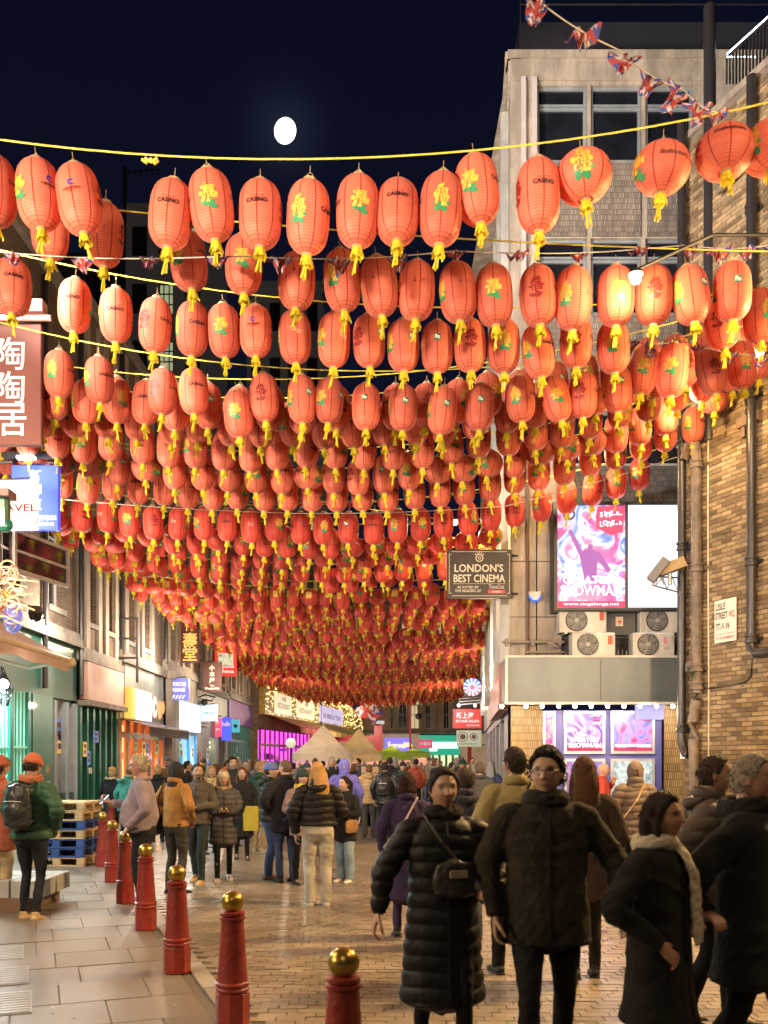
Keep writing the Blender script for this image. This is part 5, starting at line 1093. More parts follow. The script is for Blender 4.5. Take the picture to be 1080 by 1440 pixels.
# notices, menus and small stickers on the shopfronts; litter and gum on the ground
random.seed(33)
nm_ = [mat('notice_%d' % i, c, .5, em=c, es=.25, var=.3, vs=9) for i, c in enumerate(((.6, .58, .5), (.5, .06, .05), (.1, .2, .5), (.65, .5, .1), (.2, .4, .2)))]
for sh, u0, u1, z0, z1, n in ((sA, 19.55, 21.0, 1.2, 2.6, 6), (sB, 21.4, 24.2, 1.3, 2.6, 4), (sC, 24.7, 29.1, 1.0, 2.4, 9), (sD, 29.7, 34.2, .8, 2.4, 9), (sE, 34.7, 37.0, 1.2, 2.4, 5), (sF, 41.8, 48.6, 1.0, 2.6, 8)):
    for i in range(n):
        u = random.uniform(u0, u1-.4); z = random.uniform(z0, z1-.35); w = random.uniform(.18, .4); h = w*random.choice([.7, 1.4]); s = MB(LF); v = .075 if sh not in (sA,) else -.09
        s.box(u, u+w, v, v+.012, z, z+h, 0); s.box(u+w*.15, u+w*.85, v+.012, v+.014, z+h*.6, z+h*.85, 1); s.box(u+w*.15, u+w*.7, v+.012, v+.014, z+h*.2, z+h*.45, 1); s.build('window_notice', [random.choice(nm_), mat('notice_ink', (.12, .05, .05), .5)], sh)
s = MB()
for i in range(260):
    y = random.uniform(5.2, 16); x = random.uniform(kerb_x(y)-2.4, min(.42*y, 4.5)); z = PZ+.006 if x < kerb_x(y) else .012; a = random.uniform(0, PI); l_ = random.uniform(.006, .022); c, q = math.cos(a), math.sin(a); w = l_*random.uniform(.2, .8)
    s.add([(x-c*l_, y-q*l_, z), (x+q*w, y-c*w, z+.004), (x+c*l_, y+q*l_, z+.001), (x-q*w, y+c*w, z+.006)], [(0, 1, 2, 3)], i % 3)
stuff(tag(s.build('litter', [mat('paper_scrap', (.55, .52, .46), .8), mat('leaf_scrap', (.16, .09, .03), .8), mat('foil_scrap', (.5, .45, .4), .4)]), 'scattered paper scraps, leaves and cigarette ends on the paving', 'litter'))
# ------------------------------------------------------------------ moon
mo = thing('moon', 'bright gibbous moon in the clear night sky', 'moon', MOON); s = MB(); r = 16.0/FPX*900
s.ball(MOON, r*.92, r*.92, r*1.03, n=32, m=24); me = s.build('moon_disc', glow('moonlight', (1.0, .97, .88), 3.5), mo, True); me.rotation_euler = (0, .5, 0)

# ------------------------------------------------------------------ lanterns
def shade_mat(name, base, tr, seam, em=0.0):
    m = bpy.data.materials.new(name); m.use_nodes = True; n = m.node_tree.nodes; l = m.node_tree.links.new; b = n['Principled BSDF']
    b.inputs['Roughness'].default_value = .55; b.inputs['Specular IOR Level'].default_value = .35; b.inputs['Sheen Weight'].default_value = .15
    uv = n.new('ShaderNodeUVMap'); uv.uv_map = 'UVMap'; sx = n.new('ShaderNodeSeparateXYZ'); l(uv.outputs[0], sx.inputs[0])
    a = n.new('ShaderNodeMath'); a.operation = 'MULTIPLY'; a.inputs[1].default_value = 8; l(sx.outputs[0], a.inputs[0])
    f = n.new('ShaderNodeMath'); f.operation = 'PINGPONG'; f.inputs[1].default_value = .5; l(a.outputs[0], f.inputs[0])
    r = n.new('ShaderNodeValToRGB'); r.color_ramp.elements[0].position = .022; r.color_ramp.elements[1].position = .05
    l(f.outputs[0], r.inputs[0])
    ge = n.new('ShaderNodeNewGeometry'); oi = n.new('ShaderNodeObjectInfo'); ad = n.new('ShaderNodeMath'); ad.operation = 'ADD'; l(ge.outputs['Random Per Island'], ad.inputs[0]); l(oi.outputs['Random'], ad.inputs[1])
    fr = n.new('ShaderNodeMath'); fr.operation = 'FRACT'; l(ad.outputs[0], fr.inputs[0]); rr = n.new('ShaderNodeValToRGB'); c = np.array(base)
    rr.color_ramp.elements[0].color = (*(c*.80), 1); rr.color_ramp.elements[1].color = (*np.clip(c*np.array([1.12, 1.25, 1.25]), 0, 1), 1); l(fr.outputs[0], rr.inputs[0])
    mx = n.new('ShaderNodeMix'); mx.data_type = 'RGBA'; l(r.outputs[0], mx.inputs['Factor']); mx.inputs[6].default_value = (*seam, 1); l(rr.outputs[0], mx.inputs[7])
    rl = n.new('ShaderNodeMath'); rl.operation = 'MULTIPLY'; rl.inputs[1].default_value = 13.0; l(sx.outputs[1], rl.inputs[0])
    rp = n.new('ShaderNodeMath'); rp.operation = 'PINGPONG'; rp.inputs[1].default_value = .5; l(rl.outputs[0], rp.inputs[0])
    r5 = n.new('ShaderNodeValToRGB'); r5.color_ramp.elements[0].position = .02; r5.color_ramp.elements[0].color = (.66, .5, .5, 1); r5.color_ramp.elements[1].position = .16; l(rp.outputs[0], r5.inputs[0])
    m5 = n.new('ShaderNodeMix'); m5.data_type = 'RGBA'; m5.blend_type = 'MULTIPLY'; m5.inputs['Factor'].default_value = 1; l(mx.outputs[2], m5.inputs[6]); l(r5.outputs[0], m5.inputs[7]); mx = m5
    # faint blotches and crumpling of the paper
    tc = n.new('ShaderNodeTexCoord'); no = n.new('ShaderNodeTexNoise'); no.inputs['Scale'].default_value = 9; no.inputs['Detail'].default_value = 4; l(tc.outputs['Object'], no.inputs['Vector'])
    r2 = n.new('ShaderNodeValToRGB'); r2.color_ramp.elements[0].color = (.82, .80, .80, 1); r2.color_ramp.elements[0].position = .3; r2.color_ramp.elements[1].position = .7; l(no.outputs['Fac'], r2.inputs[0])
    m2 = n.new('ShaderNodeMix'); m2.data_type = 'RGBA'; m2.blend_type = 'MULTIPLY'; m2.inputs['Factor'].default_value = 1; l(mx.outputs[2], m2.inputs[6]); l(r2.outputs[0], m2.inputs[7])
    l(m2.outputs[2], b.inputs['Base Color']); bp = n.new('ShaderNodeBump'); bp.inputs['Strength'].default_value = .35; bp.inputs['Distance'].default_value = .01; l(no.outputs['Fac'], bp.inputs['Height']); l(bp.outputs[0], b.inputs['Normal'])
    t = n.new('ShaderNodeBsdfTranslucent'); l(m2.outputs[2], t.inputs['Color']); ms = n.new('ShaderNodeMixShader'); ms.inputs[0].default_value = tr
    l(b.outputs[0], ms.inputs[1]); l(t.outputs[0], ms.inputs[2]); l(ms.outputs[0], n['Material Output'].inputs['Surface'])
    return m
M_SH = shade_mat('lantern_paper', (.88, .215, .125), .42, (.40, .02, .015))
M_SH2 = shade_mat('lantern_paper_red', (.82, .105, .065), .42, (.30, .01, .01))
M_TAS = mat('yellow_tassel', (.72, .58, .03), .7, var=.25, vs=30, transl=.3)
M_CAP = mat('lantern_ring', (.45, .33, .17), .4, metal=.4)
M_GOLDP = mat('gold_print', (.62, .38, .05), .45, var=.2, vs=40); M_GREENP = mat('green_print', (.02, .20, .07), .5); M_BLKP = mat('black_print', (.03, .01, .01), .5)
M_NAVYP = mat('navy_print', (.04, .03, .25), .5); M_WHP = mat('cream_print2', (.85, .78, .65), .5); M_GRP = mat('square_green', (.01, .14, .07), .5); M_WINE = mat('wine_print', (.22, .015, .01), .5)
PRM = [M_GOLDP, M_GREENP, M_BLKP, M_NAVYP, M_WHP, M_GRP, M_WINE]
def prof_long(t): return .138*max(0, 1-abs(t)**4.2)**.5+.046*max(0, 1-t*t)**.5+.004      # t in -1..1
def prof_round(t): return .245*math.sqrt(max(0, 1-(t*.965)**2))
def prof_barrel(t): return .15+.02*math.cos(t*1.4)
KIND = {'long': (prof_long, .30, 28), 'round': (prof_round, .205, 22), 'barrel': (prof_barrel, .17, 14)}
def shade_mesh(kind, seg=24, ribs=None, rib=.005):
    pf, hh, nr = KIND[kind]; nr = ribs or nr; vs, uv, fs = [], [], []; rows = nr*2
    for i in range(rows+1):
        t = -1+2*i/rows; t2 = math.sin(t*PI/2)*.35+t*.65; r = pf(t2)-(rib if i % 2 else 0); r = max(r, .03)
        for j in range(seg): a = 2*PI*j/seg; vs.append((r*math.cos(a), r*math.sin(a), t2*hh)); uv.append((j/seg, t2))
    for i in range(rows):
        for j in range(seg): fs.append((i*seg+j, i*seg+(j+1) % seg, (i+1)*seg+(j+1) % seg, (i+1)*seg+j))
    me = bpy.data.meshes.new('paper_shade'); me.from_pydata(vs, [], fs); ul = me.uv_layers.new(name='UVMap')
    k = 0
    for f in fs:
        w = [uv[i] for i in f]
        if max(x[0] for x in w)-min(x[0] for x in w) > .5: w = [(x[0]+1 if x[0] < .5 else x[0], x[1]) for x in w]
        for x in w: ul.data[k].uv = x; k += 1
    me.polygons.foreach_set('use_smooth', [True]*len(fs)); me.materials.append(M_SH); return me
def data_of(mb, name, mats):
    o = mb.build(name, mats); me = o.data; bpy.data.objects.remove(o); return me
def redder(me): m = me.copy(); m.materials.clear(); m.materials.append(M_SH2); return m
def cap_mesh(kind, fringe=False):
    hh = KIND[kind][1]; m = MB(); r = .055 if kind != 'barrel' else .13
    m.lathe([(r-.008, hh-.012), (r, hh-.012), (r, hh+.016), (r-.008, hh+.016)], n=16, caps=False); m.cyl((0, 0, hh), (0, 0, hh+.004), r-.01, n=12)
    m.tube([(r*.8, 0, hh+.01), (r*.4, 0, hh+.05), (0, 0, hh+.065), (-r*.4, 0, hh+.05), (-r*.8, 0, hh+.01)], .0035, 4); m.cyl((0, 0, hh+.06), (0, 0, hh+.12), .003, n=4)
    m.lathe([(.04, -hh-.012), (.046, -hh-.012), (.046, -hh+.01), (.04, -hh+.01)], n=12, caps=False)
    return data_of(m, 'ring_cap', [M_CAP])
def tassel_mesh(kind, seed, low=False):
    rd = random.Random(seed); hh = KIND[kind][1]; m = MB(); n = 7 if low else 30
    for i in range(n):
        a = 2*PI*i/n+rd.uniform(-.05, .05); r0 = .036; r1 = .044+rd.uniform(0, .024); w = .009 if not low else .014; z0 = -hh-.004; z1 = z0-.075-rd.uniform(0, .03)-(0 if not low else -.02)
        c, s_ = math.cos(a), math.sin(a); tx, ty = -s_*w, c*w
        m.add([(c*r0-tx, s_*r0-ty, z0), (c*r0+tx, s_*r0+ty, z0), (c*r1+tx, s_*r1+ty, z1), (c*r1-tx, s_*r1-ty, z1)], [(0, 1, 2, 3)])
    dx, dy = rd.uniform(-.035, .035), rd.uniform(-.03, .03)
    for k in range(2 if low else 5):
        ox, oy = rd.uniform(-.008, .008), rd.uniform(-.008, .008)
        m.tube([(0, 0, -hh), (ox, oy, -hh-.08), (dx*.6+ox*2, dy*.6+oy*2, -hh-.15), (dx+ox*3, dy+oy*3, -hh-.17-rd.uniform(.03, .06))], [.004, .006, .007, .009], 4)
    if kind == 'barrel':
        for i in range(36): a = 2*PI*i/36; c, s_ = math.cos(a), math.sin(a); r0, r1 = .155, .19; m.add([(c*r0-s_*.015, s_*r0+c*.015, hh), (c*r0+s_*.015, s_*r0-c*.015, hh), (c*r1+s_*.013, s_*r1-c*.013, hh-.075-rd.uniform(0, .02)), (c*r1-s_*.013, s_*r1+c*.013, hh-.075)], [(0, 1, 2, 3)])
    return data_of(m, 'tassel', [M_TAS])
def slice_grid(vs, fs, step=.016):
    bm = bmesh.new(); bv = [bm.verts.new((x, y, 0)) for x, y in vs]
    for f in fs:
        try: bm.faces.new([bv[i] for i in f])
        except ValueError: pass
    x0, x1 = min(v[0] for v in vs), max(v[0] for v in vs); x = x0+step
    while x < x1:
        bmesh.ops.bisect_plane(bm, geom=bm.verts[:]+bm.edges[:]+bm.faces[:], plane_co=(x, 0, 0), plane_no=(1, 0, 0)); x += step
    y0, y1 = min(v[1] for v in vs), max(v[1] for v in vs); y = y0+.03
    while y < y1:
        bmesh.ops.bisect_plane(bm, geom=bm.verts[:]+bm.edges[:]+bm.faces[:], plane_co=(0, y, 0), plane_no=(0, 1, 0)); y += .03
    bm.verts.index_update(); v2 = [(v.co.x, v.co.y) for v in bm.verts]; f2 = [tuple(v.index for v in f.verts) for f in bm.faces]; bm.free(); return v2, f2
_SL = {}
def wrap(m, key, vs, fs, kind, ang, z, mi):
    """print a flat motif round the shade at angle ang, height z"""
    if key not in _SL: _SL[key] = slice_grid(vs, fs)
    v2, f2 = _SL[key]; pf, hh, _ = KIND[kind]; out = []
    for x, y in v2:
        zz_ = max(-hh*.99, min(hh*.99, z+y)); r = pf(zz_/hh)+.0022+mi*.0002; rr = max(pf(z/hh), .1); a = ang+x/rr; out.append((r*math.cos(a), r*math.sin(a), zz_))
    m.add(out, f2, mi)
def blob2(r, n=9, j=.25, seed=0, sx=1):
    rd = random.Random(seed); vs = [(r*sx*(1+rd.uniform(-j, j))*math.cos(2*PI*i/n), r*(1+rd.uniform(-j, j))*math.sin(2*PI*i/n)) for i in range(n)]; return vs, [tuple(range(n))]
def off(vf, dx, dy): return [(x+dx, y+dy) for x, y in vf[0]], vf[1]
def flower(m, kind, ang, sc, var, dark):
    rd = random.Random(var*31+dark); gold = 6 if dark == 2 else 0
    v, f = text_fit('福', h=.115*sc, bold=.012); wrap(m, ('fu', sc, kind), v, f, kind, ang, .02*sc, gold)
    k = 0
    for i in range(26):
        a = rd.uniform(0, 2*PI); q = rd.uniform(.035, .075)*sc; x, y = q*math.cos(a)*.85, q*math.sin(a)*1.35+.0
        r = rd.uniform(.007, .019)*sc; mi = gold if rd.random() < .7 else (1 if y < -.01 and dark != 2 else gold)
        v, f = blob2(r, 7, .3, i+var*50); wrap(m, ('b', i, var, sc, kind), v, f, kind, ang+x/.17, y, mi)
    for i in range(4):
        x, y = rd.uniform(-.04, .04)*sc, rd.uniform(-.11, -.07)*sc; v, f = blob2(.018*sc, 8, .2, i+9, 1.5); wrap(m, ('g', i, sc, kind, var), v, f, kind, ang+x/.17, y, 1 if dark != 2 else 6)
def print_mesh(kind, motif, var):
    m = MB(); A = [0, PI/2, PI, 3*PI/2]; dk = var % 3; sc = 1.0 if kind == 'long' else 1.15
    for k in (1, 3): flower(m, kind, A[k]+.0, sc, var, dk)
    for k in (0, 2):
        a = A[k]
        if motif == 'casino':
            v, f = text_fit('CASINO', w=.19, h=.040, bold=.045); wrap(m, 'cas', v, f, kind, a, .02, 2); v, f = text_fit('HIPPODROME', w=.11, h=.010, bold=.005); wrap(m, 'cash', v, f, kind, a, .055, 6); v, f = text_fit('LEICESTER SQ', w=.09, h=.009); wrap(m, 'cas2', v, f, kind, a, -.025, 6)
        elif motif == 'bank':
            M2 = MB(); disc(M2, (0, 0, 0), .030, r0=.014, a0=.5, a1=2*PI-.5, n=16); v = [(p[0], p[2]) for p in M2.v]; wrap(m, 'ccb', v, M2.f, kind, a, .045, 3)
            v, f = text_fit('中國建設銀行', w=.16, h=.027, bold=.02); wrap(m, 'ccbt', v, f, kind, a, -.008, 2 if var % 2 else 6); v, f = text_fit('倫敦分行', w=.06, h=.014); wrap(m, 'ccbs', v, f, kind, a, -.035, 6)
        elif motif == 'anchor':
            M2 = MB(); disc(M2, (0, 0, -.006), .018, r0=.012, a0=PI, a1=2*PI, n=8); M2.box(-.003, .003, 0, .001, -.02, .02); disc(M2, (0, 0, .024), .006, r0=.003, n=8); v = [(p[0], p[2]) for p in M2.v]; wrap(m, 'anc', v, M2.f, kind, a-.3, .02, 2)
            v, f = text_fit('爱莲说', w=.06, h=.018); wrap(m, 'anct', v, f, kind, a+.12, .026, 6); v, f = text_fit('ANCHOR & HOPE', w=.10, h=.008); wrap(m, 'anct2', v, f, kind, a+.18, .006, 6)
        elif motif == 'square':
            v, f = [(-.038, -.038), (.038, -.038), (.038, .038), (-.038, .038)], [(0, 1, 2, 3)]; wrap(m, 'sq', v, f, kind, a, .04, 5)
            v, f = text_fit('Fhs', w=.05, h=.05, bold=.02); vs_, fs_ = v, f
            if 'sqt' not in _SL: _SL['sqt'] = slice_grid(v, f)
            wrap(m, 'sqt', v, f, kind, a, .042, 4 if False else 5) if False else None
            v2, f2 = _SL['sqt']; pf, hh, _ = KIND[kind]; m.add([((pf((.042+y)/hh)+.005)*math.cos(a+x/.17), (pf((.042+y)/hh)+.005)*math.sin(a+x/.17), .042+y) for x, y in v2], f2, 4)
            v, f = text_fit('SOLICITORS', w=.09, h=.009); wrap(m, 'sqs', v, f, kind, a, -.018, 6)
        elif motif == 'bird':
            v, f = [(-.02, .012), (-.002, 0), (.02, .008), (0, -.012)], [(0, 1, 2, 3)]; wrap(m, 'brd', v, f, kind, a-.1, .03, 4); v, f = text_fit('CATHAY PACIFIC', w=.12, h=.014, bold=.01); wrap(m, 'brt', v, f, kind, a, .0, 4); v, f = text_fit('國泰航空', w=.06, h=.014); wrap(m, 'brt2', v, f, kind, a+.1, -.024, 4)
        elif motif == 'shaftesbury':
            v, f = text_fit('Shaftesbury', w=.27, h=.052, bold=.012); wrap(m, 'shf', v, f, kind, a, .01, 2)
    return data_of(m, 'print', PRM)
MOTS = {'casino': 'printed CASINO', 'bank': 'with bank emblem', 'anchor': 'with anchor mark', 'square': 'with green square', 'bird': 'with white bird', 'shaftesbury': 'with curved black script', 'flower': 'with gold flower character'}
SHADES = {'long': shade_mesh('long'), 'round': shade_mesh('round'), 'barrel': shade_mesh('barrel')}
CAPS = {k: cap_mesh(k) for k in KIND}; TAS = {k: [tassel_mesh(k, i*7+len(k)) for i in range(4)] for k in KIND}
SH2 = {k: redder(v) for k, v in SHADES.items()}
PRINTS = {}
def get_print(kind, mot, var):
    if (kind, mot, var) not in PRINTS: PRINTS[(kind, mot, var)] = print_mesh(kind, mot, var)
    return PRINTS[(kind, mot, var)]
def lantern(c, kind, mot, var, ang, tilt, label, group, scale=1.0):
    t = bpy.data.objects.new('lantern', None); COL.objects.link(t); t.empty_display_size = .1; hh = KIND[kind][1]; t.location = c
    t.rotation_euler = (tilt[0], tilt[1], ang); t.rotation_mode = 'XYZ'; t.scale = (scale, scale, scale*random.uniform(.97, 1.04)); tag(t, label, 'lantern', group)
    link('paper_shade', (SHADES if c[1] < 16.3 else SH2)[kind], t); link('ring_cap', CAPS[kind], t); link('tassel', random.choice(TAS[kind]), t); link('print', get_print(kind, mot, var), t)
    return t
ORD = ['first', 'second', 'third', 'fourth', 'fifth', 'sixth', 'seventh', 'eighth', 'ninth', 'tenth', 'eleventh', 'twelfth', 'thirteenth', 'fourteenth', 'fifteenth', 'sixteenth', 'seventeenth', 'eighteenth', 'nineteenth', 'twentieth'] + ['twenty-'+x for x in ('first', 'second', 'third', 'fourth', 'fifth', 'sixth', 'seventh', 'eighth', 'ninth')]
ROWN = ['nearest', 'second nearest', 'third nearest', 'fourth nearest', 'fifth nearest', 'sixth nearest', 'seventh nearest', 'eighth nearest', 'ninth nearest', 'tenth nearest']
KW = {'long': 'long', 'round': 'round', 'barrel': 'fringed'}
rows = []      # (Y, [(px, py, kind, motif, facing)])
C, B_, A_, Q, D, F_ = 'casino', 'bank', 'anchor', 'square', 'bird', 'flower'
R1 = [(-8, 268, 'long', C, 90), (55, 275, 'long', B_, 50), (112, 282, 'long', B_, 0), (240, 301, 'long', C, 0), (298, 291, 'long', C, 90), (365, 298, 'long', C, 0), (433, 304, 'long', C, 65), (503, 297, 'long', C, 100), (559, 298, 'long', C, 5),
      (620, 297, 'long', C, 95), (671, 267, 'long', C, 60), (757, 275, 'long', C, 10), (821, 247, 'round', 'shaftesbury', 70), (932, 234, 'round', 'shaftesbury', 5), (1018, 217, 'round', 'shaftesbury', -10), (1084, 205, 'round', 'shaftesbury', 20)]
R2 = [(18, 405, 'long', C, 25), (70, 322, 'long', C, 80), (147, 330, 'long', A_, 0), (265, 367, 'long', C, 60), (342, 371, 'long', A_, 100), (417, 393, 'long', A_, 10), (481, 393, 'long', A_, 60), (533, 402, 'long', A_, 0), (586, 406, 'long', A_, 15), (644, 411, 'long', A_, 15),
      (695, 416, 'long', A_, 75), (757, 416, 'long', C, 70), (806, 421, 'long', A_, 50), (866, 417, 'long', Q, 90), (919, 416, 'long', Q, 75), (970, 417, 'long', Q, 25), (1030, 410, 'long', Q, 0)]
R3 = [(107, 433, 'long', C, 10), (164, 445, 'long', C, 20), (218, 457, 'long', C, 60), (270, 462, 'long', C, 30), (315, 465, 'long', B_, 90), (360, 467, 'long', B_, 0), (415, 476, 'long', D, 10), (470, 480, 'long', D, 40), (519, 480, 'long', Q, 50), (567, 486, 'long', Q, 30), (615, 487, 'long', Q, 0), (661, 485, 'long', Q, 90), (709, 486, 'long', Q, 80),
      (757, 494, 'long', C, 40), (810, 482, 'long', C, 70), (863, 488, 'long', C, 80), (1014, 455, 'long', C, 50), (1068, 445, 'long', A_, 90), (945, 522, 'long', A_, 70)]
R4 = [(82, 525, 'long', C, 80), (140, 535, 'long', C, 40), (228, 550, 'long', C, 60), (273, 552, 'long', C, 20), (335, 583, 'long', C, 90), (372, 560, 'long', B_, 80), (425, 563, 'long', Q, 30), (463, 563, 'long', Q, 60), (515, 573, 'long', Q, 0), (567, 574, 'long', Q, 10), (622, 578, 'long', Q, 20), (675, 573, 'long', Q, 0), (731, 563, 'long', C, 70), (782, 561, 'long', C, 90), (820, 556, 'long', C, 60), (868, 548, 'long', Q, 0), (905, 522, 'long', A_, 80), (1000, 523, 'long', Q, 90), (1045, 513, 'long', A_, 80)]
M1 = [(16, 440, 'long', C, 0)]
rows = [(8.0, R1), (9.35, R2), (10.7, R3), (12.0, R4)]
def zc_of(Y): return float(np.interp(Y, [8, 13.5, 17, 39, 56], [6.5, 6.5, 5.95, 5.72, 5.25]))
def sag(x, Y):
    d = x+.7
    if Y < 17.9: return .010*d*d if d < 0 else .034*d*d
    return .012*d*d
def gen_row(Y, mots, kinds, sp=.415, x0=None, x1=None):
    xl = -6.55 if x0 is None else x0
    if x1 is None: x1 = 2.25+.085*(Y-18) if Y > 17.9 else (5.2+.4*max(0, 16-Y) if Y < 16 else 4.9)
    x1 = min(x1, .43*Y); xl = max(xl, -.435*Y); out = []; x = xl+random.uniform(0, .3)
    while x < x1:
        zc = zc_of(Y)+sag(x, Y)+random.gauss(0, .018); out.append((x, zc, random.choice(kinds), random.choice(mots), random.uniform(0, 360))); x += sp*random.uniform(.93, 1.12)+(.32 if random.random() < .03 else 0)
    return out
strings = []
for Y, R in rows: strings.append((Y, [((px-540)/FPX*Y, CAMZ+(HZ-py)/FPX*Y, k, m, f) for px, py, k, m, f in R]))
for Y, mots, kinds in ((12.55, [C, B_, Q], ['long']), (13.2, [Q, B_, B_, C], ['long']), (14.0, [C, Q, B_, A_], ['long']), (14.8, [Q, A_, C], ['long', 'long', 'round']), (15.5, [C, A_], ['long'])): strings.append((Y, gen_row(Y, mots, kinds)))
Y = 16.9; far = []; ri = 0
while Y < 57:
    kinds = ['long'] if ri == 0 else (['barrel', 'long', 'round'] if ri == 2 else (['round', 'long'] if ri % 4 == 1 else (['long', 'long', 'round', 'barrel'] if ri % 3 else ['long'])))
    far.append((Y, gen_row(Y, [C, Q, Q, D, B_], kinds, .435))); Y += (1.15 if Y < 30 else 1.35)+(1.0 if ri % 5 == 4 else 0); ri += 1
strings += far
cnt = 0; LOW = {}
for k in KIND: LOW[k] = (shade_mesh(k, 10, 5, .003), tassel_mesh(k, 3, True))
fv, ff, fm, fuv = [], [], [], []
def add_low(c, kind, ang, tilt, mot):
    M = Matrix.Translation(c) @ Matrix.Rotation(tilt[1], 4, 'Y') @ Matrix.Rotation(tilt[0], 4, 'X') @ Matrix.Rotation(ang, 4, 'Z')
    for me, mi in ((LOW[kind][0], 0), (LOW[kind][1], 1)):
        k = len(fv); fv.extend(tuple(M @ v.co) for v in me.vertices)
        ul = me.uv_layers['UVMap'].data
        for p in me.polygons: ff.append(tuple(i+k for i in p.vertices)); fm.append(mi); fuv.extend(tuple(ul[i].uv) for i in p.loop_indices)
    for a in (0, PI/2, PI, 3*PI/2):
        k = len(fv); w, h, r = (.055, .075, KIND[kind][0](.1)+.004) if a in (PI/2, 3*PI/2) else (.035, .035, KIND[kind][0](.1)+.004)
        for x, y in ((-w, -h), (0, -h*1.15), (w, -h), (w, h), (0, h*1.15), (-w, h)): q = a+x/.17; fv.append(tuple(M @ Vector((r*math.cos(q), r*math.sin(q), y+.02))))
        ff.append((k, k+1, k+4, k+5)); ff.append((k+1, k+2, k+3, k+4)); mi = 2 if a in (PI/2, 3*PI/2) else 3; fm.extend([mi, mi]); fuv.extend([(0, 0)]*8)
MROPE = mat('yellow_rope', (.62, .52, .06), .7, var=.2, vs=20); MROPED = mat('pale_rope', (.55, .52, .42), .7)
rope_words = ROWN
for si, (Y, L_) in enumerate(strings):
    L_ = sorted(L_, key=lambda a: a[0])
    # the rope the lanterns hang from
    tops = [(x, z+KIND[k][1]+.115) for x, z, k, m, f in L_]; 
    if len(tops) > 2:
        xs = np.array([t[0] for t in tops]); zs_ = np.array([t[1] for t in tops]); co = np.polyfit(xs, zs_, 2)
        xa, xb = (xs[0]-1.2, xs[-1]+1.2) if Y < 16 else (XL, xs[-1]+.3)
        if Y < 9: xa, xb = -4.5, 5.0
        f = np.poly1d(co); lift = float(np.max(zs_-f(xs)))*.35
        m_ = MB(); m_.tube([(x, Y, float(f(x))+lift) for x in np.linspace(xa, xb, 26)], .0085 if Y < 20 else .012, 5); o = m_.build('string', MROPE)
        tag(o, ('yellow rope carrying the %s row of lanterns' % ROWN[si]) if si < 10 else 'yellow rope of the %s row of lanterns in the crowded far street' % (ORD+['thirtieth', 'thirty-first', 'thirty-second', 'thirty-third', 'thirty-fourth', 'thirty-fifth'])[min(si-10, 34)], 'rope', 'ropes the lanterns hang from')
        fl_ = f
    for i, (x, z, kind, mot, face) in enumerate(L_):
        ang = math.radians(face)-PI/2+random.uniform(-.12, .12); wind = .12 if Y < 9 else .075; tilt = (random.gauss(0, .05), random.gauss(-.02, wind))
        if Y >= 9 and Y > 12.2: tilt = (random.gauss(0, .03), random.gauss(0, .05))
        if Y > 12.2 and len(tops) > 2: pass
        if cnt < 300 and si < 40:
            if si < 9: lab = '%s lantern %s, %s from left on the %s string' % (KW[kind]+' red', MOTS.get(mot), ORD[min(i, 28)], ROWN[si])
            else: lab = '%s lantern %s, %s in the %s row of the crowded rows' % (KW[kind], MOTS.get(mot), ORD[min(i, 28)], ORD[si-9])
            if si < 9: lab = '%s lantern %s, %s along the %s string' % (KW[kind], {'casino': 'printed CASINO', 'bank': 'with bank emblem', 'anchor': 'with anchor mark', 'square': 'with green square', 'bird': 'with white bird', 'shaftesbury': 'with curved black script'}[mot], ORD[min(i, 28)], ROWN[si])
            hang = z
            lantern((x, Y+random.gauss(0, .02), hang), kind, mot, i % 3, ang, tilt, lab, ('lanterns on the %s string' % ROWN[si]) if si < 9 else 'lanterns in the crowded rows')
            cnt += 1
        else: add_low((x, Y+random.gauss(0, .05), z), kind, ang, tilt, mot)
me = bpy.data.meshes.new('lantern_mass'); me.from_pydata(fv, [], ff); ul = me.uv_layers.new(name='UVMap'); ul.data.foreach_set('uv', np.array(fuv, dtype=np.float32).ravel())
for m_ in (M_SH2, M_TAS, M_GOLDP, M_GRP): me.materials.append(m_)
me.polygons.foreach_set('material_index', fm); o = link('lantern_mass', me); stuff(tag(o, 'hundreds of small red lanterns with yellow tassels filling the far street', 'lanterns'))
print('lanterns', cnt, 'mass tris', sum(len(f)-2 for f in ff))

# ropes without lanterns and the bunting of small flags
def rope(pts, r, m, label, grp='ropes the lanterns hang from'):
    m_ = MB(); p = [P(*q) for q in pts]; out = []
    for i in range(len(p)-1):
        for k in range(8): f = k/8; q = p[i].lerp(p[i+1], f); q.z -= .04*math.sin(f*PI); out.append(q)
    out.append(p[-1]); m_.tube(out, r, 5); return tag(m_.build('string', m), label, 'rope', grp)
rope([(-20, 560, 13), (360, 690, 17), (700, 740, 24)], .010, MROPE, 'slack yellow rope crossing low above the dark lantern rows')
rope([(60, 700, 15.9), (420, 722, 16.2), (710, 712, 16), (960, 640, 16)], .008, MROPED, 'pale rope crossing the street at the gap between lantern rows')
kt = thing('rope_knot', 'small yellow knot tied in the nearest rope', 'knot', P(210, 226, 8)); s = MB(); s.tube([P(200, 224, 7.99), P(206, 229, 7.98), P(212, 223, 7.98), P(218, 230, 7.98), P(222, 226, 7.99)], .014, 6); s.tube([P(204, 222, 7.97), P(213, 228, 7.97), P(221, 222, 7.97)], .012, 6); s.build('knot', MROPE, kt)
M_FB = mat('flag_blue', (.05, .06, .28), .7, transl=.3); M_FR = mat('flag_red', (.35, .05, .05), .7, transl=.3); M_FW = mat('flag_white', (.48, .42, .42), .7, transl=.3)
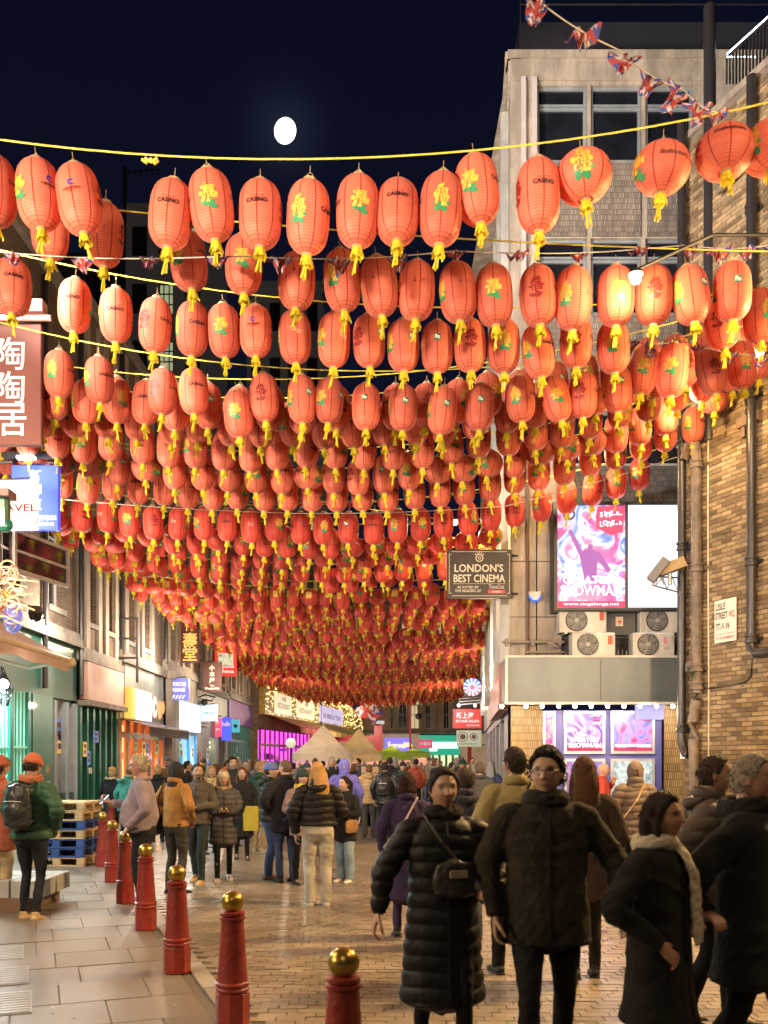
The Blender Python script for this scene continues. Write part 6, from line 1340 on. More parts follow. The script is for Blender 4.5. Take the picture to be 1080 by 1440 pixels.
def flag_mesh(seed, rectangular=False):
    """small union flag of cloth, crumpled by the wind"""
    rd = random.Random(seed); w, h = .24, .17; n, k = 12, 8; vs = []; ph = rd.uniform(0, 6); am = .02+rd.random()*.02; cr = rd.uniform(.55, 1)
    for j in range(k+1):
        for i in range(n+1):
            x = (i/n-.5)*w; z = -j/k*h; x *= 1-(0 if rectangular else .75*(j/k)); y = am*math.sin(ph+i*.9+j*.7)+.35*(-z)*(rd.uniform(-.1, .1)+.5*math.sin(ph)); vs.append((x, y, z*cr+.01*math.sin(i*1.3+ph)))
    fs, ms = [], []
    for j in range(k):
        for i in range(n):
            fs.append((j*(n+1)+i, j*(n+1)+i+1, (j+1)*(n+1)+i+1, (j+1)*(n+1)+i)); u, v = (i+.5)/n-.5, (j+.5)/k-.5
            d1, d2 = abs(u-v), abs(u+v); mi = 1 if abs(u) < .09 or abs(v) < .09 else (2 if abs(u) < .17 or abs(v) < .17 else (1 if min(d1, d2) < .05 else (2 if min(d1, d2) < .13 else 0))); ms.append(mi)
    me = bpy.data.meshes.new('flag'); me.from_pydata(vs, [], fs); me.polygons.foreach_set('material_index', ms); [me.materials.append(q) for q in (M_FB, M_FR, M_FW)]; me.polygons.foreach_set('use_smooth', [True]*len(fs)); return me
FLG = [flag_mesh(i) for i in range(6)]
def bunting(pts, n, label, name_w, sc=1.0, skip=()):
    p = [P(*q) for q in pts]; t = thing('bunting', label, 'bunting', p[0]); m_ = MB(); out = []
    def at(f):
        f *= len(p)-1; i = min(int(f), len(p)-2); q = p[i].lerp(p[i+1], f-i); q.z -= .05*math.sin((f-i)*PI); return q
    m_.tube([at(i/50) for i in range(51)], .006, 5); m_.build('cord', MROPED, t); d = (p[-1]-p[0]).normalized(); rz = math.atan2(d.y, d.x)
    for i in range(n):
        if i in skip: continue
        q = at((i+.5)/n); o = link('flag', random.choice(FLG), t); o.location = q-Vector(t.location); o.rotation_euler = (random.gauss(.2, .5), -math.asin(max(-1, min(1, d.z))), rz+random.gauss(0, .35)); o.scale = (sc*random.uniform(.8, 1.1),)*3
    return t
bunting([(-30, 352, 8.8), (330, 360, 8.8), (640, 353, 9.0), (960, 345, 9.4), (1110, 340, 9.6)], 15, 'bunting of small union flags level with the second lantern row', '')
bunting([(60, 556, 13.0), (200, 558, 13.0), (400, 566, 13.3), (700, 572, 13.8)], 8, 'bunting of union flags low behind the upper lanterns', '')
bunting([(720, -30, 6.5), (870, 70, 7.2), (960, 125, 8.0), (1018, 160, 8.0)], 7, 'frayed bunting with wind-blown flags slanting down to the round lanterns', '', 1.15)
bunting([(870, 475, 11.2), (960, 480, 11.2), (1090, 500, 11.3)], 6, 'bunting of dark flags beside the bright street lamp', '')
bunting([(110, 640, 15.9), (300, 700, 16.1), (450, 705, 16.2), (700, 690, 16.2)], 9, 'bunting of flags draped across the gap in the lantern rows', '')
bunting([(560, 925, 40), (690, 905, 40)], 7, 'small bunting near the far lantern rows by the cinema side', '', 1.6)
gf = thing('union_flag', 'large union flag hanging from a pole near the gold fairy-lit front', 'flag', P(520, 1000, 60)); o = link('cloth', flag_mesh(77, True), gf); o.location = (0, 0, .6); o.scale = (9, 9, 11); o.rotation_euler = (0, .5, .6); s = MB(); s.cyl(P(500, 978, 60), P(527, 990, 60), .04); s.build('flagpole', M_FRAMEP, gf)

# street lamps among the lanterns
M_LAMP = glow('sodium_lamp', (1.0, .80, .42), 160)
def street_lamp(q, wallpt, label, power, r=.05):
    t = thing('street_lamp', label, 'street lamp', q, 'lamps shining among the lanterns'); s = MB(); s.ball(q, r, n=12, m=8); s.build('bulb', M_LAMP, t)
    s = MB(); s.tube([wallpt, Vector(wallpt).lerp(q, .6)+Vector((0, 0, .25)), q+Vector((0, 0, .08))], .018, 6); s.lathe([(.02, .10), (.05, .085), (.075, .04), (.07, .04), (.04, .075)], tuple(q), 12); s.build('arm', M_BLACK, t)
    lamp('POINT', q+Vector((0, -.07, -.07)), power, (1, .66, .30), .06); return t
street_lamp(P(894, 392, 8.9), P(1150, 330, 9.6), 'dazzling street lamp shining beside the lanterns under the cinema windows', 55)
street_lamp(P(1068, 497, 12.2), BF(2.6, 0, 7.6), 'warm lamp glowing behind the lanterns near the brick wall', 170)
street_lamp(P(958, 560, 14.2), BF(.4, 0, 7.9), 'lamp hidden behind the lanterns at the brick corner', 150)
street_lamp(P(800, 640, 16.6), P(800, 620, 17.9), 'lamp hidden behind the lanterns above the lit screen', 150)
street_lamp(P(640, 735, 19.0), CS(20.6, .0, 6.4), 'lamp behind the round lanterns by the cinema corner', 260)

# ------------------------------------------------------------------ bollards
M_BOL = mat('red_bollard_paint', (.32, .032, .022), .42, var=.22, vs=14, coat=.12, bump=.35, bs=35, dirt=.45); M_BALL = mat('gold_ball', (.42, .28, .06), .3, metal=.85, var=.25, vs=12)
def bollard(x, y, label):
    t = thing('bollard', label, 'bollard', (x, y, PZ), 'red bollards along the kerb'); s = MB()
    s.lathe([(.085, .215), (.108, .22), (.108, .235), (.100, .245), (.110, .255), (.110, .27), (.098, .28), (.072, .66), (.072, .67), (.082, .675), (.082, .69), (.070, .695), (.078, .705), (.078, .72), (.055, .73)], (x, y, PZ), 28); s.build('shaft', M_BOL, t, True, 35)
    s = MB(); s.lathe([(.108, 0), (.110, .005), (.110, .205), (.100, .215)], (x, y, PZ), 8); s.build('base', M_BOL, t); s = MB(); s.ball((x, y, PZ+.785), .072, n=24, m=16); s.build('ball', M_BALL, t, True); return t
for px, d, lab in ((483, 4.17, 'nearest red bollard, cut off by the bottom of the picture'), (327, 5.94, 'second nearest red bollard, closest to the long shadow'), (249, 7.4, 'third nearest red bollard, beside the slab shadow'), (205, 9.25, 'fourth nearest red bollard, right of the man with the phone'),
                   (176, 10.94, 'brighter red bollard at the feet of the man with the phone'), (158, 12.78, 'sixth nearest red bollard, left of the man with the phone'), (144.5, 14.7, 'seventh nearest red bollard beside the pallets'), (156, 18.8, 'farthest red bollard, peeping over the seventh')):
    bollard((px-540)/FPX*d, d, lab)

# ------------------------------------------------------------------ pallets, step
M_BLUEP = mat('blue_pallet_paint', (.03, .08, .30), .7, var=.3, bump=.3, bs=25, dirt=.3); M_WOOD = mat('pallet_wood', (.48, .33, .18), .75, var=.3, bump=.4, bs=18, stretch=(2, 2, 14))
def pallet(x0, x1, y0, y1, z, m, label, seed):
    t = thing('pallet', label, 'pallet', ((x0+x1)/2, y0, z), 'pallets stacked by the green shopfront'); rd = random.Random(seed); n = 5
    for i in range(n): s = MB(); a = y0+(y1-y0)*i/n; s.bbox(x0, x1, a+.01, a+(y1-y0)/n-.03, z+.122, z+.142, .003); s.build('deck_board', m, t)
    for y in (y0, (y0+y1)/2-.05, y1-.1): s = MB(); s.bbox(x0, x1, y, y+.1, z+.0, z+.02, .003); s.build('bottom_board', m, t)
    for x in (x0, (x0+x1)/2-.06, x1-.12):
        for y in (y0, (y0+y1)/2-.05, y1-.1): s = MB(); s.bbox(x, x+.12, y, y+.1, z+.02, z+.1, .003); s.build('block', m, t)
        s = MB(); s.bbox(x, x+.12, y0, y1, z+.1, z+.122, .003); s.build('stringer', m, t)
    return t
px0, px1 = P(70, 0, 14.6).x, P(117, 0, 14.6).x
for i, (m, lab) in enumerate(((M_WOOD, 'plain wood pallet at the bottom of the stack'), (M_BLUEP, 'lowest blue pallet of the stack'), (M_BLUEP, 'middle blue pallet of the stack'), (M_WOOD, 'plain wood pallet between the blue ones of the stack'), (M_BLUEP, 'highest blue pallet of the stack'), (M_WOOD, 'plain wood pallet second from the top'), (M_WOOD, 'plain wood pallet on top of the stack'))):
    d = random.uniform(-.02, .02); pallet(px0-.35+d, px1+d, 14.6, 15.6, PZ+.145*i, m, lab, i)
st = thing('tiled_step', 'low step with pale square tiles beside the group at the shop', 'step', (-4.3, 10.4, PZ)); s = MB(); s.box(-6.4, P(54, 0, 10.6).x, 10.25, 11.3, PZ, PZ+.16); s.build('step_base', mat('step_brown', (.2, .12, .08), .6), st)
for i in range(7):
    for j in range(2): s = MB(); x = -6.3+i*.36; s.bbox(x, x+.34, 10.25+j*.5, 10.7+j*.5, PZ+.16, PZ+.35, .006); s.build('tile', mat('pale_tile', (.45, .46, .44), .4, dirt=.3), st)
# ------------------------------------------------------------------ people
def ring_loft(path, rad, n=14, side=None, caps=True):
    """loft: path of points, rad = [(rx, ry)], elliptical rings square to the path; returns verts, faces"""
    path = [Vector(p) for p in path]; k = len(path); vs = []; prev = None
    for i, p in enumerate(path):
        d = (path[min(i+1, k-1)]-path[max(i-1, 0)]).normalized()
        a = Vector(side) if side is not None else (prev if prev is not None else (Vector((1, 0, 0)) if abs(d.x) < .8 else Vector((0, 1, 0))))
        a = (a-d*a.dot(d)).normalized(); b = d.cross(a); prev = a; rx, ry = rad[i] if isinstance(rad[i], (tuple, list)) else (rad[i], rad[i])
        for j in range(n): t = 2*PI*j/n; vs.append(p+a*rx*math.cos(t)+b*ry*math.sin(t))
    fs = []
    for i in range(k-1):
        for j in range(n): fs.append((i*n+j, i*n+(j+1) % n, (i+1)*n+(j+1) % n, (i+1)*n+j))
    if caps:
        c0, c1 = len(vs), len(vs)+1; d0 = (path[0]-path[1]).normalized(); d1 = (path[-1]-path[-2]).normalized()
        r0 = min(rad[0]) if isinstance(rad[0], (tuple, list)) else rad[0]; r1 = min(rad[-1]) if isinstance(rad[-1], (tuple, list)) else rad[-1]
        vs += [path[0]+d0*r0*.5, path[-1]+d1*r1*.5]
        fs += [(c0, (j+1) % n, j) for j in range(n)]+[(c1, (k-1)*n+j, (k-1)*n+(j+1) % n) for j in range(n)]
    return vs, fs
def smooth_path(pts, rad, sub=5):
    pts = [Vector(p) for p in pts]; rad = [r if isinstance(r, (tuple, list)) else (r, r) for r in rad]; op, orr = [], []
    for i in range(len(pts)-1):
        p0, p1, p2, p3 = pts[max(i-1, 0)], pts[i], pts[i+1], pts[min(i+2, len(pts)-1)]
        for k in range(sub):
            t = k/sub; op.append(.5*((2*p1)+(p2-p0)*t+(2*p0-5*p1+4*p2-p3)*t*t+(3*p1-p0-3*p2+p3)*t**3)); e = t*t*(3-2*t)*.5+t*.5
            orr.append((rad[i][0]*(1-e)+rad[i+1][0]*e, rad[i][1]*(1-e)+rad[i+1][1]*e))
    op.append(pts[-1]); orr.append(rad[-1]); return op, orr
class Clay:
    """several overlapping closed lofts fused into one continuous surface"""
    def __init__(s): s.v = []; s.f = []
    def add(s, vf): k = len(s.v); s.v += [tuple(v) for v in vf[0]]; s.f += [tuple(i+k for i in f) for f in vf[1]]; return s
    def limb(s, pts, rad, sub=5, n=14, side=None): p, r = smooth_path(pts, rad, sub); return s.add(ring_loft(p, r, n, side))
    def egg(s, c, r, rot=None, n=16, m=10):
        b = MB(); b.ball((0, 0, 0), r[0], r[1], r[2], n, m); c = Vector(c); R = rot.to_matrix() if rot is not None else None
        return s.add(([c+(R @ Vector(v) if R else Vector(v)) for v in b.v], b.f))
    def fuse(s, name, voxel, smooth=3, fold=0.0, ff=1.0, mask=None, extra=None):
        me = bpy.data.meshes.new(name); me.from_pydata(s.v, [], s.f); o = bpy.data.objects.new(name, me); COL.objects.link(o)
        m = o.modifiers.new('r', 'REMESH'); m.mode = 'VOXEL'; m.voxel_size = voxel; m.use_smooth_shade = True
        if smooth: q = o.modifiers.new('s', 'SMOOTH'); q.factor = .5; q.iterations = smooth
        dg = bpy.context.evaluated_depsgraph_get(); out = bpy.data.meshes.new_from_object(o.evaluated_get(dg)); bpy.data.objects.remove(o); bpy.data.meshes.remove(me); out.name = name
        if fold > 0 or extra:
            n = len(out.vertices); co = np.empty(n*3, dtype=np.float32); out.vertices.foreach_get('co', co); co = co.reshape(-1, 3); no = np.empty(n*3, dtype=np.float32); out.vertices.foreach_get('normal', no); no = no.reshape(-1, 3)
            d = np.zeros(n)
            if fold > 0:
                ph = random.uniform(0, 10); x, y, z = co.T*ff; w = np.sin(5*x+3*y+ph)+np.sin(6*z+4*y+ph*2)
                co2 = np.sin(23*x-14*z+3*y+1.5*w+ph); d = fold*.8*(1-np.abs(co2))**2+fold*(np.sin(13*x+9*z+2.2*w+ph)+.7*np.sin(-11*y+17*z+1.8*w)+.5*np.sin(31*z-19*x+2*w)+.35*np.sin(43*x+37*y+29*z+3*w))
                d = -np.abs(d)+fold*.5
            if extra: d = d+extra(co)
            co = co+no*d[:, None]; out.vertices.foreach_set('co', co.astype(np.float32).ravel()); out.update()
        out.polygons.foreach_set('use_smooth', [True]*len(out.polygons)); return out
def head_pt(x, y, z):
    """unit direction -> point of the head, front = -y, height 0.236"""
    X, Y, Z = x*.074, y*.096, z*.118
    if z < 0: k = 1-.30*(-z)**1.6; X *= k; Y *= 1-.22*(-z)**2 if y > 0 else 1-.04*(-z)
    if y > 0 and z > -.3: Y *= 1.04
    g = lambda u, c, s_: math.exp(-((u-c)/s_)**2)
    if y < .1:
        f = max(0, -y+.1)
        Y -= .025*g(X, 0, .0125+.004*max(0, min(1, -Z/.02)))*max(0, min(1, (.034-Z)/.052))**1.2*(1 if Z > -.020 else math.exp(-((Z+.020)/.009)**2))*f
        Y += .011*(g(X, .031, .015)+g(X, -.031, .015))*g(Z, .014, .013); Y -= .006*g(Z, .038, .011)*g(abs(X), .025, .03)
        Y -= .007*g(X, 0, .022)*g(Z, -.049, .0075)+.006*g(X, 0, .02)*g(Z, -.064, .007); Y += .004*g(X, 0, .02)*g(Z, -.0565, .003)
        Y -= .011*g(X, 0, .022)*g(Z, -.094, .016); Y -= .006*(g(X, .042, .016)+g(X, -.042, .016))*g(Z, -.018, .02)
    return Vector((X, Y, Z))
def head_geo(n=44, m=34):
    vs = [head_pt(0, 0, -1)]
    for i in range(1, m):
        a = -PI/2+PI*i/m
        for j in range(n): t = 2*PI*j/n; vs.append(head_pt(math.cos(a)*math.cos(t), math.cos(a)*math.sin(t), math.sin(a)))
    vs.append(head_pt(0, 0, 1)); fs = [(0, 1+(j+1) % n, 1+j) for j in range(n)]
    for i in range(m-2):
        for j in range(n): a = 1+i*n; fs.append((a+j, a+(j+1) % n, a+n+(j+1) % n, a+n+j))
    a = 1+(m-2)*n; fs += [(a+j, a+(j+1) % n, len(vs)-1) for j in range(n)]; return vs, fs
HEAD = head_geo()
M_SKIN = bpy.data.materials.new('skin'); M_SKIN.use_nodes = True
_n = M_SKIN.node_tree.nodes; _b = _n['Principled BSDF']; _a = _n.new('ShaderNodeAttribute'); _a.attribute_name = 'tone'
_no = _n.new('ShaderNodeTexNoise'); _no.inputs['Scale'].default_value = 28; _no.inputs['Detail'].default_value = 4; _mx = _n.new('ShaderNodeMix'); _mx.data_type = 'RGBA'; _mx.blend_type = 'MULTIPLY'; _mx.inputs['Factor'].default_value = .25
M_SKIN.node_tree.links.new(_a.outputs['Color'], _mx.inputs[6]); M_SKIN.node_tree.links.new(_no.outputs['Color'], _mx.inputs[7]); M_SKIN.node_tree.links.new(_mx.outputs[2], _b.inputs['Base Color']); _b.inputs['Roughness'].default_value = .5
_b.inputs['Subsurface Weight'].default_value = .12; _b.inputs['Subsurface Radius'].default_value = (.01, .004, .002); _b.inputs['Subsurface Scale'].default_value = .5
def paint_skin(me, HM, tone, brow, sc, beard=None):
    n = len(me.vertices); co = np.empty(n*3, dtype=np.float32); me.vertices.foreach_get('co', co); co = co.reshape(-1, 3); Mi = np.array(HM.inverted()); q = (co @ Mi[:3, :3].T+Mi[:3, 3])
    X, Y, Z = q.T; t = np.array(tone); c = np.tile(t, (n, 1)); fr = (Y < -.03) & (np.abs(Z) < .13)
    g = lambda u, c_, s_: np.exp(-((u-c_)/s_)**2); ax = np.abs(X)
    def mix(w, col): nonlocal c; w = np.clip(w*fr, 0, 1)[:, None]; c = c*(1-w)+np.array(col)*w
    mix(.22*g(ax, .042, .02)*g(Z, -.022, .022)+.12*g(X, 0, .014)*g(Z, -.018, .012), t*np.array([1.05, .74, .68])); mix(.75*g(X, 0, .024)*g(Z, -.056, .0065), t*np.array([.66, .36, .34])); mix(.8*g(X, 0, .022)*g(Z, -.0565, .0028), t*.2); mix(.4*g(X, 0, .020)*g(Z, -.030, .005), t*.55)
    mix(1.0*g(ax, .033, .017)*g(Z, .036+.004*np.cos(ax*60), .0055), brow); mix(.45*g(ax, .031, .018)*g(Z, .016, .011), t*.55); mix(1.1*g(ax, .031, .0105)*g(Z, .014, .0045), (.55, .52, .48)); mix(1.3*g(ax, .031, .0048)*g(Z, .014, .0055), (.02, .012, .01)); mix(.9*g(ax, .031, .014)*g(Z, .0205, .0026), (.03, .02, .02))
    if beard is not None: mix(.75*((Z < -.035) & (np.abs(Z+.056) > .006))*np.clip((.2-ax)*10, 0, 1), beard)
    a = me.attributes.new('tone', 'FLOAT_COLOR', 'POINT'); a.data.foreach_set('color', np.hstack([c, np.ones((n, 1))]).astype(np.float32).ravel())

def hand(cl, wrist, d, palm, s=1.0, curl=.5, thumb=1):
    """palm and five separate fingers; d: towards the fingers, palm: the way the palm faces"""
    d = Vector(d).normalized(); pn = Vector(palm); pn = (pn-d*pn.dot(d)).normalized(); sd = d.cross(pn)*thumb; w = Vector(wrist)
    cl.add(ring_loft([w-d*.02*s, w+d*.02*s, w+d*.055*s, w+d*.088*s], [(.024*s, .02*s), (.033*s, .017*s), (.041*s, .015*s), (.040*s, .012*s)], 12, sd))
    for k, (o_, ln) in enumerate(((-.031, .058), (-.0105, .068), (.0105, .073), (.031, .066))):
        b = w+d*.075*s+sd*o_*s; a = curl*.7; p1 = b+d*.02*s; q = (d*math.cos(a)+pn*math.sin(a)); p2 = p1+q*ln*.42*s; a2 = a+curl*1.2; q2 = (d*math.cos(a2)+pn*math.sin(a2)); p3 = p2+q2*ln*.34*s; a3 = a2+curl*.9; p4 = p3+(d*math.cos(a3)+pn*math.sin(a3))*ln*.28*s
        cl.add(ring_loft([b, p1, p2, p3, p4], [.0095*s, .0095*s, .0088*s, .008*s, .0065*s], 8))
    tb = w+d*.02*s+sd*.028*s; cl.add(ring_loft([tb, tb+(d*.6+sd*.7+pn*.3)*.03*s, tb+(d*.9+sd*.75+pn*.5)*.052*s, tb+(d*1.35+sd*.55+pn*.8)*.062*s], [.014*s, .012*s, .0105*s, .008*s], 8))
CLM = {}
def cloth(c, kind='wool'):
    key = ('c', tuple(c), kind)
    if key not in CLM:
        r, sh, b, bs = {'wool': (.95, .02, .5, 90), 'puffer': (.55, .0, .3, 18), 'cotton': (.88, .01, .4, 60), 'denim': (.9, .02, .45, 120), 'leather': (.35, 0, .2, 40), 'shoe': (.45, 0, .15, 30)}[kind]
        CLM[key] = mat('%s_%d' % (kind, len(CLM)), c, r, var=.22 if kind != 'denim' else .35, vs=5, bump=b, bs=bs, sheen=sh, spec=.25)
    return CLM[key]
def person(label, x, y, h=1.72, face=0.0, voxel=.011, build=1.0, tone=(.50, .31, .22), hair=('short', (.03, .02, .015)), hat=None, hood=None, top=('coat', (.02, .02, .02), 'wool', .75), legs=((.02, .02, .03), 'cotton', 1.0), shoes=(.03, .03, .03),
           arms=('down', 'down'), stride=0.0, turn=0.0, nod=0.0, scarf=None, glasses=False, beard=None, bag=None, group=None, z0=0.0, lean=0.0, belly=0.0, hold=None, seed=0, hat2=None, strap=None, fur=None, skirt=0.0):
    """face: heading in degrees, 0 = towards the camera (-y), 90 = towards +x.  All limbs, torso, neck and head are one skin."""
    global _seedbox
    st_ = random.getstate(); random.seed(seed*17+int(x*100)); S = h/1.72; wdt = build
    t = thing('person', label, 'person', (x, y, z0), group, math.radians(face))
    V = lambda a, b, c: Vector((a*S, b*S, c*S))
    def L2(nm, me, m): me.materials.clear(); me.materials.append(m); return link(nm, me, t)
    # joints (body faces -y); sd = +1 is the person's left (+x)
    hipz, kz, az = .90, .49, .085; J = {}
    for sd in (1, -1):
        f = stride*sd; J['hip', sd] = V(.088*sd*wdt**.5, .0, hipz); fy_ = -.30*f; back = max(0, -f)
        J['ank', sd] = V((.095+.02*abs(build-1))*sd, fy_+.02, az+.09*back); J['knee', sd] = V(.095*sd, fy_*.5-.035-.05*abs(f), kz+.0); J['sh', sd] = V(.166*sd*wdt, .01+lean*-.12, 1.385)
    pos = {'down': ((.25, .02, 1.14), (.245, -.06, .88), (0, -.1, -1), (-1, 0, 0), .5), 'pocket': ((.29, .07, 1.15), (.20, -.11, .97), (-.5, -.5, -.6), (0, 1, 0), .6),
           'phone': ((.235, -.02, 1.14), (.12, -.27, 1.20), (-.3, -1, .35), (-.2, .2, 1), .75), 'lap': ((.235, -.02, 1.13), (.07, -.22, 1.10), (-.9, -.5, .1), (0, 0, 1), .6),
           'fwd': ((.23, -.14, 1.16), (.22, -.30, .98), (0, -.7, -.7), (-1, 0, 0), .5), 'back': ((.235, .18, 1.16), (.24, .24, .92), (0, .2, -1), (-1, 0, 0), .5),
           'elbow_out': ((.36, .03, 1.20), (.26, -.16, 1.08), (-.6, -.7, -.2), (0, 0, -1), .5), 'mic': ((.27, -.06, 1.18), (.12, -.20, 1.38), (-.3, -.3, .9), (-1, 0, 0), 1.0), 'link': ((.30, .0, 1.14), (.36, -.02, .92), (.3, 0, -1), (-1, 0, 0), .5)}
    HD = []
    for sd, a in ((1, arms[0]), (-1, arms[1])):
        e, w_, d, pn, cu_ = pos[a]; ex = (e[0]+.178*(wdt-1)+.02); J['el', sd] = V(ex*sd, e[1], e[2]); J['wr', sd] = V((w_[0]+.178*(wdt-1)*(.6 if w_[0] > .15 else 0))*sd, w_[1]-belly*.8*(1 if a in ('phone', 'lap') else 0), w_[2]); HD.append((sd, (d[0]*sd, d[1], d[2]), (pn[0]*sd, pn[1], pn[2]), cu_))
    hc = V(0, -.03-lean*.22, 1.597); HM = Matrix.Translation(hc) @ Matrix.Rotation(math.radians(turn), 4, 'Z') @ Matrix.Rotation(math.radians(nod), 4, 'X') @ Matrix.Scale(S, 4)
    tpk, tcol, tmat, tlen = top
    # --- skin body
    cl = Clay(); cl.add(([HM @ v for v in HEAD[0]], HEAD[1]))
    for sd in (1, -1): cl.egg(HM @ Vector((.073*sd, .012, -.002)), (.010*S, .019*S, .031*S))
    cl.limb([HM @ Vector((0, .022, -.06)), V(0, .0-lean*.17, 1.47), V(0, .015-lean*.12, 1.40)], [(.050*S, .052*S), (.052*S, .054*S), (.075*S, .07*S)], 4)
    cl.add(ring_loft([V(0, 0, .84), V(0, 0, .95), V(0, -.01, 1.08), V(0, -.01-lean*.05, 1.25), V(0, .0-lean*.1, 1.38), V(0, .01-lean*.13, 1.44)], [(.13*S, .09*S), (.14*S, .10*S), (.11*S, .08*S), (.135*S, .09*S), (.13*S, .07*S), (.06*S, .05*S)], 16, (1, 0, 0)))
    for (sd, d, pn, cu_) in HD:
        cl.limb([V(.10*sd, .01-lean*.1, 1.38), J['sh', sd], J['el', sd], J['wr', sd]], [.045*S, .036*S, .026*S, .022*S], 4, 10); hand(cl, J['wr', sd], d, pn, S*1.02, cu_, -sd)
        cl.limb([J['hip', sd]+V(0, 0, .02), J['knee', sd], J['ank', sd]], [.055*S, .030*S, .022*S], 4, 10); cl.limb([J['ank', sd], J['ank', sd]+V(0, -.06, -.035), J['ank', sd]+V(0, -.14, -.05)], [.022*S, .018*S, .012*S], 3, 10)
    vx = voxel*.72
    body = cl.fuse('body', vx, 1); paint_skin(body, HM, tone, tuple(np.array(hair[1])*.8) if hair[0] != 'bald' else (.15, .1, .08), S, beard); L2('body', body, M_SKIN)
    # --- trousers
    lc, lm, lw = legs; cl = Clay()
    cl.add(ring_loft([V(0, .0, .80), V(0, .005, .88), V(0, .005, .97), V(0, -.005-belly*.3, 1.05)], [(.14*S*wdt, .105*S), (.168*S*wdt, .125*S*wdt), (.162*S*wdt, .118*S*wdt), (.150*S*wdt, .110*S*wdt+belly*.3)], 18, (1, 0, 0)))
    for sd in (1, -1):
        kf = J['knee', sd]; cl.limb([J['hip', sd]+V(0, .01, .03), J['hip', sd].lerp(kf, .5), kf, kf.lerp(J['ank', sd], .5)+V(0, .012, 0), J['ank', sd]+V(0, .0, -.03+.02*(lw < .9))],
                                     [(.092*S*wdt**.5, .10*S*wdt**.5), (.080*S*lw**.5*wdt**.5, .086*S*lw**.5), (.060*S*lw, .064*S*lw), (.057*S*lw**.8, .062*S*lw**.8), (.050*S*lw**1.2, .058*S*lw**1.2)], 6, 14)
    L2('trousers', cl.fuse('trousers', voxel*1.05, 2, .0035 if lw > .8 else .0022, 1.5), cloth(lc, lm))
    # --- shoes
    for sd in (1, -1):
        a = J['ank', sd]; f = stride*sd; tip = .5*max(0, -f); R = Matrix.Rotation(tip, 3, 'X'); cl = Clay()
        pts = [((0, .062, -.055), (.030, .026)), ((0, .045, -.048), (.038, .036)), ((0, -.0, -.040), (.040, .043)), ((0, -.06, -.052), (.044, .032)), ((0, -.115, -.060), (.048, .024)), ((0, -.165, -.064), (.040, .018)), ((0, -.19, -.067), (.022, .012))]
        cl.add(ring_loft([a+(R @ (V(*p)+V(.012*sd*(-p[1]*5), 0, 0))) for p, r in pts], [(r[0]*S, r[1]*S) for p, r in pts], 14, (1, 0, 0))); cl.limb([a+V(0, .012, -.04), a+V(0, .012, .02)], [(.040*S, .046*S), (.040*S, .044*S)], 3, 12)
        L2('shoe', cl.fuse('shoe', max(.008, voxel*.75), 1), cloth(shoes, 'shoe'))
        s = MB(); o = [(.0, .085), (.034, .07), (.040, .0), (.050, -.10), (.045, -.165), (.02, -.195), (-.02, -.195), (-.045, -.165), (-.050, -.10), (-.040, .0), (-.034, .07)]
        vs = [a+R @ V(px_+.012*sd*(-py_*5), py_, z_) for z_ in (-.088, -.066) for px_, py_ in o]; n = len(o); s.add([tuple(v) for v in vs], [tuple(range(n-1, -1, -1)), tuple(range(n, 2*n))]+[(i, (i+1) % n, n+(i+1) % n, n+i) for i in range(n)])
        so = s.build('sole', mat('pale_sole', (.45, .43, .40), .6) if sum(shoes) > .5 else mat('dark_sole', (.03, .03, .03), .6)); so.parent = t
    # --- jacket / coat / jumper: torso and both sleeves in one
    puff = tmat == 'puffer'; th = {'coat': .028, 'jacket': .026, 'jumper': .012, 'puffer': .045}.get(tpk, .026)
    hem = tlen; fl = .035*max(0, (.85-hem))/.4; secs = []
    base = [(hem, .185+fl, .135+fl+stride*.02), ((hem+.86)/2 if hem < .8 else .84, .182+fl*.5, .132+fl*.4), (.95, .178, .130+belly*.5), (1.05, .168, .124+belly), (1.14, .172, .124+belly*.85), (1.26, .184, .124+belly*.2), (1.35, .176, .114), (1.41, .132, .094), (1.455, .095, .080), (1.475, .070, .070)]
    base = [b for i, b in enumerate(base) if i == 0 or b[0] > base[0][0]+.03]
    pth = [V(0, -.006-lean*.12*max(0, (z-.95)/.45)-belly*.35*math.exp(-((z-1.08)/.12)**2), z) for z, _, _ in base]; rd = [((rx*wdt+th*.45 if i < len(base)-2 else rx)*S, (ry*(.6+.4*wdt)+th*.35 if i < len(base)-2 else ry)*S) for i, (z, rx, ry) in enumerate(base)]
    cl = Clay(); cl.limb(pth, rd, 6, 28, (1, 0, 0))
    for sd in (1, -1):
        sh, el, wr = J['sh', sd], J['el', sd], J['wr', sd]
        r_ = [.050+th*.4, .058+th*.55, .054+th*.6, .042+th*.4, .036+th*.35]; r_ = [q*S*(wdt**.5) for q in r_]
        cl.limb([V(.10*sd*wdt, .005-lean*.11, 1.385), sh+V(.0, 0, -.02), sh.lerp(el, .55), el, el.lerp(wr, .5), wr], [r_[0], r_[1], r_[2], r_[2]*.98, r_[3], r_[4]], 5, 16)
    if puff or tpk == 'puffer':
        pitch = .085*S; zr = (J['sh', 1]-J['el', 1]).normalized()
        def ex(co, pitch=pitch):
            z = co[:, 2]; lat = np.abs(co[:, 0]) > .20*S*wdt; u = z/pitch+.12*np.sin(co[:, 0]*14); q = np.abs(np.sin(u*PI)); return (.013*q**.6-.008)*S
        L2('jacket', cl.fuse('jacket', voxel, 1, .0020, 1.6, extra=ex), cloth(tcol, 'puffer'))
    else: L2('jumper' if tpk == 'jumper' else 'jacket', cl.fuse('jacket', voxel, 2, .0052 if tpk != 'jumper' else .004, 1.25), cloth(tcol, tmat))
    # collar
    col_h = {'jumper': .015, 'coat': .05, 'jacket': .055, 'puffer': .07}.get(tpk, .05)
